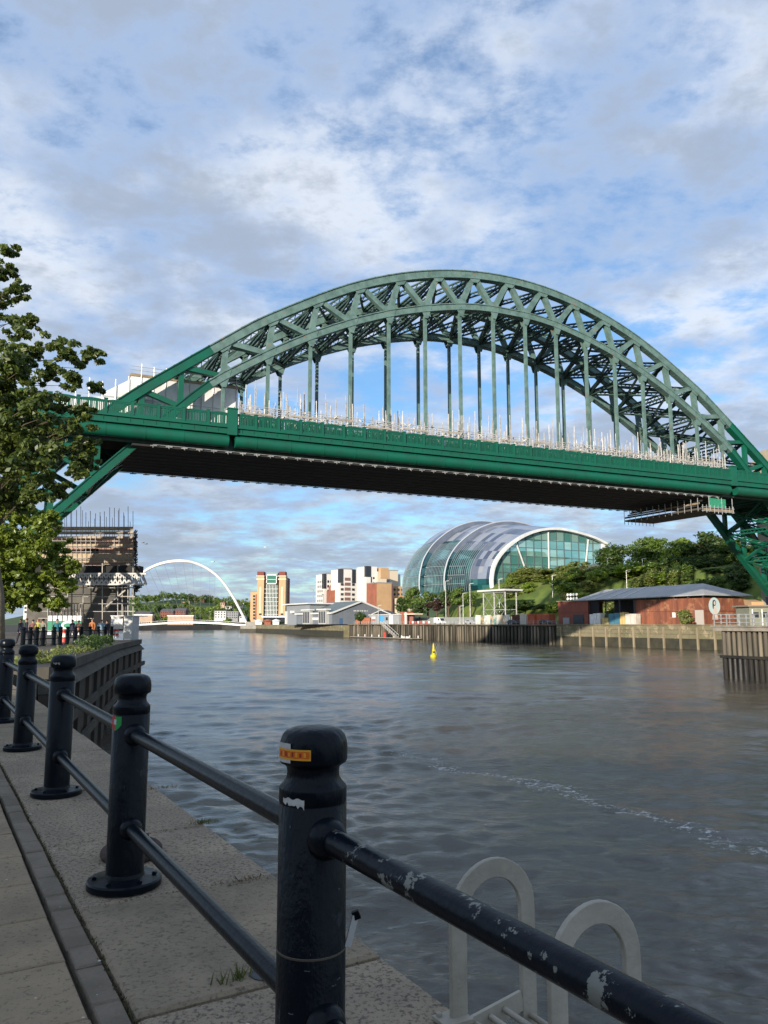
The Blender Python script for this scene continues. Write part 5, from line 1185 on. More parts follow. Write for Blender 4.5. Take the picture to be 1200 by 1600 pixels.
# steel lookout frame with flat roof
ta = 9.0; tw = thing('steel_lookout_tower', S(s_at(773, ta), ta, 5.5), 'open steel lattice tower with flat pale roof below the concert hall', 'tower')
sl_, sr_ = s_at(756, ta), s_at(790, ta); zt = zat(773, 925, S(sl_, ta, 0))
for q in (sl_, sr_, (sl_ + sr_) / 2):
    for da in (0, 4.5): MB().beam(S(q, ta + da, 5.4), S(q, ta + da, zt), .35, .35).build('leg', GREY_STEEL, tw)
for z in (5.4 + (zt - 5.4) * .45, zt - .4):
    for da in (0, 4.5): MB().beam(S(sl_, ta + da, z), S(sr_, ta + da, z), .22, .22).build('tie_beam', GREY_STEEL, tw)
zm = 5.4 + (zt - 5.4) * .45
for q0, q1 in ((sl_, (sl_ + sr_) / 2), ((sl_ + sr_) / 2, sr_)):
    for za, zb_ in ((5.5, zm), (zm, zt - .4)):
        MB().beam(S(q0, ta, za), S(q1, ta, zb_), .14, .14).build('cross_brace', GREY_STEEL, tw); MB().beam(S(q1, ta, za), S(q0, ta, zb_), .14, .14).build('cross_brace', GREY_STEEL, tw)
put('roof', tw, TRIM, sr_ - 1.6, sl_ + 1.6, ta - 1.4, ta + 6, zt + .01, zt + .55)
# retaining fence and lamps on the bank
rf = thing('hillside_fence', S(75, 13.5, 5.5), 'grey metal fence along the foot of the grassy bank', 'fence')
for i in range(26):
    q = s_at(868, 13.5) + i * 3.6
    put('fence_panel', rf, mat('fence grey', (.30, .31, .30), .6, 0, (.22, .24, .21), 1), q, q + 3.5, 13.4, 13.46, hill(q, 13.4) - .2, 8.0)
for x, yt, yb, a_, lab in ((697, 908, 950, 14, 'slim lamp post in the grass below the glass hall, leftmost'), (724, 927, 955, 13, 'lamp post beside the left lamp on the grass bank'), (735, 912, 955, 14, 'taller lamp post left of the steel lookout tower'), (781, 905, 950, 17, 'lamp post rising behind the steel lookout tower'), (865, 899, 930, 27, 'lamp post among olive shrubs above the rusty hut'), (982, 891, 918, 32, 'lamp post above the middle of the long grey roof'), (1008, 873, 893, 46, 'lamp post below the round green tree'), (953, 872, 890, 46, 'lamp post in front of the dark tree beside the hall'), (1080, 880, 897, 45, 'pale lamp post in the light green tree'), (591, 946, 972, 3, 'lamp post behind the grey cabin'), (719, 947, 972, 2.5, 'lamp post right of the white van')):
    q = s_at(x, a_); g = S(q, a_, hill(q, a_)); zt = zat(x, yt, g); t = thing('lamp_post', g, lab, 'lamp post', 'lamp posts on the far bank')
    MB().tube([g, (g.x, g.y, zt)], [.16, .10], 8).build('pole', GREY_STEEL, t); MB().beam((g.x, g.y, zt), (g.x + 1.3, g.y, zt + .15), .16, .14).build('lamp_head', TRIM, t)
# --- rusty sheds ---------------------------------------------------------
RS = mat('rusty corrugated sheet', (.29, .098, .050), .8, 0, (.15, .055, .036), .8, stretch=(1, 1, .12), lo=.35, hi=.65, c3=(.40, .21, .11), c3s=.5, c3lo=.53, c3hi=.68, coords='World')
RD = mat('dark rusty sheet', (.15, .048, .032), .75, 0, (.10, .035, .028), .5, stretch=(1, 1, .2), coords='World'); SR = mat('grey sheet roof', (.36, .355, .34), .55, .1, (.44, .43, .41), .25, coords='World'); SRD = mat('dark sheet roof', (.055, .06, .07), .45, .1, (.075, .08, .09), .3, coords='World')
af = 6.0; sE = s_at(1102, af); sM = s_at(993, af); sL = s_at(907, af); zE = zat(1102, 934, S(sE, af, 0)); aB = a_at(1168, sE); ab2 = aB
zR = zat(1131, 911.5, S(sE + 6, (af + aB) / 2, 0))
rs = thing('rusty_riverside_shed', S((sE + sM) / 2, af + 6, 5.45), 'rusty red corrugated shed with grey hipped roof and a painted figure on its wall', 'shed')
def corr(par, nm, p0, p1, nv_2, z0, z1, m_, pitch=.9):
    L_ = (p1 - p0).length; d = (p1 - p0) / L_; x = 0
    while x < L_ - .05:
        xa, xb = x + .02, min(x + pitch, L_); k = .03 + .05 * random.random(); q = [p0 + d * xa, p0 + d * (xb - .02), p0 + d * (xb - .02) + nv_2 * k, p0 + d * xa + nv_2 * k]
        MB().hexa([Vector((v.x, v.y, z)) for z in (z0, z1) for v in q]).build(nm, m_, par, fix=True); x += pitch
put('wall_core', rs, RD, sE, sM, af, aB, 5.3, zE - .05)
zmid = 5.4 + (zE - 5.4) * .52
for z0_, z1_ in ((5.45, zmid - .06), (zmid + .06, zE)):
    corr(rs, 'corrugated_sheet', S(sE, af, 0), S(sM, af, 0), -SN, z0_, z1_, RS, 1.1); corr(rs, 'corrugated_sheet', S(sE, af, 0), S(sE, aB, 0), -SD, z0_, z1_, RS, 1.1)
put('wall_rail', rs, RD, sE - .16, sM, af - .16, af - .002, zmid - .06, zmid + .06); put('wall_rail', rs, RD, sE - .16, sE - .002, af, aB, zmid - .06, zmid + .06)
# hipped roof over closed shed and open bay
zo = zE + .75
am2 = (af + aB) / 2
rp = {'e0': S(sE - 1.2, af - 1.2, zo), 'e1': S(sE - 1.2, aB + 1.2, zo), 'l0': S(sL + 1, af - 1.2, zo - .25), 'l1': S(sL + 1, aB + 1.2, zo - .25), 're': S(sE + 6, am2, zR), 'rl': S(sL - 2.5, am2, zR - .3)}
dn = Vector((0, 0, -.22))
def rface(nm, m_, ks): v = [rp[k] for k in ks]; n_ = len(v); MB().add(v + [q + dn for q in v], [tuple(range(n_)), tuple(range(2 * n_ - 1, n_ - 1, -1))] + [(i, n_ + i, n_ + (i + 1) % n_, (i + 1) % n_) for i in range(n_)]).build(nm, m_, rs, fix=True)
split0, split1 = rp['e0'].lerp(rp['l0'], .52), rp['re'].lerp(rp['rl'], .48); rp['sa'], rp['sb'] = split0, split1
rface('roof_hip', SR, ('e0', 're', 'e1')); rface('roof_slope', SR, ('e0', 'sa', 'sb', 're')); rface('roof_slope', SR, ('sa', 'l0', 'rl', 'sb')); rface('roof_slope', SR, ('e1', 're', 'rl', 'l1')); rface('roof_hip', SR, ('l0', 'l1', 'rl'))
for f in (.58, .70, .82, .92):
    p, q = rp['e0'].lerp(rp['l0'], f) + Vector((0, 0, .06)), rp['re'].lerp(rp['rl'], f - .03) + Vector((0, 0, .06)); MB().beam(p, q, .5, .06).build('roof_light', TRIM, rs)
for q in np.linspace(sM, sL, 5): MB().beam(S(q, af - .2, 5.3), S(q, af - .2, zo - .1), .28, .28).build('post', SRD, rs)
put('back_wall', rs, SRD, sM + .05, sL - 2, aB - 4, aB - 3.7, 5.3, zo - .2)
for q in np.linspace(sE, sM, 6): put('eaves_bracket', rs, SRD, q - .15, q + .15, af - .4, af - .01, zE + .01, zo - .3)
onf = lambda nm, m_, x0, x1, z0, z1: put(nm, rs, m_, s_at(x1, af), s_at(x0, af), af - .2, af - .12, z0, z1)
onf('window', ADK, 1059, 1072, 7.4, 8.6); onf('door', mat('pale door', (.42, .38, .34), .7), 1087.5, 1101, 5.5, 8.9); onf('notice', WHITE, 1052, 1057, 7.2, 8.4)
# painted figure: flat mural with an oval ground
def mural(nm, m_, pts, pr_):
    n_ = len(pts); v = [S(sE - pr_, a_, z) for a_, z in pts]; MB().add(v + [q - SD * .012 for q in v], [tuple(range(n_)), tuple(range(2 * n_ - 1, n_ - 1, -1))] + [(i, (i + 1) % n_, n_ + (i + 1) % n_, n_ + i) for i in range(n_)]).build(nm, m_, rs, fix=True)
amu = a_at(1117, sE); zc_ = zat(1117, 947, S(sE, amu, 0)); rz_ = zat(1117, 933.5, S(sE, amu, 0)) - zc_; ra_ = (a_at(1126, sE) - a_at(1108, sE)) / 2
el = lambda a_, z, r1, r2, n_=22: [(a_ + r1 * math.cos(t_), z + r2 * math.sin(t_)) for t_ in np.linspace(0, 2 * math.pi, n_ + 1)[:-1]]
mural('mural_ground', mat('mural pale blue', (.50, .68, .70), .7, 0, (.62, .70, .68), 1), el(amu, zc_, ra_, rz_), .15)
mural('mural_robe', mat('mural pale robe', (.68, .55, .50), .7, 0, (.70, .62, .54), 1.2), [(amu - .95, zc_ - rz_ - 1.1), (amu + 1.05, zc_ - rz_ - 1.1), (amu + .65, zc_ - .6), (amu + .45, zc_ + .35), (amu - .35, zc_ + .35), (amu - .5, zc_ - .6)], .165)
mural('mural_hair', mat('mural dark hair', (.05, .06, .07), .7), el(amu - .02, zc_ + .75, .62, .72, 14) , .172); mural('mural_hair', MATS['mural dark hair'], el(amu - .48, zc_ + .1, .22, .8, 12), .174)
mural('mural_face', mat('mural face', (.66, .60, .54), .7), el(amu + .08, zc_ + .7, .32, .46, 14), .18)
# rusty hut and goods left of the shed
hut = thing('rusty_red_hut', S(s_at(895, 5), 6.5, 5.45), 'flat roofed rusty red hut left of the open shed bay', 'hut')
sa, sb = s_at(920, 4.6), s_at(873, 4.6); zt = zat(897, 939, S(sa, 4.6, 0)); put('wall_core', hut, RD, sa, sb, 4.6, 10, 5.4, zt); RH = mat('hut red sheet', (.235, .072, .045), .75, 0, (.19, .06, .04), .4, coords='World')
corr(hut, 'wall_sheet', S(sa, 4.6, 0), S(sb, 4.6, 0), -SN, zt - 3.1, zt - .05, RH, 2.4); corr(hut, 'wall_sheet', S(sa, 4.6, 0), S(sb, 4.6, 0), -SN, 5.45, zt - 3.2, RH, 2.4)
put('roof', hut, mat('hut roof', (.22, .20, .17), .8), sa - .3, sb + .3, 4.2, 10.3, zt + .01, zt + .25); put('shutter', hut, ADK, s_at(912, 4.4), s_at(896, 4.4), 4.36, 4.45, 5.6, 8.2); put('panel', hut, AG, s_at(890, 4.4), s_at(880, 4.4), 4.36, 4.45, 5.6, 7.4)
put('dark_doorway', hut, mat('dark opening', (.012, .012, .014), .9), s_at(937, 5.2), s_at(921, 5.2), 5.2, 5.4, 5.5, zt - .2)
dsh = thing('dish_rack', S(s_at(895, 8), 8, zt), 'rack of small pale dishes on the roof of the rusty hut', 'rack')
for i in range(4):
    for j in range(2):
        p = S(s_at(888.5 + i * 4.6, 7), 7, zt + .9 + j * 1.15); MB().tube([p - SN * .12, p + SN * .12], .38, 12).build('dish', WHITE, dsh)
    p = S(s_at(888.5 + i * 4.6, 7.2), 7.2, zt + .2); MB().beam(p, p + Vector((0, 0, 2.2)), .09, .09).build('stand_pole', GREY_STEEL, dsh)
BL = mat('blue tarpaulin', (.07, .20, .27), .6, 0, (.05, .15, .21), .5, bump=.4, bsc=1); YL = mat('yellow boards', (.56, .42, .17), .8)
for x0, x1, yt, m_, nm, lab, cat in ((921, 938, 958, WHITE, 'white_crate', 'white crate at the right end of the rusty hut', 'crate'), (951, 968, 956.5, BL, 'tarpaulin_stack', 'goods stacked under blue tarpaulin in the open shed bay', 'stack'), (968.5, 976, 956, YL, 'board_stack', 'stack of yellow boards beside the blue tarpaulin', 'boards'), (940, 950.5, 964, YL, 'board_stack', 'low stack of yellow boards left of the blue tarpaulin', 'boards'), (977, 994, 957.5, mat('white bags', (.62, .58, .52), .8, 0, (.5, .44, .36), .9), 'bag_stack', 'pile of white builders bags at the shed corner', 'bags')):
    sa_, sb_ = s_at(x1, 3.5), s_at(x0, 3.5); zt_ = zat(x0, yt, S(sa_, 3.5, 0)); t = thing(nm, S((sa_ + sb_) / 2, 4.2, 5.5), lab, cat, 'goods stored on the far quay'); k_ = max(2, int((sb_ - sa_) / 1.3))
    for i in range(k_):
        q0, q1 = sa_ + (sb_ - sa_) * i / k_ + .02, sa_ + (sb_ - sa_) * (i + 1) / k_ - .02; zq = zt_ - random.uniform(0, .35)
        for j in range(2): put('bundle', t, m_, q0 + random.uniform(0, .08), q1, 3.5 + random.uniform(0, .15), 5.2, 5.55 + (zq - 5.55) * j / 2 + .01, 5.55 + (zq - 5.55) * (j + 1) / 2)
# right end: small weathered boathouse behind the pier
bh = thing('weathered_boathouse', P(1185, 955, 150), 'low weathered boathouse with tan gable at the right edge behind the pier', 'boathouse')
g0 = P(1172, 974, 158); g0.z = 5.4; hx = P(1216, 974, 158).x
MB().box(g0.x, hx, g0.y, g0.y + 6, 5.0, zat(1180, 948, g0)).build('wall', mat('boathouse green', (.20, .22, .17), .8, 0, (.28, .26, .18), 1), bh); MB().box(g0.x - .6, hx, g0.y - .8, g0.y + 6.4, zat(1180, 947.9, g0), zat(1180, 945.5, g0)).build('roof_edge', mat('boathouse roof', (.26, .22, .17), .8), bh)
MB().hexa([(g0.x + 1, g0.y + 1, zat(1180, 945.4, g0)), (g0.x + 3.4, g0.y + 1, zat(1180, 945.4, g0)), (g0.x + 3.4, g0.y + 4, zat(1180, 945.4, g0)), (g0.x + 1, g0.y + 4, zat(1180, 945.4, g0)), (g0.x + 1, g0.y + 1, zat(1180, 940, g0)), (g0.x + 3.4, g0.y + 1, zat(1180, 940, g0)), (g0.x + 3.2, g0.y + 4, zat(1180, 936, g0)), (g0.x + .8, g0.y + 4, zat(1180, 936, g0))]).build('gable', AO, bh, fix=True)
for k in range(3): MB().box(g0.x + .5 + k * 1.7, g0.x + 1.8 + k * 1.7, g0.y - .08, g0.y - .01, 6.9, 8.0).build('window', GLASSDK, bh)
for k in range(3): MB().box(g0.x + .4 + k * 1.9, g0.x + .6 + k * 1.9, g0.y - .3, g0.y - .1, 5.3, 8.6).build('post', WHITE, bh)

# --- pontoon, gangway, buoy ----------------------------------------------
pn = thing('landing_pontoon', P(600, 998, 290), 'low floating landing stage moored at the timber piles', 'pontoon')
q0, q1 = s_at(649, -4.2, 999), s_at(552, -4.2, 999); PT = mat('pontoon deck', (.36, .32, .26), .8, 0, (.28, .25, .2), .8)
put('float', pn, tide, q0, q1, -5.6, -2.2, -.3, .45)
k = 0
while q0 + k * 1.5 < q1 - .2: put('deck_plank', pn, PT, q0 + k * 1.5 + .03, min(q0 + (k + 1) * 1.5, q1), -5.75, -2.1, .451, .62); k += 1
for q in np.linspace(q0 + 1, q1 - 1, 9): put('mooring_post', pn, WHITE, q - .15, q + .15, -2.6, -2.3, .63, 1.5)
for q in (q0 + 4, q0 + 7): put('fender_box', pn, WHITE, q, q + 1.2, -5, -4.2, .63, 1.2)
put('life_ring_board', pn, BRD, s_at(602, -3.5), s_at(599, -3.5), -3.3, -3.2, .63, 2.4)
gw = thing('gangway', S(s_at(600, -2), -2, 5.5), 'sloping pale gangway from the timber quay down to the landing stage', 'gangway')
p0, p1 = S(s_at(597, -2.8, 975), -2.8, 5.6), S(s_at(620, -3.4, 998), -3.4, .75)
MB().beam(p0, p1, 1.5, .18).build('walkway', PT, gw)
for off in (-.75, .75):
    MB().beam(p0 + SN * off + Vector((0, 0, 1.0)), p1 + SN * off + Vector((0, 0, 1.0)), .09, .09).build('handrail', TRIM, gw)
    for f in np.linspace(0, 1, 9): MB().beam(p0.lerp(p1, f) + SN * off, p0.lerp(p1, f) + SN * off + Vector((0, 0, 1)), .07, .07).build('baluster', TRIM, gw)
by = PZ(677.5, 1026.5, 0); buoy = thing('channel_buoy', by, 'yellow conical channel buoy floating in mid river', 'buoy')
YB = mat('buoy yellow', (.70, .60, .02), .5, 0, (.60, .48, .02), 1.5)
autosmooth(MB().lathe(by + Vector((0, 0, -.3)), [(.5, 0), (.56, .15), (.56, .62), (.46, .70)], 24).build('float_collar', YB, buoy)); autosmooth(MB().lathe(by + Vector((0, 0, .41)), [(.30, 0), (.24, .7), (.16, 1.3), (.13, 1.75)], 18).build('cone', YB, buoy))
MB().lathe(by + Vector((0, 0, 2.165)), [(.10, 0), (.10, .22), (.03, .26)], 12).build('lantern', mat('lantern amber', (.5, .25, .03), .3), buoy)
for a_ in (0, 2.1, 4.2): MB().beam(by + Vector((.5 * math.cos(a_), .5 * math.sin(a_), .38)), by + Vector((.24 * math.cos(a_), .24 * math.sin(a_), 1.3)), .06, .06).build('frame_leg', YB, buoy)
MB().box(by.x - .22, by.x + .22, by.y - .33, by.y - .24, .7, .98).build('dark_panel', mat('buoy dark opening', (.05, .045, .01), .8), buoy)

# --- timber pier of the swing bridge, at the right edge -------------------
pt = PZ(1135, 1060, 0); pier = thing('timber_pier', pt, 'dark timber piled pier with railing at the right picture edge', 'pier')
dn_, pz = -SD, 5.55
PX = lambda q, a_, z: Vector((pt.x, pt.y, 0)) + dn_ * q + SN * a_ + Vector((0, 0, z))
pboard = mat('pier deck timber', (.27, .245, .205), .85, 0, (.17, .155, .13), .8, coords='World', bump=.3, bsc=5)
def pbx(nm, m_, q0, q1, a0, a1, z0, z1): return MB().hexa([PX(q, a_, z) for z in (z0, z1) for q, a_ in ((q0, a0), (q1, a0), (q1, a1), (q0, a1))]).build(nm, m_, pier, fix=True)
pbx('edge_beam', pboard, -.9, 30, -.6, 6.6, pz - .55, pz - .12)
for k in range(44): pbx('deck_plank', pboard, -1.0 + k * .7, -.33 + k * .7, -.8, 6.8, pz - .119, pz)
pbx('inner_sheeting', tide, .3, 30, .5, 6, -1, pz - .56)
pk = mat('pier pile timber', (.15, .13, .10), .85, 0, (.075, .066, .052), .4, stretch=(1, 1, .2), coords='World', bump=.5, bsc=5); pw = mat('wet pier pile', (.012, .012, .012), .5, 0, (.03, .027, .022), .4, stretch=(1, 1, .3), coords='World', bump=.5, bsc=5)
k = 0
for q, a_ in [(j * .62, 0) for j in range(34)] + [(-.1, .6 + j * .62) for j in range(9)]:
    r = random.uniform(.20, .26); c = PX(q, a_, 0); zt_ = random.uniform(2.2, 2.5)
    autosmooth(MB().tube([(c.x, c.y, zt_ + .001), (c.x, c.y, pz - .56)], [r * .9, r * .85], 9).build('pile', pk if random.random() < .7 else pile_m, pier)); autosmooth(MB().tube([(c.x, c.y, -1.5), (c.x, c.y, zt_)], [r * 1.12, r * 1.08], 9).build('pile_foot', pw, pier))
pbx('waling', pw, -.35, 30, -.42, -.25, 2.15, 2.45)
for q in np.arange(-.7, 29, 1.55):
    pbx('rail_post', GREY_STEEL, q - .05, q + .05, -.55, -.45, pz, pz + 1.25)
for z in (.35, .8, 1.2): pbx('rail', GREY_STEEL, -.7, 29, -.53, -.47, pz + z - .03, pz + z + .03)
for a_ in np.arange(.6, 6.6, 1.4): pbx('rail_post', GREY_STEEL, -.75, -.65, a_ - .05, a_ + .05, pz, pz + 1.25)
for z in (.35, .8, 1.2): pbx('rail', GREY_STEEL, -.73, -.67, -.44, 6.4, pz + z - .03, pz + z + .03)

# --- trees and shrubs on the bank -----------------------------------------
for args in [(957, 848, 893, 25, 60, 'dark', 'dark round tree at the right end of the glass hall'), (1017, 837, 892, 28, 62, 'mid', 'round green tree standing alone on the crest between hall and bridge'), (1062, 842, 905, 27, 56, 'light', 'light green tree left of the big dark trees by the bridge leg'), (1108, 830, 915, 38, 60, 'dark', 'big dark green tree just left of the bridge leg'), (1155, 842, 925, 34, 56, 'dark', 'dark tree partly behind the bridge leg at the right edge'), (1190, 850, 930, 32, 58, 'dark', 'dark tree at the right edge behind the bridge leg'), (1085, 868, 925, 26, 48, 'dark', 'shaded dark tree above the hipped end of the grey roof'), (828, 884, 950, 24, 36, 'olive', 'olive tree below the right corner of the great window')]:
    tree(*args)
for args in [(898, 876, 928, 30, 42, 'olive', 'large olive shrub below the great window'), (855, 888, 935, 27, 40, 'olive', 'olive shrub left of the large one below the window'), (985, 876, 920, 31, 44, 'light', 'bright yellow green shrub above the long grey roof'), (940, 884, 928, 26, 40, 'olive', 'olive shrub between the bright ones above the grey roof'), (868, 904, 945, 22, 34, 'light', 'bright green rounded shrub above the rusty hut'), (1045, 893, 925, 24, 40, 'light', 'yellowish shrub above the middle of the grey roof'), (920, 900, 938, 24, 34, 'olive', 'pale olive shrub behind the roof dishes'), (800, 912, 962, 17, 27, 'olive', 'tall shrub right of the steel lookout tower'), (818, 938, 966, 22, 22, 'dark', 'dark low shrub behind the brown container'), (850, 944, 966, 20, 24, 'dark', 'dark shrub left of the rusty hut'), (785, 945, 966, 10, 18, 'mid', 'small shrub at the foot of the lookout tower'), (668, 922, 956, 15, 17, 'mid', 'shrub below the left end of the glass hall'), (648, 916, 955, 14, 18, 'mid', 'shrub at the outer left foot of the glass hall'), (682, 934, 957, 13, 15, 'maroon', 'maroon shrub below the glass hall'), (700, 921, 952, 15, 19, 'dark', 'dark shrub in the middle below the glass lobes'), (716, 918, 948, 13, 20, 'mid', 'shrub right of the dark one under the glass lobes'), (631, 930, 962, 13, 15, 'dark', 'dark shrub right of the orange brick gable'), (735, 925, 945, 11, 20, 'mid', 'small shrub near the lamp posts on the grass'), (655, 941, 962, 13, 13, 'dark', 'low dark shrub above the red barriers'), (1010, 900, 925, 22, 38, 'olive', 'olive shrub behind the ridge of the grey roof'), (1125, 895, 928, 24, 44, 'dark', 'dark shrub below the big dark trees'), (562, 956, 972, 9, 2.4, 'dark', 'dark ivy bush left of the grey cabin'), (1070, 952, 978, 10, -.2, 'olive', 'straggly bush growing on the wall below the shed window')]:
    tree(*args, bush=True)

# more scrub filling the slope
scr = random.Random(21)
for k in range(150):
    x = scr.uniform(790, 1175); a_ = scr.uniform(22, 58); q = s_at(x, a_); g = S(q, a_, 0); gz = hill(q, a_)
    if -6 < q < 62 and a_ < 27: continue
    kd = scr.choice(['olive', 'light', 'olive', 'mid', 'light', 'olive'] if x < 1040 else ['dark', 'mid', 'dark', 'olive'])
    hh = scr.uniform(2.4, 4.6); o = thing('shrub', (g.x, g.y, gz - .3), f"{dict(olive='pale olive', light='bright yellow green', mid='mid green', dark='dark green')[kd]} scrub bush on the slope {'below the great glass window' if x < 920 else 'above the long grey shed roof' if x < 1060 else 'under the big dark trees by the bridge leg'}", 'shrub', 'scrub on the slope')
    c = bpy.data.objects.new('crown', scr.choice(BUSH)); col.objects.link(c); c.parent = o; c.material_slots[0].link = 'OBJECT'; c.material_slots[0].material = LEAF[kd]
    c.location = (0, 0, hh * .5); c.scale = (hh * 1.05, hh * 1.05, hh * .72); c.rotation_euler = (0, 0, scr.uniform(0, 6))
# ================================================================== FAR LEFT: tilting footbridge, wooded far bank
YM = 515.0
MW = mat('footbridge white', (.80, .80, .78), .4)
mb = thing('tilting_footbridge', P(300, 975, YM), 'slender white tilting arch footbridge crossing the river far downstream', 'footbridge')
ap = [(176, 984), (182, 958), (196, 927), (212, 905), (232, 889), (256, 879.5), (281, 876.5), (305, 880), (328, 891), (347, 908), (363, 931), (376, 955), (386, 975)]
arc = smooth_poly([P(x, y, YM + 7 - 16 * (1 - abs((x - 281) / 105)) ) for x, y in ap], 5)
rads = [1.0 - .25 * abs(i / (len(arc) - 1) - .5) * 2 for i in range(len(arc))]
MB().tube(arc, rads, 10).build('arch', MW, mb, smooth=True)
dk = smooth_poly([P(x, y, YM + 7 + 13 * (1 - ((x - 290) / 115) ** 2)) for x, y in [(170, 979), (220, 975.5), (270, 972.5), (300, 971.8), (340, 973), (375, 975.5), (400, 976)]], 6)
m2 = MB()
for i in range(len(dk) - 1):
    p, q = dk[i], dk[i + 1]
    m2.add([p + Vector((0, dy, dz)) for dz in (-.9, .25) for dy in (-2.5, 2.5)] + [q + Vector((0, dy, dz)) for dz in (-.9, .25) for dy in (-2.5, 2.5)], [(0, 1, 5, 4), (2, 6, 7, 3), (0, 4, 6, 2), (1, 3, 7, 5)])
m2.build('deck', MW, mb, fix=True)
ps = [p + Vector((0, -2.4, 1.3)) for p in dk]; MB().tube(ps, .10, 5).build('handrail', MW, mb)
for i in range(18):
    f = (i + 2) / 21; a_ = arc[int(f * (len(arc) - 1))]; g_ = dk[int((.05 + .86 * f) * (len(dk) - 1))]
    MB().beam(a_, g_, .10, .10).build('cable', GREY_STEEL, mb)
pier_m = algae
for x0, x1, y0, y1, lab in ((378, 407, 975.5, 989, 'stone river pier at the right foot of the white footbridge'),):
    a_, b_ = P(x0, y1, YM), P(x1, y0, YM); t = thing('footbridge_pier', Vector(((a_.x + b_.x) / 2, YM, 0)), lab, 'pier')
    MB().box(a_.x, b_.x, YM - 6, YM + 16, 2.4, b_.z - .6).build('masonry', CONC, t); MB().box(a_.x - .4, b_.x + .4, YM - 6.4, YM + 16, -2, 2.39).build('wet_footing', tide, t); MB().box(a_.x + 3, b_.x - 1, YM - 3, YM + 12, b_.z - .59, b_.z + 1.6).build('plinth', CONC, t)
# far bank: wall, wooded hill, houses
hv, hf = [], []
xs_ = np.arange(-420, 420, 14.0); ys_ = [760, 790, 830, 880, 940, 1010, 1100, 1300, 1800]
for X in xs_:
    for Y in ys_:
        h = 4.6 + 30 * sst(Y, 790, 1010) * (.75 + .25 * math.sin(X * .021 + 1)) + 8 * sst(Y, 1000, 1300) + 1.5 * math.sin(X * .09 + Y * .05)
        hv.append((X, Y + 60 * sst(-X, -100, 300) * 0, h if Y > 770 else 4.2))
nb_ = len(ys_)
for i in range(len(xs_) - 1):
    for j in range(nb_ - 1): hf.append((i * nb_ + j, (i + 1) * nb_ + j, (i + 1) * nb_ + j + 1, i * nb_ + j + 1))
fh = mat('far hillside', (.075, .115, .035), .95, 0, (.04, .075, .025), .04, coords='World')
me = bpy.data.meshes.new('far_hill'); me.from_pydata(hv, [], hf); tag(link('far_hill', me, fh, smooth=True), kind='structure')
def fhz(X, Y): return 4.6 + 30 * sst(Y, 790, 1010) * (.75 + .25 * math.sin(X * .021 + 1)) + 8 * sst(Y, 1000, 1300)
m2 = MB(); pk_ = [Vector((-232, 640, 0)), Vector((-150, 735, 0)), Vector((-20, 800, 0))]
t = thing('far_river_wall', Vector((-150, 735, 0)), 'dark river wall of the far bank behind the white footbridge', 'wall')
for i in range(2):
    p, q = pk_[i], pk_[i + 1]; d = (q - p).normalized(); nv = Vector((d.y, -d.x, 0)) * .4
    MB().hexa([v + Vector((0, 0, z)) for z in (-1, 4.35) for v in (p, q, q + nv, p + nv)]).build('wall_face', mat('far dark wall', (.05, .05, .045), .9, 0, (.09, .085, .075), .08, coords='World'), t, fix=True)
rg = random.Random(11); k = 0
kinds = ['dark', 'mid', 'mid', 'olive', 'light']
rowsT = [(778, 22, (7, 10)), (800, 22, (7, 11)), (840, 26, (8, 12)), (900, 28, (9, 13)), (970, 30, (9, 14)), (1050, 30, (9, 14))]
wc, wr, wk = [], [], []
for Yr, nT, (h0, h1) in rowsT:
    for i in range(nT):
        xpx = 205 + (465 - 205) * (i + rg.uniform(.1, .9)) / nT; Y = Yr + rg.uniform(-12, 12); X = P(xpx, 960, Y).x; gz = fhz(X, Y); hh = rg.uniform(h0, h1); kd = rg.randrange(5)
        for c_ in range(16):
            v = Vector((rg.gauss(0, 1), rg.gauss(0, 1), rg.gauss(0, .8))).normalized() * rg.uniform(.3, 1) * hh * .5; wc.append((X + v.x, Y + v.y, gz + hh * .5 + v.z * .9)); wr.append(hh * rg.uniform(.14, .24)); wk.append(kd)
me = leaves_mesh('far_wood', wc, wr, 26, 1.5, 77)
fwd = link('far_wood', me, [LEAF[k_] for k_ in kinds]); me.polygons.foreach_set('material_index', np.repeat(np.array(wk, dtype=np.int32), 26)); tag(fwd, 'wooded hillside of mixed green trees behind the white footbridge', 'wood', kind='stuff')
def fhouse(x0, x1, yt, yb, Y, m_, lab, roof=None, ncol=5, nrow=2, wm_=ADK, rh=.3, cat='house', nm='far_house'):
    a_, b_ = P(x0, yb, Y), P(x1, yt, Y); t = thing(nm, Vector(((a_.x + b_.x) / 2, Y + 6, a_.z)), lab, cat, 'buildings on the far bank')
    zr_ = b_.z - (b_.z - a_.z) * rh if roof else b_.z
    MB().box(a_.x, b_.x, Y, Y + 12, a_.z - 3, zr_).build('wall', m_, t)
    if roof: MB().hexa([(a_.x - .4, Y - .5, zr_ + .01), (b_.x + .4, Y - .5, zr_ + .01), (b_.x + .4, Y + 12.5, zr_ + .01), (a_.x - .4, Y + 12.5, zr_ + .01), (a_.x + .2, Y + 6, b_.z), (b_.x - .2, Y + 6, b_.z), (b_.x - .2, Y + 6.4, b_.z), (a_.x + .2, Y + 6.4, b_.z)]).build('roof', roof, t, fix=True)
    else: MB().box(a_.x - .3, b_.x + .3, Y - .3, Y + 12, b_.z + .01, b_.z + .5).build('roof_edge', AG, t)
    wd_ = (b_.x - a_.x) / ncol; hh = (zr_ - a_.z) / nrow
    for i in range(ncol):
        for j in range(nrow): MB().box(a_.x + wd_ * (i + .25), a_.x + wd_ * (i + .75), Y - .12, Y - .01, a_.z + hh * (j + .3), a_.z + hh * (j + .78)).build('window', wm_, t)
    return t
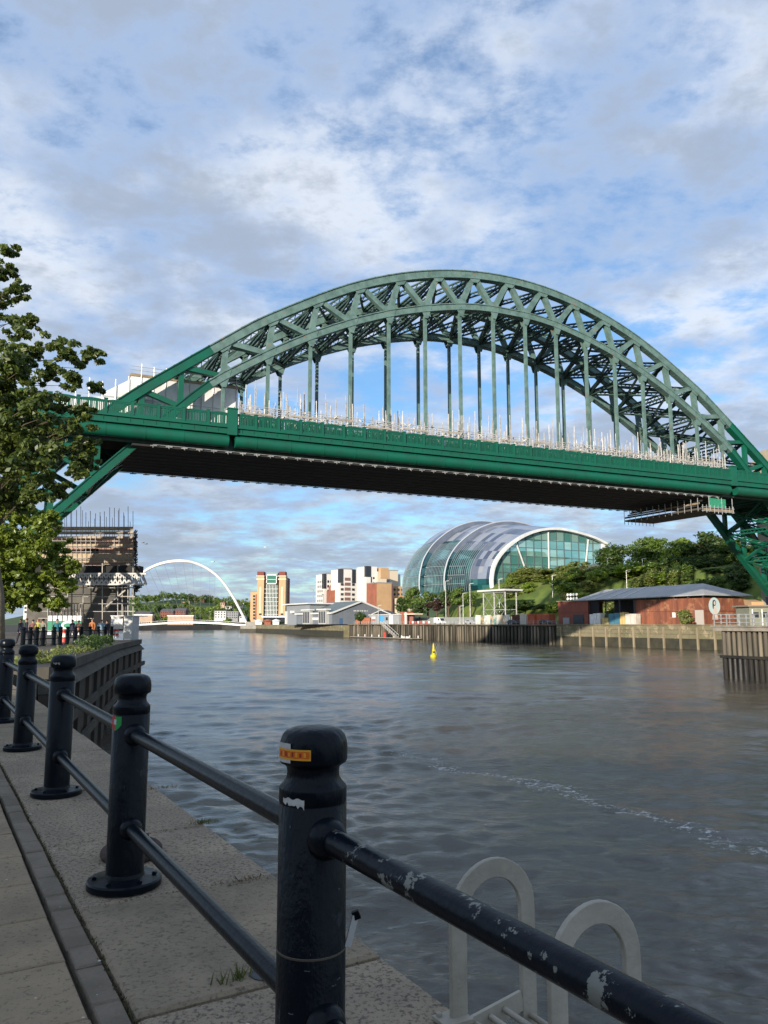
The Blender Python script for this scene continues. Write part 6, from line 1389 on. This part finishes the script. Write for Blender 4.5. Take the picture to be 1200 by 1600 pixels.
FR = mat('far red brick', (.24, .085, .06), .85, 0, (.18, .07, .05), .1); FRO = mat('far red roof', (.28, .12, .08), .8); FS = mat('far slate roof', (.11, .11, .12), .7); FW = mat('far white wall', (.62, .62, .60), .7); FT = mat('far tan wall', (.45, .33, .24), .8)
fhouse(250.5, 271, 951, 964, 772, FR, 'red brick terrace on the far bank above the footbridge deck, left part', FS, 6, 2); fhouse(272, 290, 950, 964, 774, FR, 'red brick terrace on the far bank with taller gable, right part', FS, 5, 2)
fhouse(212, 235, 955, 964, 770, FR, 'low dark red terrace at the left of the far bank', FS, 7, 1); fhouse(335, 353, 955, 966, 768, FW, 'white block with dark windows on the far bank', None, 4, 3); fhouse(354, 372, 956, 966.5, 769, AG, 'dark grey block beside the white one on the far bank', None, 5, 3)
fhouse(374, 383, 961, 967, 766, FW, 'small white house by the right foot of the footbridge', FS, 2, 1); fhouse(284, 292, 938, 946, 985, FT, 'pale church hall beside the spire on the far hill', FS, 2, 1, cat='hall', nm='church_hall')
fhouse(344, 351, 940, 946, 960, FT, 'tan house on the far hilltop left of the footbridge arch', FRO, 2, 1); fhouse(361, 372, 939.5, 945, 985, FT, 'pink roofed house on the far hilltop behind the arch foot', FRO, 3, 1); fhouse(373, 381, 940.5, 946, 980, FW, 'white house on the far hilltop next to the pink roofed one', FRO, 2, 1); fhouse(352, 362, 946, 950, 930, FW, 'low white house below the hilltop houses', FRO, 3, 1); fhouse(312, 319, 937, 942, 1040, FR, 'red brick house among trees right of the spire', FRO, 2, 1); fhouse(266, 273, 938, 943, 1040, FT, 'tan house among trees left of the spire', FRO, 2, 1)
c = P(294.5, 944, 990); t = thing('church_spire', c, 'slim grey church spire rising from the far wooded hill', 'spire'); MB().box(c.x - 1.6, c.x + 1.6, 988.4, 991.6, c.z - 4, P(294, 936.5, 990).z).build('tower', FT, t); MB().lathe(Vector((c.x, 990, P(294, 936.5, 990).z + .01)), [(1.9, 0), (.08, P(294, 928, 990).z - P(294, 936.5, 990).z)], 8).build('steeple', FS, t)
for k, (x0, x1, y) in enumerate(((208, 238, 961.5), (262, 302, 963))):
    a_, b_ = P(x0, y, 758), P(x1, y, 758); t = thing('riverside_terrace', Vector(((a_.x + b_.x) / 2, 758, 4.3)), ['white topped riverside building at the far left below the red terrace', 'white topped riverside building below the red brick terrace'][k], 'building', 'riverside buildings of the far bank')
    MB().box(a_.x, b_.x, 758, 766, 4.0, a_.z).build('wall', FT, t); MB().box(a_.x - .4, b_.x + .4, 757.6, 766, a_.z + .01, a_.z + 1).build('roof_fascia', WHITE, t)
    for i in range(8): MB().box(a_.x + 1 + i * (b_.x - a_.x - 2) / 8, a_.x + 2 + i * (b_.x - a_.x - 2) / 8, 757.86, 757.99, 5.2, 7.2).build('window', ADK, t)
# people-sized crowd of parasols and vehicles at the flour mill square
for x, m_, lab in ((404, WHITE, 'white awning on the square left of the flour mill door'), (431, WHITE, 'white curved awning in front of the flour mill'), (418, AR, 'dull red kiosk in front of the flour mill')):
    c = P(x, 972, 508); t = thing('square_kiosk', Vector((c.x, c.y, 5)), lab, 'kiosk', 'stalls on the flour mill square'); MB().box(c.x - 2.0, c.x + 2.0, c.y, c.y + 3, 5, 7.2).build('body', m_, t); MB().lathe(Vector((c.x, c.y + 1.5, 7.21)), [(3.0, 0), (2.6, .4), (1.2, 1.1), (.1, 1.4)], 10).build('roof', m_, t)

# ================================================================== NORTH BANK
# piled face of the promenade that juts into the river
tw_ = mat('tarred timber', (.045, .038, .030), .85, 0, (.085, .068, .048), .5, stretch=(1, 1, .2), coords='World', bump=.5, bsc=6)
tcap = mat('grey capping timber', (.10, .088, .07), .9, 0, (.055, .05, .042), .8, coords='World', bump=.4, bsc=6)
jw = thing('timber_quay_wall', Vector((pB.x, pB.y, 0)), 'dark boarded timber quay wall jutting out beyond the near railing', 'wall')
def vface(p, q):
    d = (q - p).normalized(); nv = Vector((d.y, -d.x, 0)); return d, (nv if nv.x > 0 else -nv)
for p, q in ((pA, pB), (pB, pC)):
    d, nv = vface(p, q); L_ = (q - p).length; sp_ = 1.15; k = 0
    up = lambda v, z: Vector((v.x, v.y, z))
    MB().hexa([up(v, z) for z in (zl - .30, zl + .06) for v in (p - nv * .6, q - nv * .6, q + nv * .30, p + nv * .30)]).build('capping_beam', tcap, jw, fix=True)
    MB().hexa([up(p + nv * .02, zl - .75), up(q + nv * .02, zl - .75), up(q + nv * .55, zl - .75), up(p + nv * .55, zl - .75), up(p + nv * .02, zl - .31), up(q + nv * .02, zl - .31), up(q + nv * .12, zl - .31), up(p + nv * .12, zl - .31)]).build('sloping_ledge', tcap, jw, fix=True)
    while k * sp_ < L_:
        a_, b_ = p + d * (k * sp_ + .02), p + d * min((k + 1) * sp_ - .02, L_)
        pr_ = .30 if k % 3 else .44
        MB().hexa([up(v, z) for z in (-1.5, zl - .76 - (.02 if k % 3 else 0)) for v in (a_ + nv * .03, b_ + nv * .03, b_ + nv * pr_, a_ + nv * pr_)]).build('face_plank', tw_, jw, fix=True); k += 1
    for z in (1.2, 2.4): MB().hexa([up(v, zz_) for zz_ in (z, z + .3) for v in (p + nv * .45, q + nv * .45, q + nv * .62, p + nv * .62)]).build('waling', tw_, jw, fix=True)
# weeds on the capping
gw_ = LEAF['olive']; m2 = []
for lab, n_, rng in (('weeds growing along the capping of the jutting timber wall', 46, (.02, .55)), ('taller green weeds at the far end of the timber wall', 60, (.5, .95))):
    cs_, rs_ = [], []
    for i in range(n_):
        f = random.uniform(*rng); p = pA.lerp(pB, f) if True else None; d, nv = vface(pA, pB); cs_.append(tuple(p - nv * random.uniform(-.15, .9) + Vector((0, 0, random.uniform(.05, .35 if rng[0] < .3 else .7))))); rs_.append(random.uniform(.12, .32))
    me_ = leaves_mesh('weeds', cs_, rs_, 40, .11, 3 + n_); o = link('weeds', me_, LEAF['dark' if rng[0] > .3 else 'olive'], origin=pA.lerp(pB, sum(rng) / 2)); tag(o, lab, 'weeds', kind='stuff')
# second row of bollards along the promenade
bs = MB().lathe((0, 0, 0), [(.13, 0), (.13, 1.0), (.09, 1.04), (.13, 1.09), (.13, 1.16), (.08, 1.2), (0.01, 1.2)], 12)
pbm = bs.mesh('post'); pbm.materials.append(navy)
order = ['first', 'second', 'third', 'fourth', 'fifth', 'sixth', 'seventh', 'eighth', 'ninth', 'tenth', 'eleventh', 'twelfth', 'thirteenth', 'fourteenth', 'fifteenth', 'sixteenth', 'seventeenth', 'eighteenth']
px_ = [36, 47, 57, 67, 84, 94, 105, 117, 127, 140, 153, 164, 174]
prev = None
for i, x in enumerate(px_):
    Y = 47 + i * 1.2; c = P(x, 1000, Y); c.z = zl - .03; t = thing('promenade_bollard', c, f'slim black bollard on the far promenade, {order[i]} from the left', 'bollard', 'bollards on the far promenade')
    o = bpy.data.objects.new('post', pbm); col.objects.link(o); o.parent = t
    MB().lathe(c, [(.2, 0), (.2, .04), (.14, .06)], 12).build('base_flange', navy, t)
    if prev is not None:
        for z in (.45, .9): tag(MB().beam(prev + Vector((0, 0, z)), c + Vector((0, 0, z)), .06, .06).build('promenade_rail', railm, origin=prev), f'thin black {"upper" if z > .6 else "lower"} rail of the far promenade after its {order[i - 1]} bollard', 'rail', 'rails of the far promenade')
    prev = c
# construction hoardings round the scaffolded building
YS = 118.0
def fpan(t, nm, m_, x0, x1, y0, y1, Y, dep=.1): a_, b_ = P(x0, y1, Y), P(x1, y0, Y); return MB().box(a_.x, b_.x, Y, Y + dep, a_.z, b_.z).build(nm, m_, t)
hd = thing('site_hoarding', P(100, 990, 72), 'white and green site hoarding with a logo behind the promenade walkers', 'hoarding')
HG = mat('hoarding green', (.02, .22, .12), .6); HWm = mat('hoarding white', (.70, .71, .69), .6)
for i in range(7):
    x0 = 74 + i * 7.6; fpan(hd, 'hoarding_panel', HWm, x0, x0 + 7.55, 962, 992, 72); fpan(hd, 'green_band', HG, x0, x0 + 7.55, 970, 985, 71.93, .06)
lg = P(106, 977, 71.85); m2 = MB(); el_ = [(lg.x + .62 * math.cos(a_), lg.z + .40 * math.sin(a_)) for a_ in np.linspace(0, 6.283, 17)[:-1]]; m2.add([(x, 71.9, z) for x, z in el_], [tuple(range(16))]); m2.build('logo_oval', HWm, hd)
m2 = MB(); el_ = [(lg.x + .42 * math.cos(a_), lg.z - .03 + .22 * math.sin(a_)) for a_ in np.linspace(0, 6.283, 17)[:-1]]; m2.add([(x, 71.88, z) for x, z in el_], [tuple(range(16))]); m2.build('logo_centre', HG, hd)
bxw = thing('white_site_cabin', P(190, 990, 66), 'white sheeted site box at the corner of the timber wall', 'cabin')
fpan(bxw, 'front_panel', HWm, 173, 192, 963, 983, 65.5, 2.0); fpan(bxw, 'side_panel', mat('grubby sheet', (.55, .55, .53), .7, 0, (.38, .37, .35), 1.2), 192.2, 207, 963, 1000, 63.5, 1.8); fpan(bxw, 'top_trim', WHITE, 172.5, 207.5, 961.8, 962.9, 63.4, 4)
for i, x in enumerate((176, 182)):
    t = thing('traffic_drum', P(x, 997, 64.5), f'red and white striped barrier post in front of the white site box, {["left", "right"][i]} one', 'barrier', 'striped barriers by the site box')
    for k in range(4): fpan(t, 'stripe', BRD if k % 2 == 0 else WHITE, x - 2, x + 2, 983 + k * 3.5, 986.4 + k * 3.5, 64.6 + .001 * k, .25)
t = thing('traffic_drum', P(100, 993, 62), 'red and white traffic barrel between the promenade bollards', 'barrier', 'striped barriers by the site box')
for k in range(3): c = P(100.5, 996 - k * 5, 60.0); c.z = zl - .02 + k * .33; MB().lathe(c, [(.28 - k * .03, 0), (.26 - k * .03, .32)], 14).build('band', BRD if k % 2 == 0 else WHITE, t)
# far-left pavilion windows and a grey van between trees
fw_ = thing('white_window_block', P(52, 955, 160), 'white office block with window rows seen under the tree', 'building'); fpan(fw_, 'wall', FW, 36, 68, 938, 968, 160, 8)
for r in range(3):
    for i in range(7): fpan(fw_, 'window', ADK, 38 + i * 4.2, 41 + i * 4.2, 941.5 + r * 6.5, 945 + r * 6.5, 159.9, .08)
# --- scaffolded building ----------------------------------------------
sb = thing('scaffolded_building', P(150, 975, YS), 'brick building wrapped in scaffolding and boards on the near bank beyond the bridge', 'building')
xR = 213
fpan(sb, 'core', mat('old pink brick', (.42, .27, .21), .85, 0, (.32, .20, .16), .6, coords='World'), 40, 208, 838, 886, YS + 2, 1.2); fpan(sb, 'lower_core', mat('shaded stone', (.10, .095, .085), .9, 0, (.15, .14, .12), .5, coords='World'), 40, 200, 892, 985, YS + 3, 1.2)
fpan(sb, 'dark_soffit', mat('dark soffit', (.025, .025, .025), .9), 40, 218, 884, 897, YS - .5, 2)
sbm = mat('pale scaffold boards', (.50, .39, .26), .85, 0, (.38, .29, .19), .6, coords='World')
for y0, y1, x1 in ((823, 829, 208), (830, 835, 209), (838, 841, 209), (850, 856, 209), (865, 875, 207), (876, 879, 209)): fpan(sb, 'scaffold_board', sbm, 60, x1, y0, y1, YS - .6, .12)
fpan(sb, 'window', GLASSDK, 131, 153, 857, 864.5, YS + 1.8, .25); fpan(sb, 'window', GLASSDK, 90, 108, 857, 864.5, YS + 1.8, .25)
st = MB()
def tb2(x0, y0, x1, y1, Y=YS - .8, w_=.12):
    w_ *= .72; st.beam(P(x0, y0, Y), P(x1, y1, Y), w_, w_)
for x in np.arange(60, 212, 7.4): tb2(x, 880, x + random.uniform(-.6, .6), 786 + abs(x - 140) * .12 + random.uniform(-4, 16), YS - .8, .09)
for x in np.arange(64, 212, 9.3): tb2(x, 840, x, 795 + random.uniform(0, 22), YS + 1.5, .08)
for x in (75, 106, 130, 160, 184, 208): tb2(x, 973, x, 880, YS - 1.0, .17)
for y in (832, 845, 853, 862, 872, 881, 918, 932, 943, 955, 966): tb2(60, y, 211, y + .6, YS - .95, .11)
for y in (918, 932, 943, 955): tb2(184, y, 211, y, YS - 2, .16); 
for x in (184, 191, 200, 208): tb2(x, 972, x, 915, YS - 2, .17)
tb2(166, 948, 196, 922, YS - 2.1, .28)
for x in np.arange(76, 130, 5): tb2(x, 973, x, 944, YS - 3, .16)
o = st.build('scaffold_tube', mat('dull scaffold tube', (.36, .34, .31), .6, .2, (.24, .22, .20), 1), sb); o['kind'] = 'stuff'
lat = MB()
for x in np.arange(112, 226, 7.2):
    for dx, Y in ((7.2, YS - 1.4), (-7.2, YS - 1.4)): lat.beam(P(x, 896.5, Y), P(x + dx, 913, Y), .22, .22)
    lat.beam(P(x + 3, 896.5, YS + 1), P(x + 9, 913, YS + 1), .2, .2)
for y in (896.5, 913): lat.beam(P(108, y, YS - 1.4), P(229, y, YS - 1.4), .25, .25)
lat.build('lattice_girder', mat('lattice pale', (.50, .49, .47), .5), sb)
edge = MB()
for i in range(90):
    y = random.uniform(830, 888); edge.beam(P(209 + random.uniform(0, 4), y, YS - .5), P(211 + random.uniform(0, 4), y + random.uniform(-4, 4), YS + random.uniform(0, 4)), .12, .12)
for i in range(60):
    y = random.uniform(914, 928); edge.beam(P(206 + random.uniform(0, 18) * (1 - (y - 914) / 16), y, YS), P(208 + random.uniform(0, 18) * (1 - (y - 914) / 16), y + random.uniform(-3, 3), YS + random.uniform(0, 3)), .12, .12)
o = edge.build('tube_ends', mat('dark tube ends', (.06, .055, .05), .8), sb); o['kind'] = 'stuff'
fpan(sb, 'doorway', mat('dark opening', (.012, .012, .014), .9), 145, 180, 956, 990, YS - 1, 1)

# --- people on the promenade ------------------------------------------------
def person(px, Y, hd_, h, top, legs, hair, skin=(.42, .26, .19), lab='', stride=.12, arm=0.0, phone=False):
    g = P(px, 1000, Y); g.z = zl - .03
    J = {'pel': (0, 0, .53), 'chest': (0, 0, .70), 'neck': (0, .005, .825), 'head': (0, .015, .90), 'crown': (0, .01, .965)}
    V = [(0, 0, .53), (0, 0, .62), (0, .0, .73), (0, 0, .80), (0, .006, .845), (0, .018, .895), (0, .012, .955)]
    R = [(.085, .065), (.075, .055), (.095, .062), (.085, .05), (.034, .034), (.044, .052), (.036, .044)]
    E = [(i, i + 1) for i in range(6)]
    for sg in (-1, 1):
        b0 = len(V)
        V += [(sg * .055, 0, .49), (sg * .06, sg * stride * .5, .28), (sg * .062, sg * stride - .02, .045), (sg * .066, sg * stride + .075, .018)]
        R += [(.058, .06), (.042, .044), (.028, .03), (.026, .02)]; E += [(0, b0), (b0, b0 + 1), (b0 + 1, b0 + 2), (b0 + 2, b0 + 3)]
        c0 = len(V); bend = arm if sg > 0 else 0
        V += [(sg * .115, 0, .795), (sg * .145, -.01 - sg * stride * .2, .63), (sg * (.14 - .05 * bend), .05 + .1 * bend - sg * stride * .35, .49 + .14 * bend), (sg * (.138 - .06 * bend), .075 + .12 * bend - sg * stride * .4, .44 + .17 * bend)]
        R += [(.036, .036), (.029, .029), (.022, .022), (.021, .026)]; E += [(3, c0), (c0, c0 + 1), (c0 + 1, c0 + 2), (c0 + 2, c0 + 3)]
    me_ = bpy.data.meshes.new('body'); me_.from_pydata([tuple(c * h for c in v) for v in V], E, [])
    ob = bpy.data.objects.new('body_src', me_); col.objects.link(ob); sk = ob.modifiers.new('s', 'SKIN'); ob.modifiers.new('d', 'SUBSURF').levels = 1
    for i, r in enumerate(R): me_.skin_vertices[0].data[i].radius = (r[0] * h, r[1] * h)
    me_.skin_vertices[0].data[0].use_root = True
    dg = bpy.context.evaluated_depsgraph_get(); bm2 = bpy.data.meshes.new_from_object(ob.evaluated_get(dg)); bpy.data.objects.remove(ob)
    mats_ = [mat('cloth ' + lab[:14], top, .85), mat('trousers ' + lab[:14], legs, .85), mat('skin tone %.2f' % skin[0], skin, .6), mat('shoe dark', (.03, .03, .03), .7)]
    bm2.materials.clear()
    o = bpy.data.objects.new('person', bm2); col.objects.link(o); tag(o, lab, 'person', 'people on the far promenade'); o.location = g; o.rotation_euler = (0, 0, hd_)
    for mm in mats_: bm2.materials.append(mm)
    for f in bm2.polygons:
        z = f.center.z / h; f.use_smooth = True
        f.material_index = 3 if z < .035 else 1 if z < .525 and abs(f.center.x) / h < .11 else 2 if z > .83 or (z < .475 and abs(f.center.x) / h > .11) else 0
    # hair cap, eyes line, nose as small child meshes
    hm = MB().lathe((0, .008 * h, .915 * h), [(.050 * h, 0), (.053 * h, .02 * h), (.046 * h, .05 * h), (.025 * h, .068 * h), (.002, .073 * h)], 12)
    ho = hm.build('hair', mat('hair %.2f' % hair[0], hair, .8), o, local=True, smooth=True); ho.location = (0, -.008 * h, 0)
    for sg in (-1, 1): MB().box(sg * .016 * h - .006, sg * .016 * h + .006, .066 * h, .071 * h, .908 * h, .914 * h).build('eye', mat('eye dark', (.02, .015, .01), .4), o, local=True)
    return o
person(31, 55, 2.6, 1.76, (.02, .025, .045), (.03, .03, .04), (.05, .035, .025), lab='person in dark navy jacket standing left under the tree')
person(40, 54, 2.2, 1.80, (.025, .028, .05), (.04, .045, .06), (.10, .05, .03), lab='person in dark coat beside the navy jacket, facing the hoarding')
person(50, 58, .4, 1.72, (.22, .10, .10), (.05, .05, .07), (.03, .02, .02), lab='person in maroon top walking near the yellow vest', stride=.2)
person(58, 62, 3.0, 1.78, (.38, .38, .05), (.05, .06, .09), (.45, .05, .03), lab='worker in yellow vest and red helmet near the hoarding')
person(66, 52, 2.9, 1.74, (.23, .24, .19), (.06, .06, .06), (.05, .04, .03), lab='person in grey green top leaning at the promenade rail', arm=.8)
person(88, 56, 3.4, 1.75, (.03, .16, .22), (.25, .22, .18), (.04, .03, .03), lab='person in teal T-shirt with raised arm at the rail', arm=1.0)
person(112, 60, 2.8, 1.72, (.12, .11, .11), (.04, .04, .05), (.04, .03, .02), lab='person in dark grey top right of the logo hoarding')
person(122, 61, 3.0, 1.68, (.36, .16, .11), (.05, .05, .08), (.12, .06, .03), lab='person in coral top on the promenade')
person(143, 66, 3.1, 1.80, (.42, .15, .05), (.05, .05, .07), (.3, .1, .03), lab='worker in orange jacket by the dark doorway', stride=.18)
person(157, 64, .3, 1.74, (.26, .38, .46), (.50, .50, .50), (.06, .04, .03), lab='person in pale blue shirt walking to the doorway', stride=.22)
person(166, 65, 2.9, 1.72, (.16, .07, .06), (.05, .05, .06), (.03, .02, .02), lab='person in dark brown top near the white site box', stride=.15)

# --- plane trees at the left edge -----------------------------------------------
def leafy(name, base, clusters, Y0, kind, trunk_pts, limbs, lab, per, size, seed, spread=2.5):
    t = thing(name, base, lab, 'tree', 'plane trees at the left edge')
    rg_ = random.Random(seed); cs_, rs_ = [], []
    for (x, y, r) in clusters:
        c = P(x, y, Y0 + rg_.uniform(-spread, spread)); cs_.append(tuple(c)); rs_.append(r / FOC * Y0)
    for (x, y, r) in list(clusters):
        if x > -45 and (y > 770 or (y > 560 and x < 70)): cs_.append(tuple(P(x - rg_.uniform(2, 16), y + rg_.uniform(-9, 9), Y0 + rg_.uniform(-spread, spread) * 1.3))); rs_.append(r / FOC * Y0 * .9)
    # break every cluster into smaller sprays so that the outline stays ragged
    c2, r2 = [], []
    for c, r in zip(cs_, rs_):
        for k in range(13):
            v = Vector((rg_.gauss(0, 1), rg_.gauss(0, 1.2), rg_.gauss(0, .8))).normalized() * r * rg_.uniform(.3, 1.35); c2.append(tuple(Vector(c) + v)); r2.append(r * rg_.uniform(.20, .52))
    me_ = leaves_mesh('foliage', c2, r2, per, size, seed, .6)
    link('crown', me_, LEAF[kind], t)
    MB().tube(trunk_pts, [.34 - .25 * i / (len(trunk_pts) - 1) for i in range(len(trunk_pts))], 12).build('trunk', mat('plane bark', (.22, .18, .12), .9, 0, (.11, .09, .065), 1.5, bump=.4, bsc=6), t, smooth=True)
    lm_ = MB()
    for c, cl0 in zip(cs_, clusters):
        if cl0[2] < 20 or cl0[0] < -50: continue
        cv = Vector(c); f = min(max((cv.z - trunk_pts[0].z) / (trunk_pts[-1].z - trunk_pts[0].z) - .10, .30), .95); i = f * (len(trunk_pts) - 1); a_ = trunk_pts[int(i)].lerp(trunk_pts[min(int(i) + 1, len(trunk_pts) - 1)], i - int(i))
        md_ = a_.lerp(cv, .55) + Vector((0, 0, (cv - a_).length * .08)); lm_.tube([a_, md_, cv], [.05, .032, .010], 6)
        for k in range(3): lm_.tube([a_.lerp(cv, .7), cv + Vector((rg_.uniform(-.8, .8), rg_.uniform(-.8, .8), rg_.uniform(-.5, .7)))], [.022, .006], 4)
    lm_.build('limbs', bark, t)
    return t
b0 = P(-3, 1000, 36); b0.z = zl
tp = [b0, b0 + Vector((-.15, 0, 2.5)), b0 + Vector((-.9, .2, 6)), b0 + Vector((-1.9, .1, 10)), b0 + Vector((-2.6, 0, 14)), b0 + Vector((-2.9, 0, 17))]
cl_ = [(14, 392, 17), (12, 428, 17), (28, 455, 20), (0, 470, 26), (18, 505, 22), (52, 502, 15), (8, 540, 30), (50, 548, 24), (88, 543, 21), (120, 560, 22), (148, 552, 16), (30, 580, 30), (78, 585, 22), (118, 592, 15), (155, 606, 13), (15, 625, 34), (60, 625, 28), (100, 640, 24), (132, 640, 13), (20, 675, 34), (68, 672, 28), (112, 668, 22), (132, 700, 20), (92, 706, 24), (45, 718, 26), (8, 735, 32), (118, 730, 17), (140, 728, 12), (5, 700, 30), (40, 690, 30), (25, 650, 28), (85, 690, 24), (0, 600, 30), (60, 765, 22), (15, 755, 26), (95, 765, 14), (70, 748, 18), (25, 775, 24),
       (-40, 420, 40), (-60, 500, 60), (-30, 590, 50), (-110, 560, 70), (-70, 680, 60), (-140, 660, 70), (-60, 760, 45), (-170, 560, 60), (-120, 470, 50), (-90, 400, 40), (-180, 720, 50)]
leafy('plane_tree', b0, cl_, 36, 'plane', tp, None, 'large plane tree reaching in from the left edge over the bridge', 48, .25, 5)
b1_ = P(-20, 1000, 50); b1_.z = zl
tp = [b1_, b1_ + Vector((.2, 0, 3)), b1_ + Vector((.4, .2, 6)), b1_ + Vector((.3, 0, 9)), b1_ + Vector((.2, 0, 10.5))]
cl_ = [(5, 785, 24), (30, 790, 22), (0, 840, 30), (35, 855, 26), (0, 890, 30), (40, 890, 26), (0, 925, 26), (35, 925, 22), (10, 800, 22), (45, 805, 20), (80, 812, 16), (25, 832, 26), (65, 835, 24), (92, 850, 18), (15, 865, 28), (55, 870, 28), (95, 880, 20), (114, 884, 10), (25, 905, 28), (70, 905, 26), (102, 910, 14), (15, 938, 20), (55, 935, 20), (88, 938, 14), (-30, 830, 40), (-60, 880, 45), (-30, 920, 35), (-100, 840, 40), (-110, 900, 40)]
leafy('plane_tree', b1_, cl_, 50, 'lime', tp, None, 'smaller sunlit plane tree below the large one at the left edge', 46, .27, 9)
# gulls
for x, y, Y, lab in ((333, 878, 330, 'white gull gliding above the tip of the footbridge arch'), (223, 848, 160, 'gull flying right of the scaffolded building'), (228, 850, 165, 'second gull flying right of the scaffolded building'), (415, 855, 400, 'distant gull above the flour mill')):
    c = P(x, y, Y); s_ = Y / 160 * .55; t = thing('gull', c, lab, 'bird', 'gulls'); gm_ = mat('gull white', (.75, .75, .76), .7) if Y > 300 else mat('gull grey', (.20, .20, .22), .8)
    MB().lathe(Vector((0, 0, 0)), [(.01, -.35), (.07, -.2), (.09, 0), (.06, .2), (.045, .28), (.01, .36)], 8).build('body', gm_, t, local=True, smooth=True).rotation_euler = (0, math.pi / 2, .3)
    for sg in (-1, 1): MB().hexa([(0, sg * .05, -.01), (.12, sg * .05, -.01), (.06, sg * .45, .13), (-.08, sg * .45, .13), (0, sg * .05, .012), (.12, sg * .05, .012), (.06, sg * .45, .15), (-.08, sg * .45, .15)]).build('wing', gm_, t, local=True, fix=True).rotation_euler = (0, 0, .9)
    t.scale = (s_ * 2,) * 3
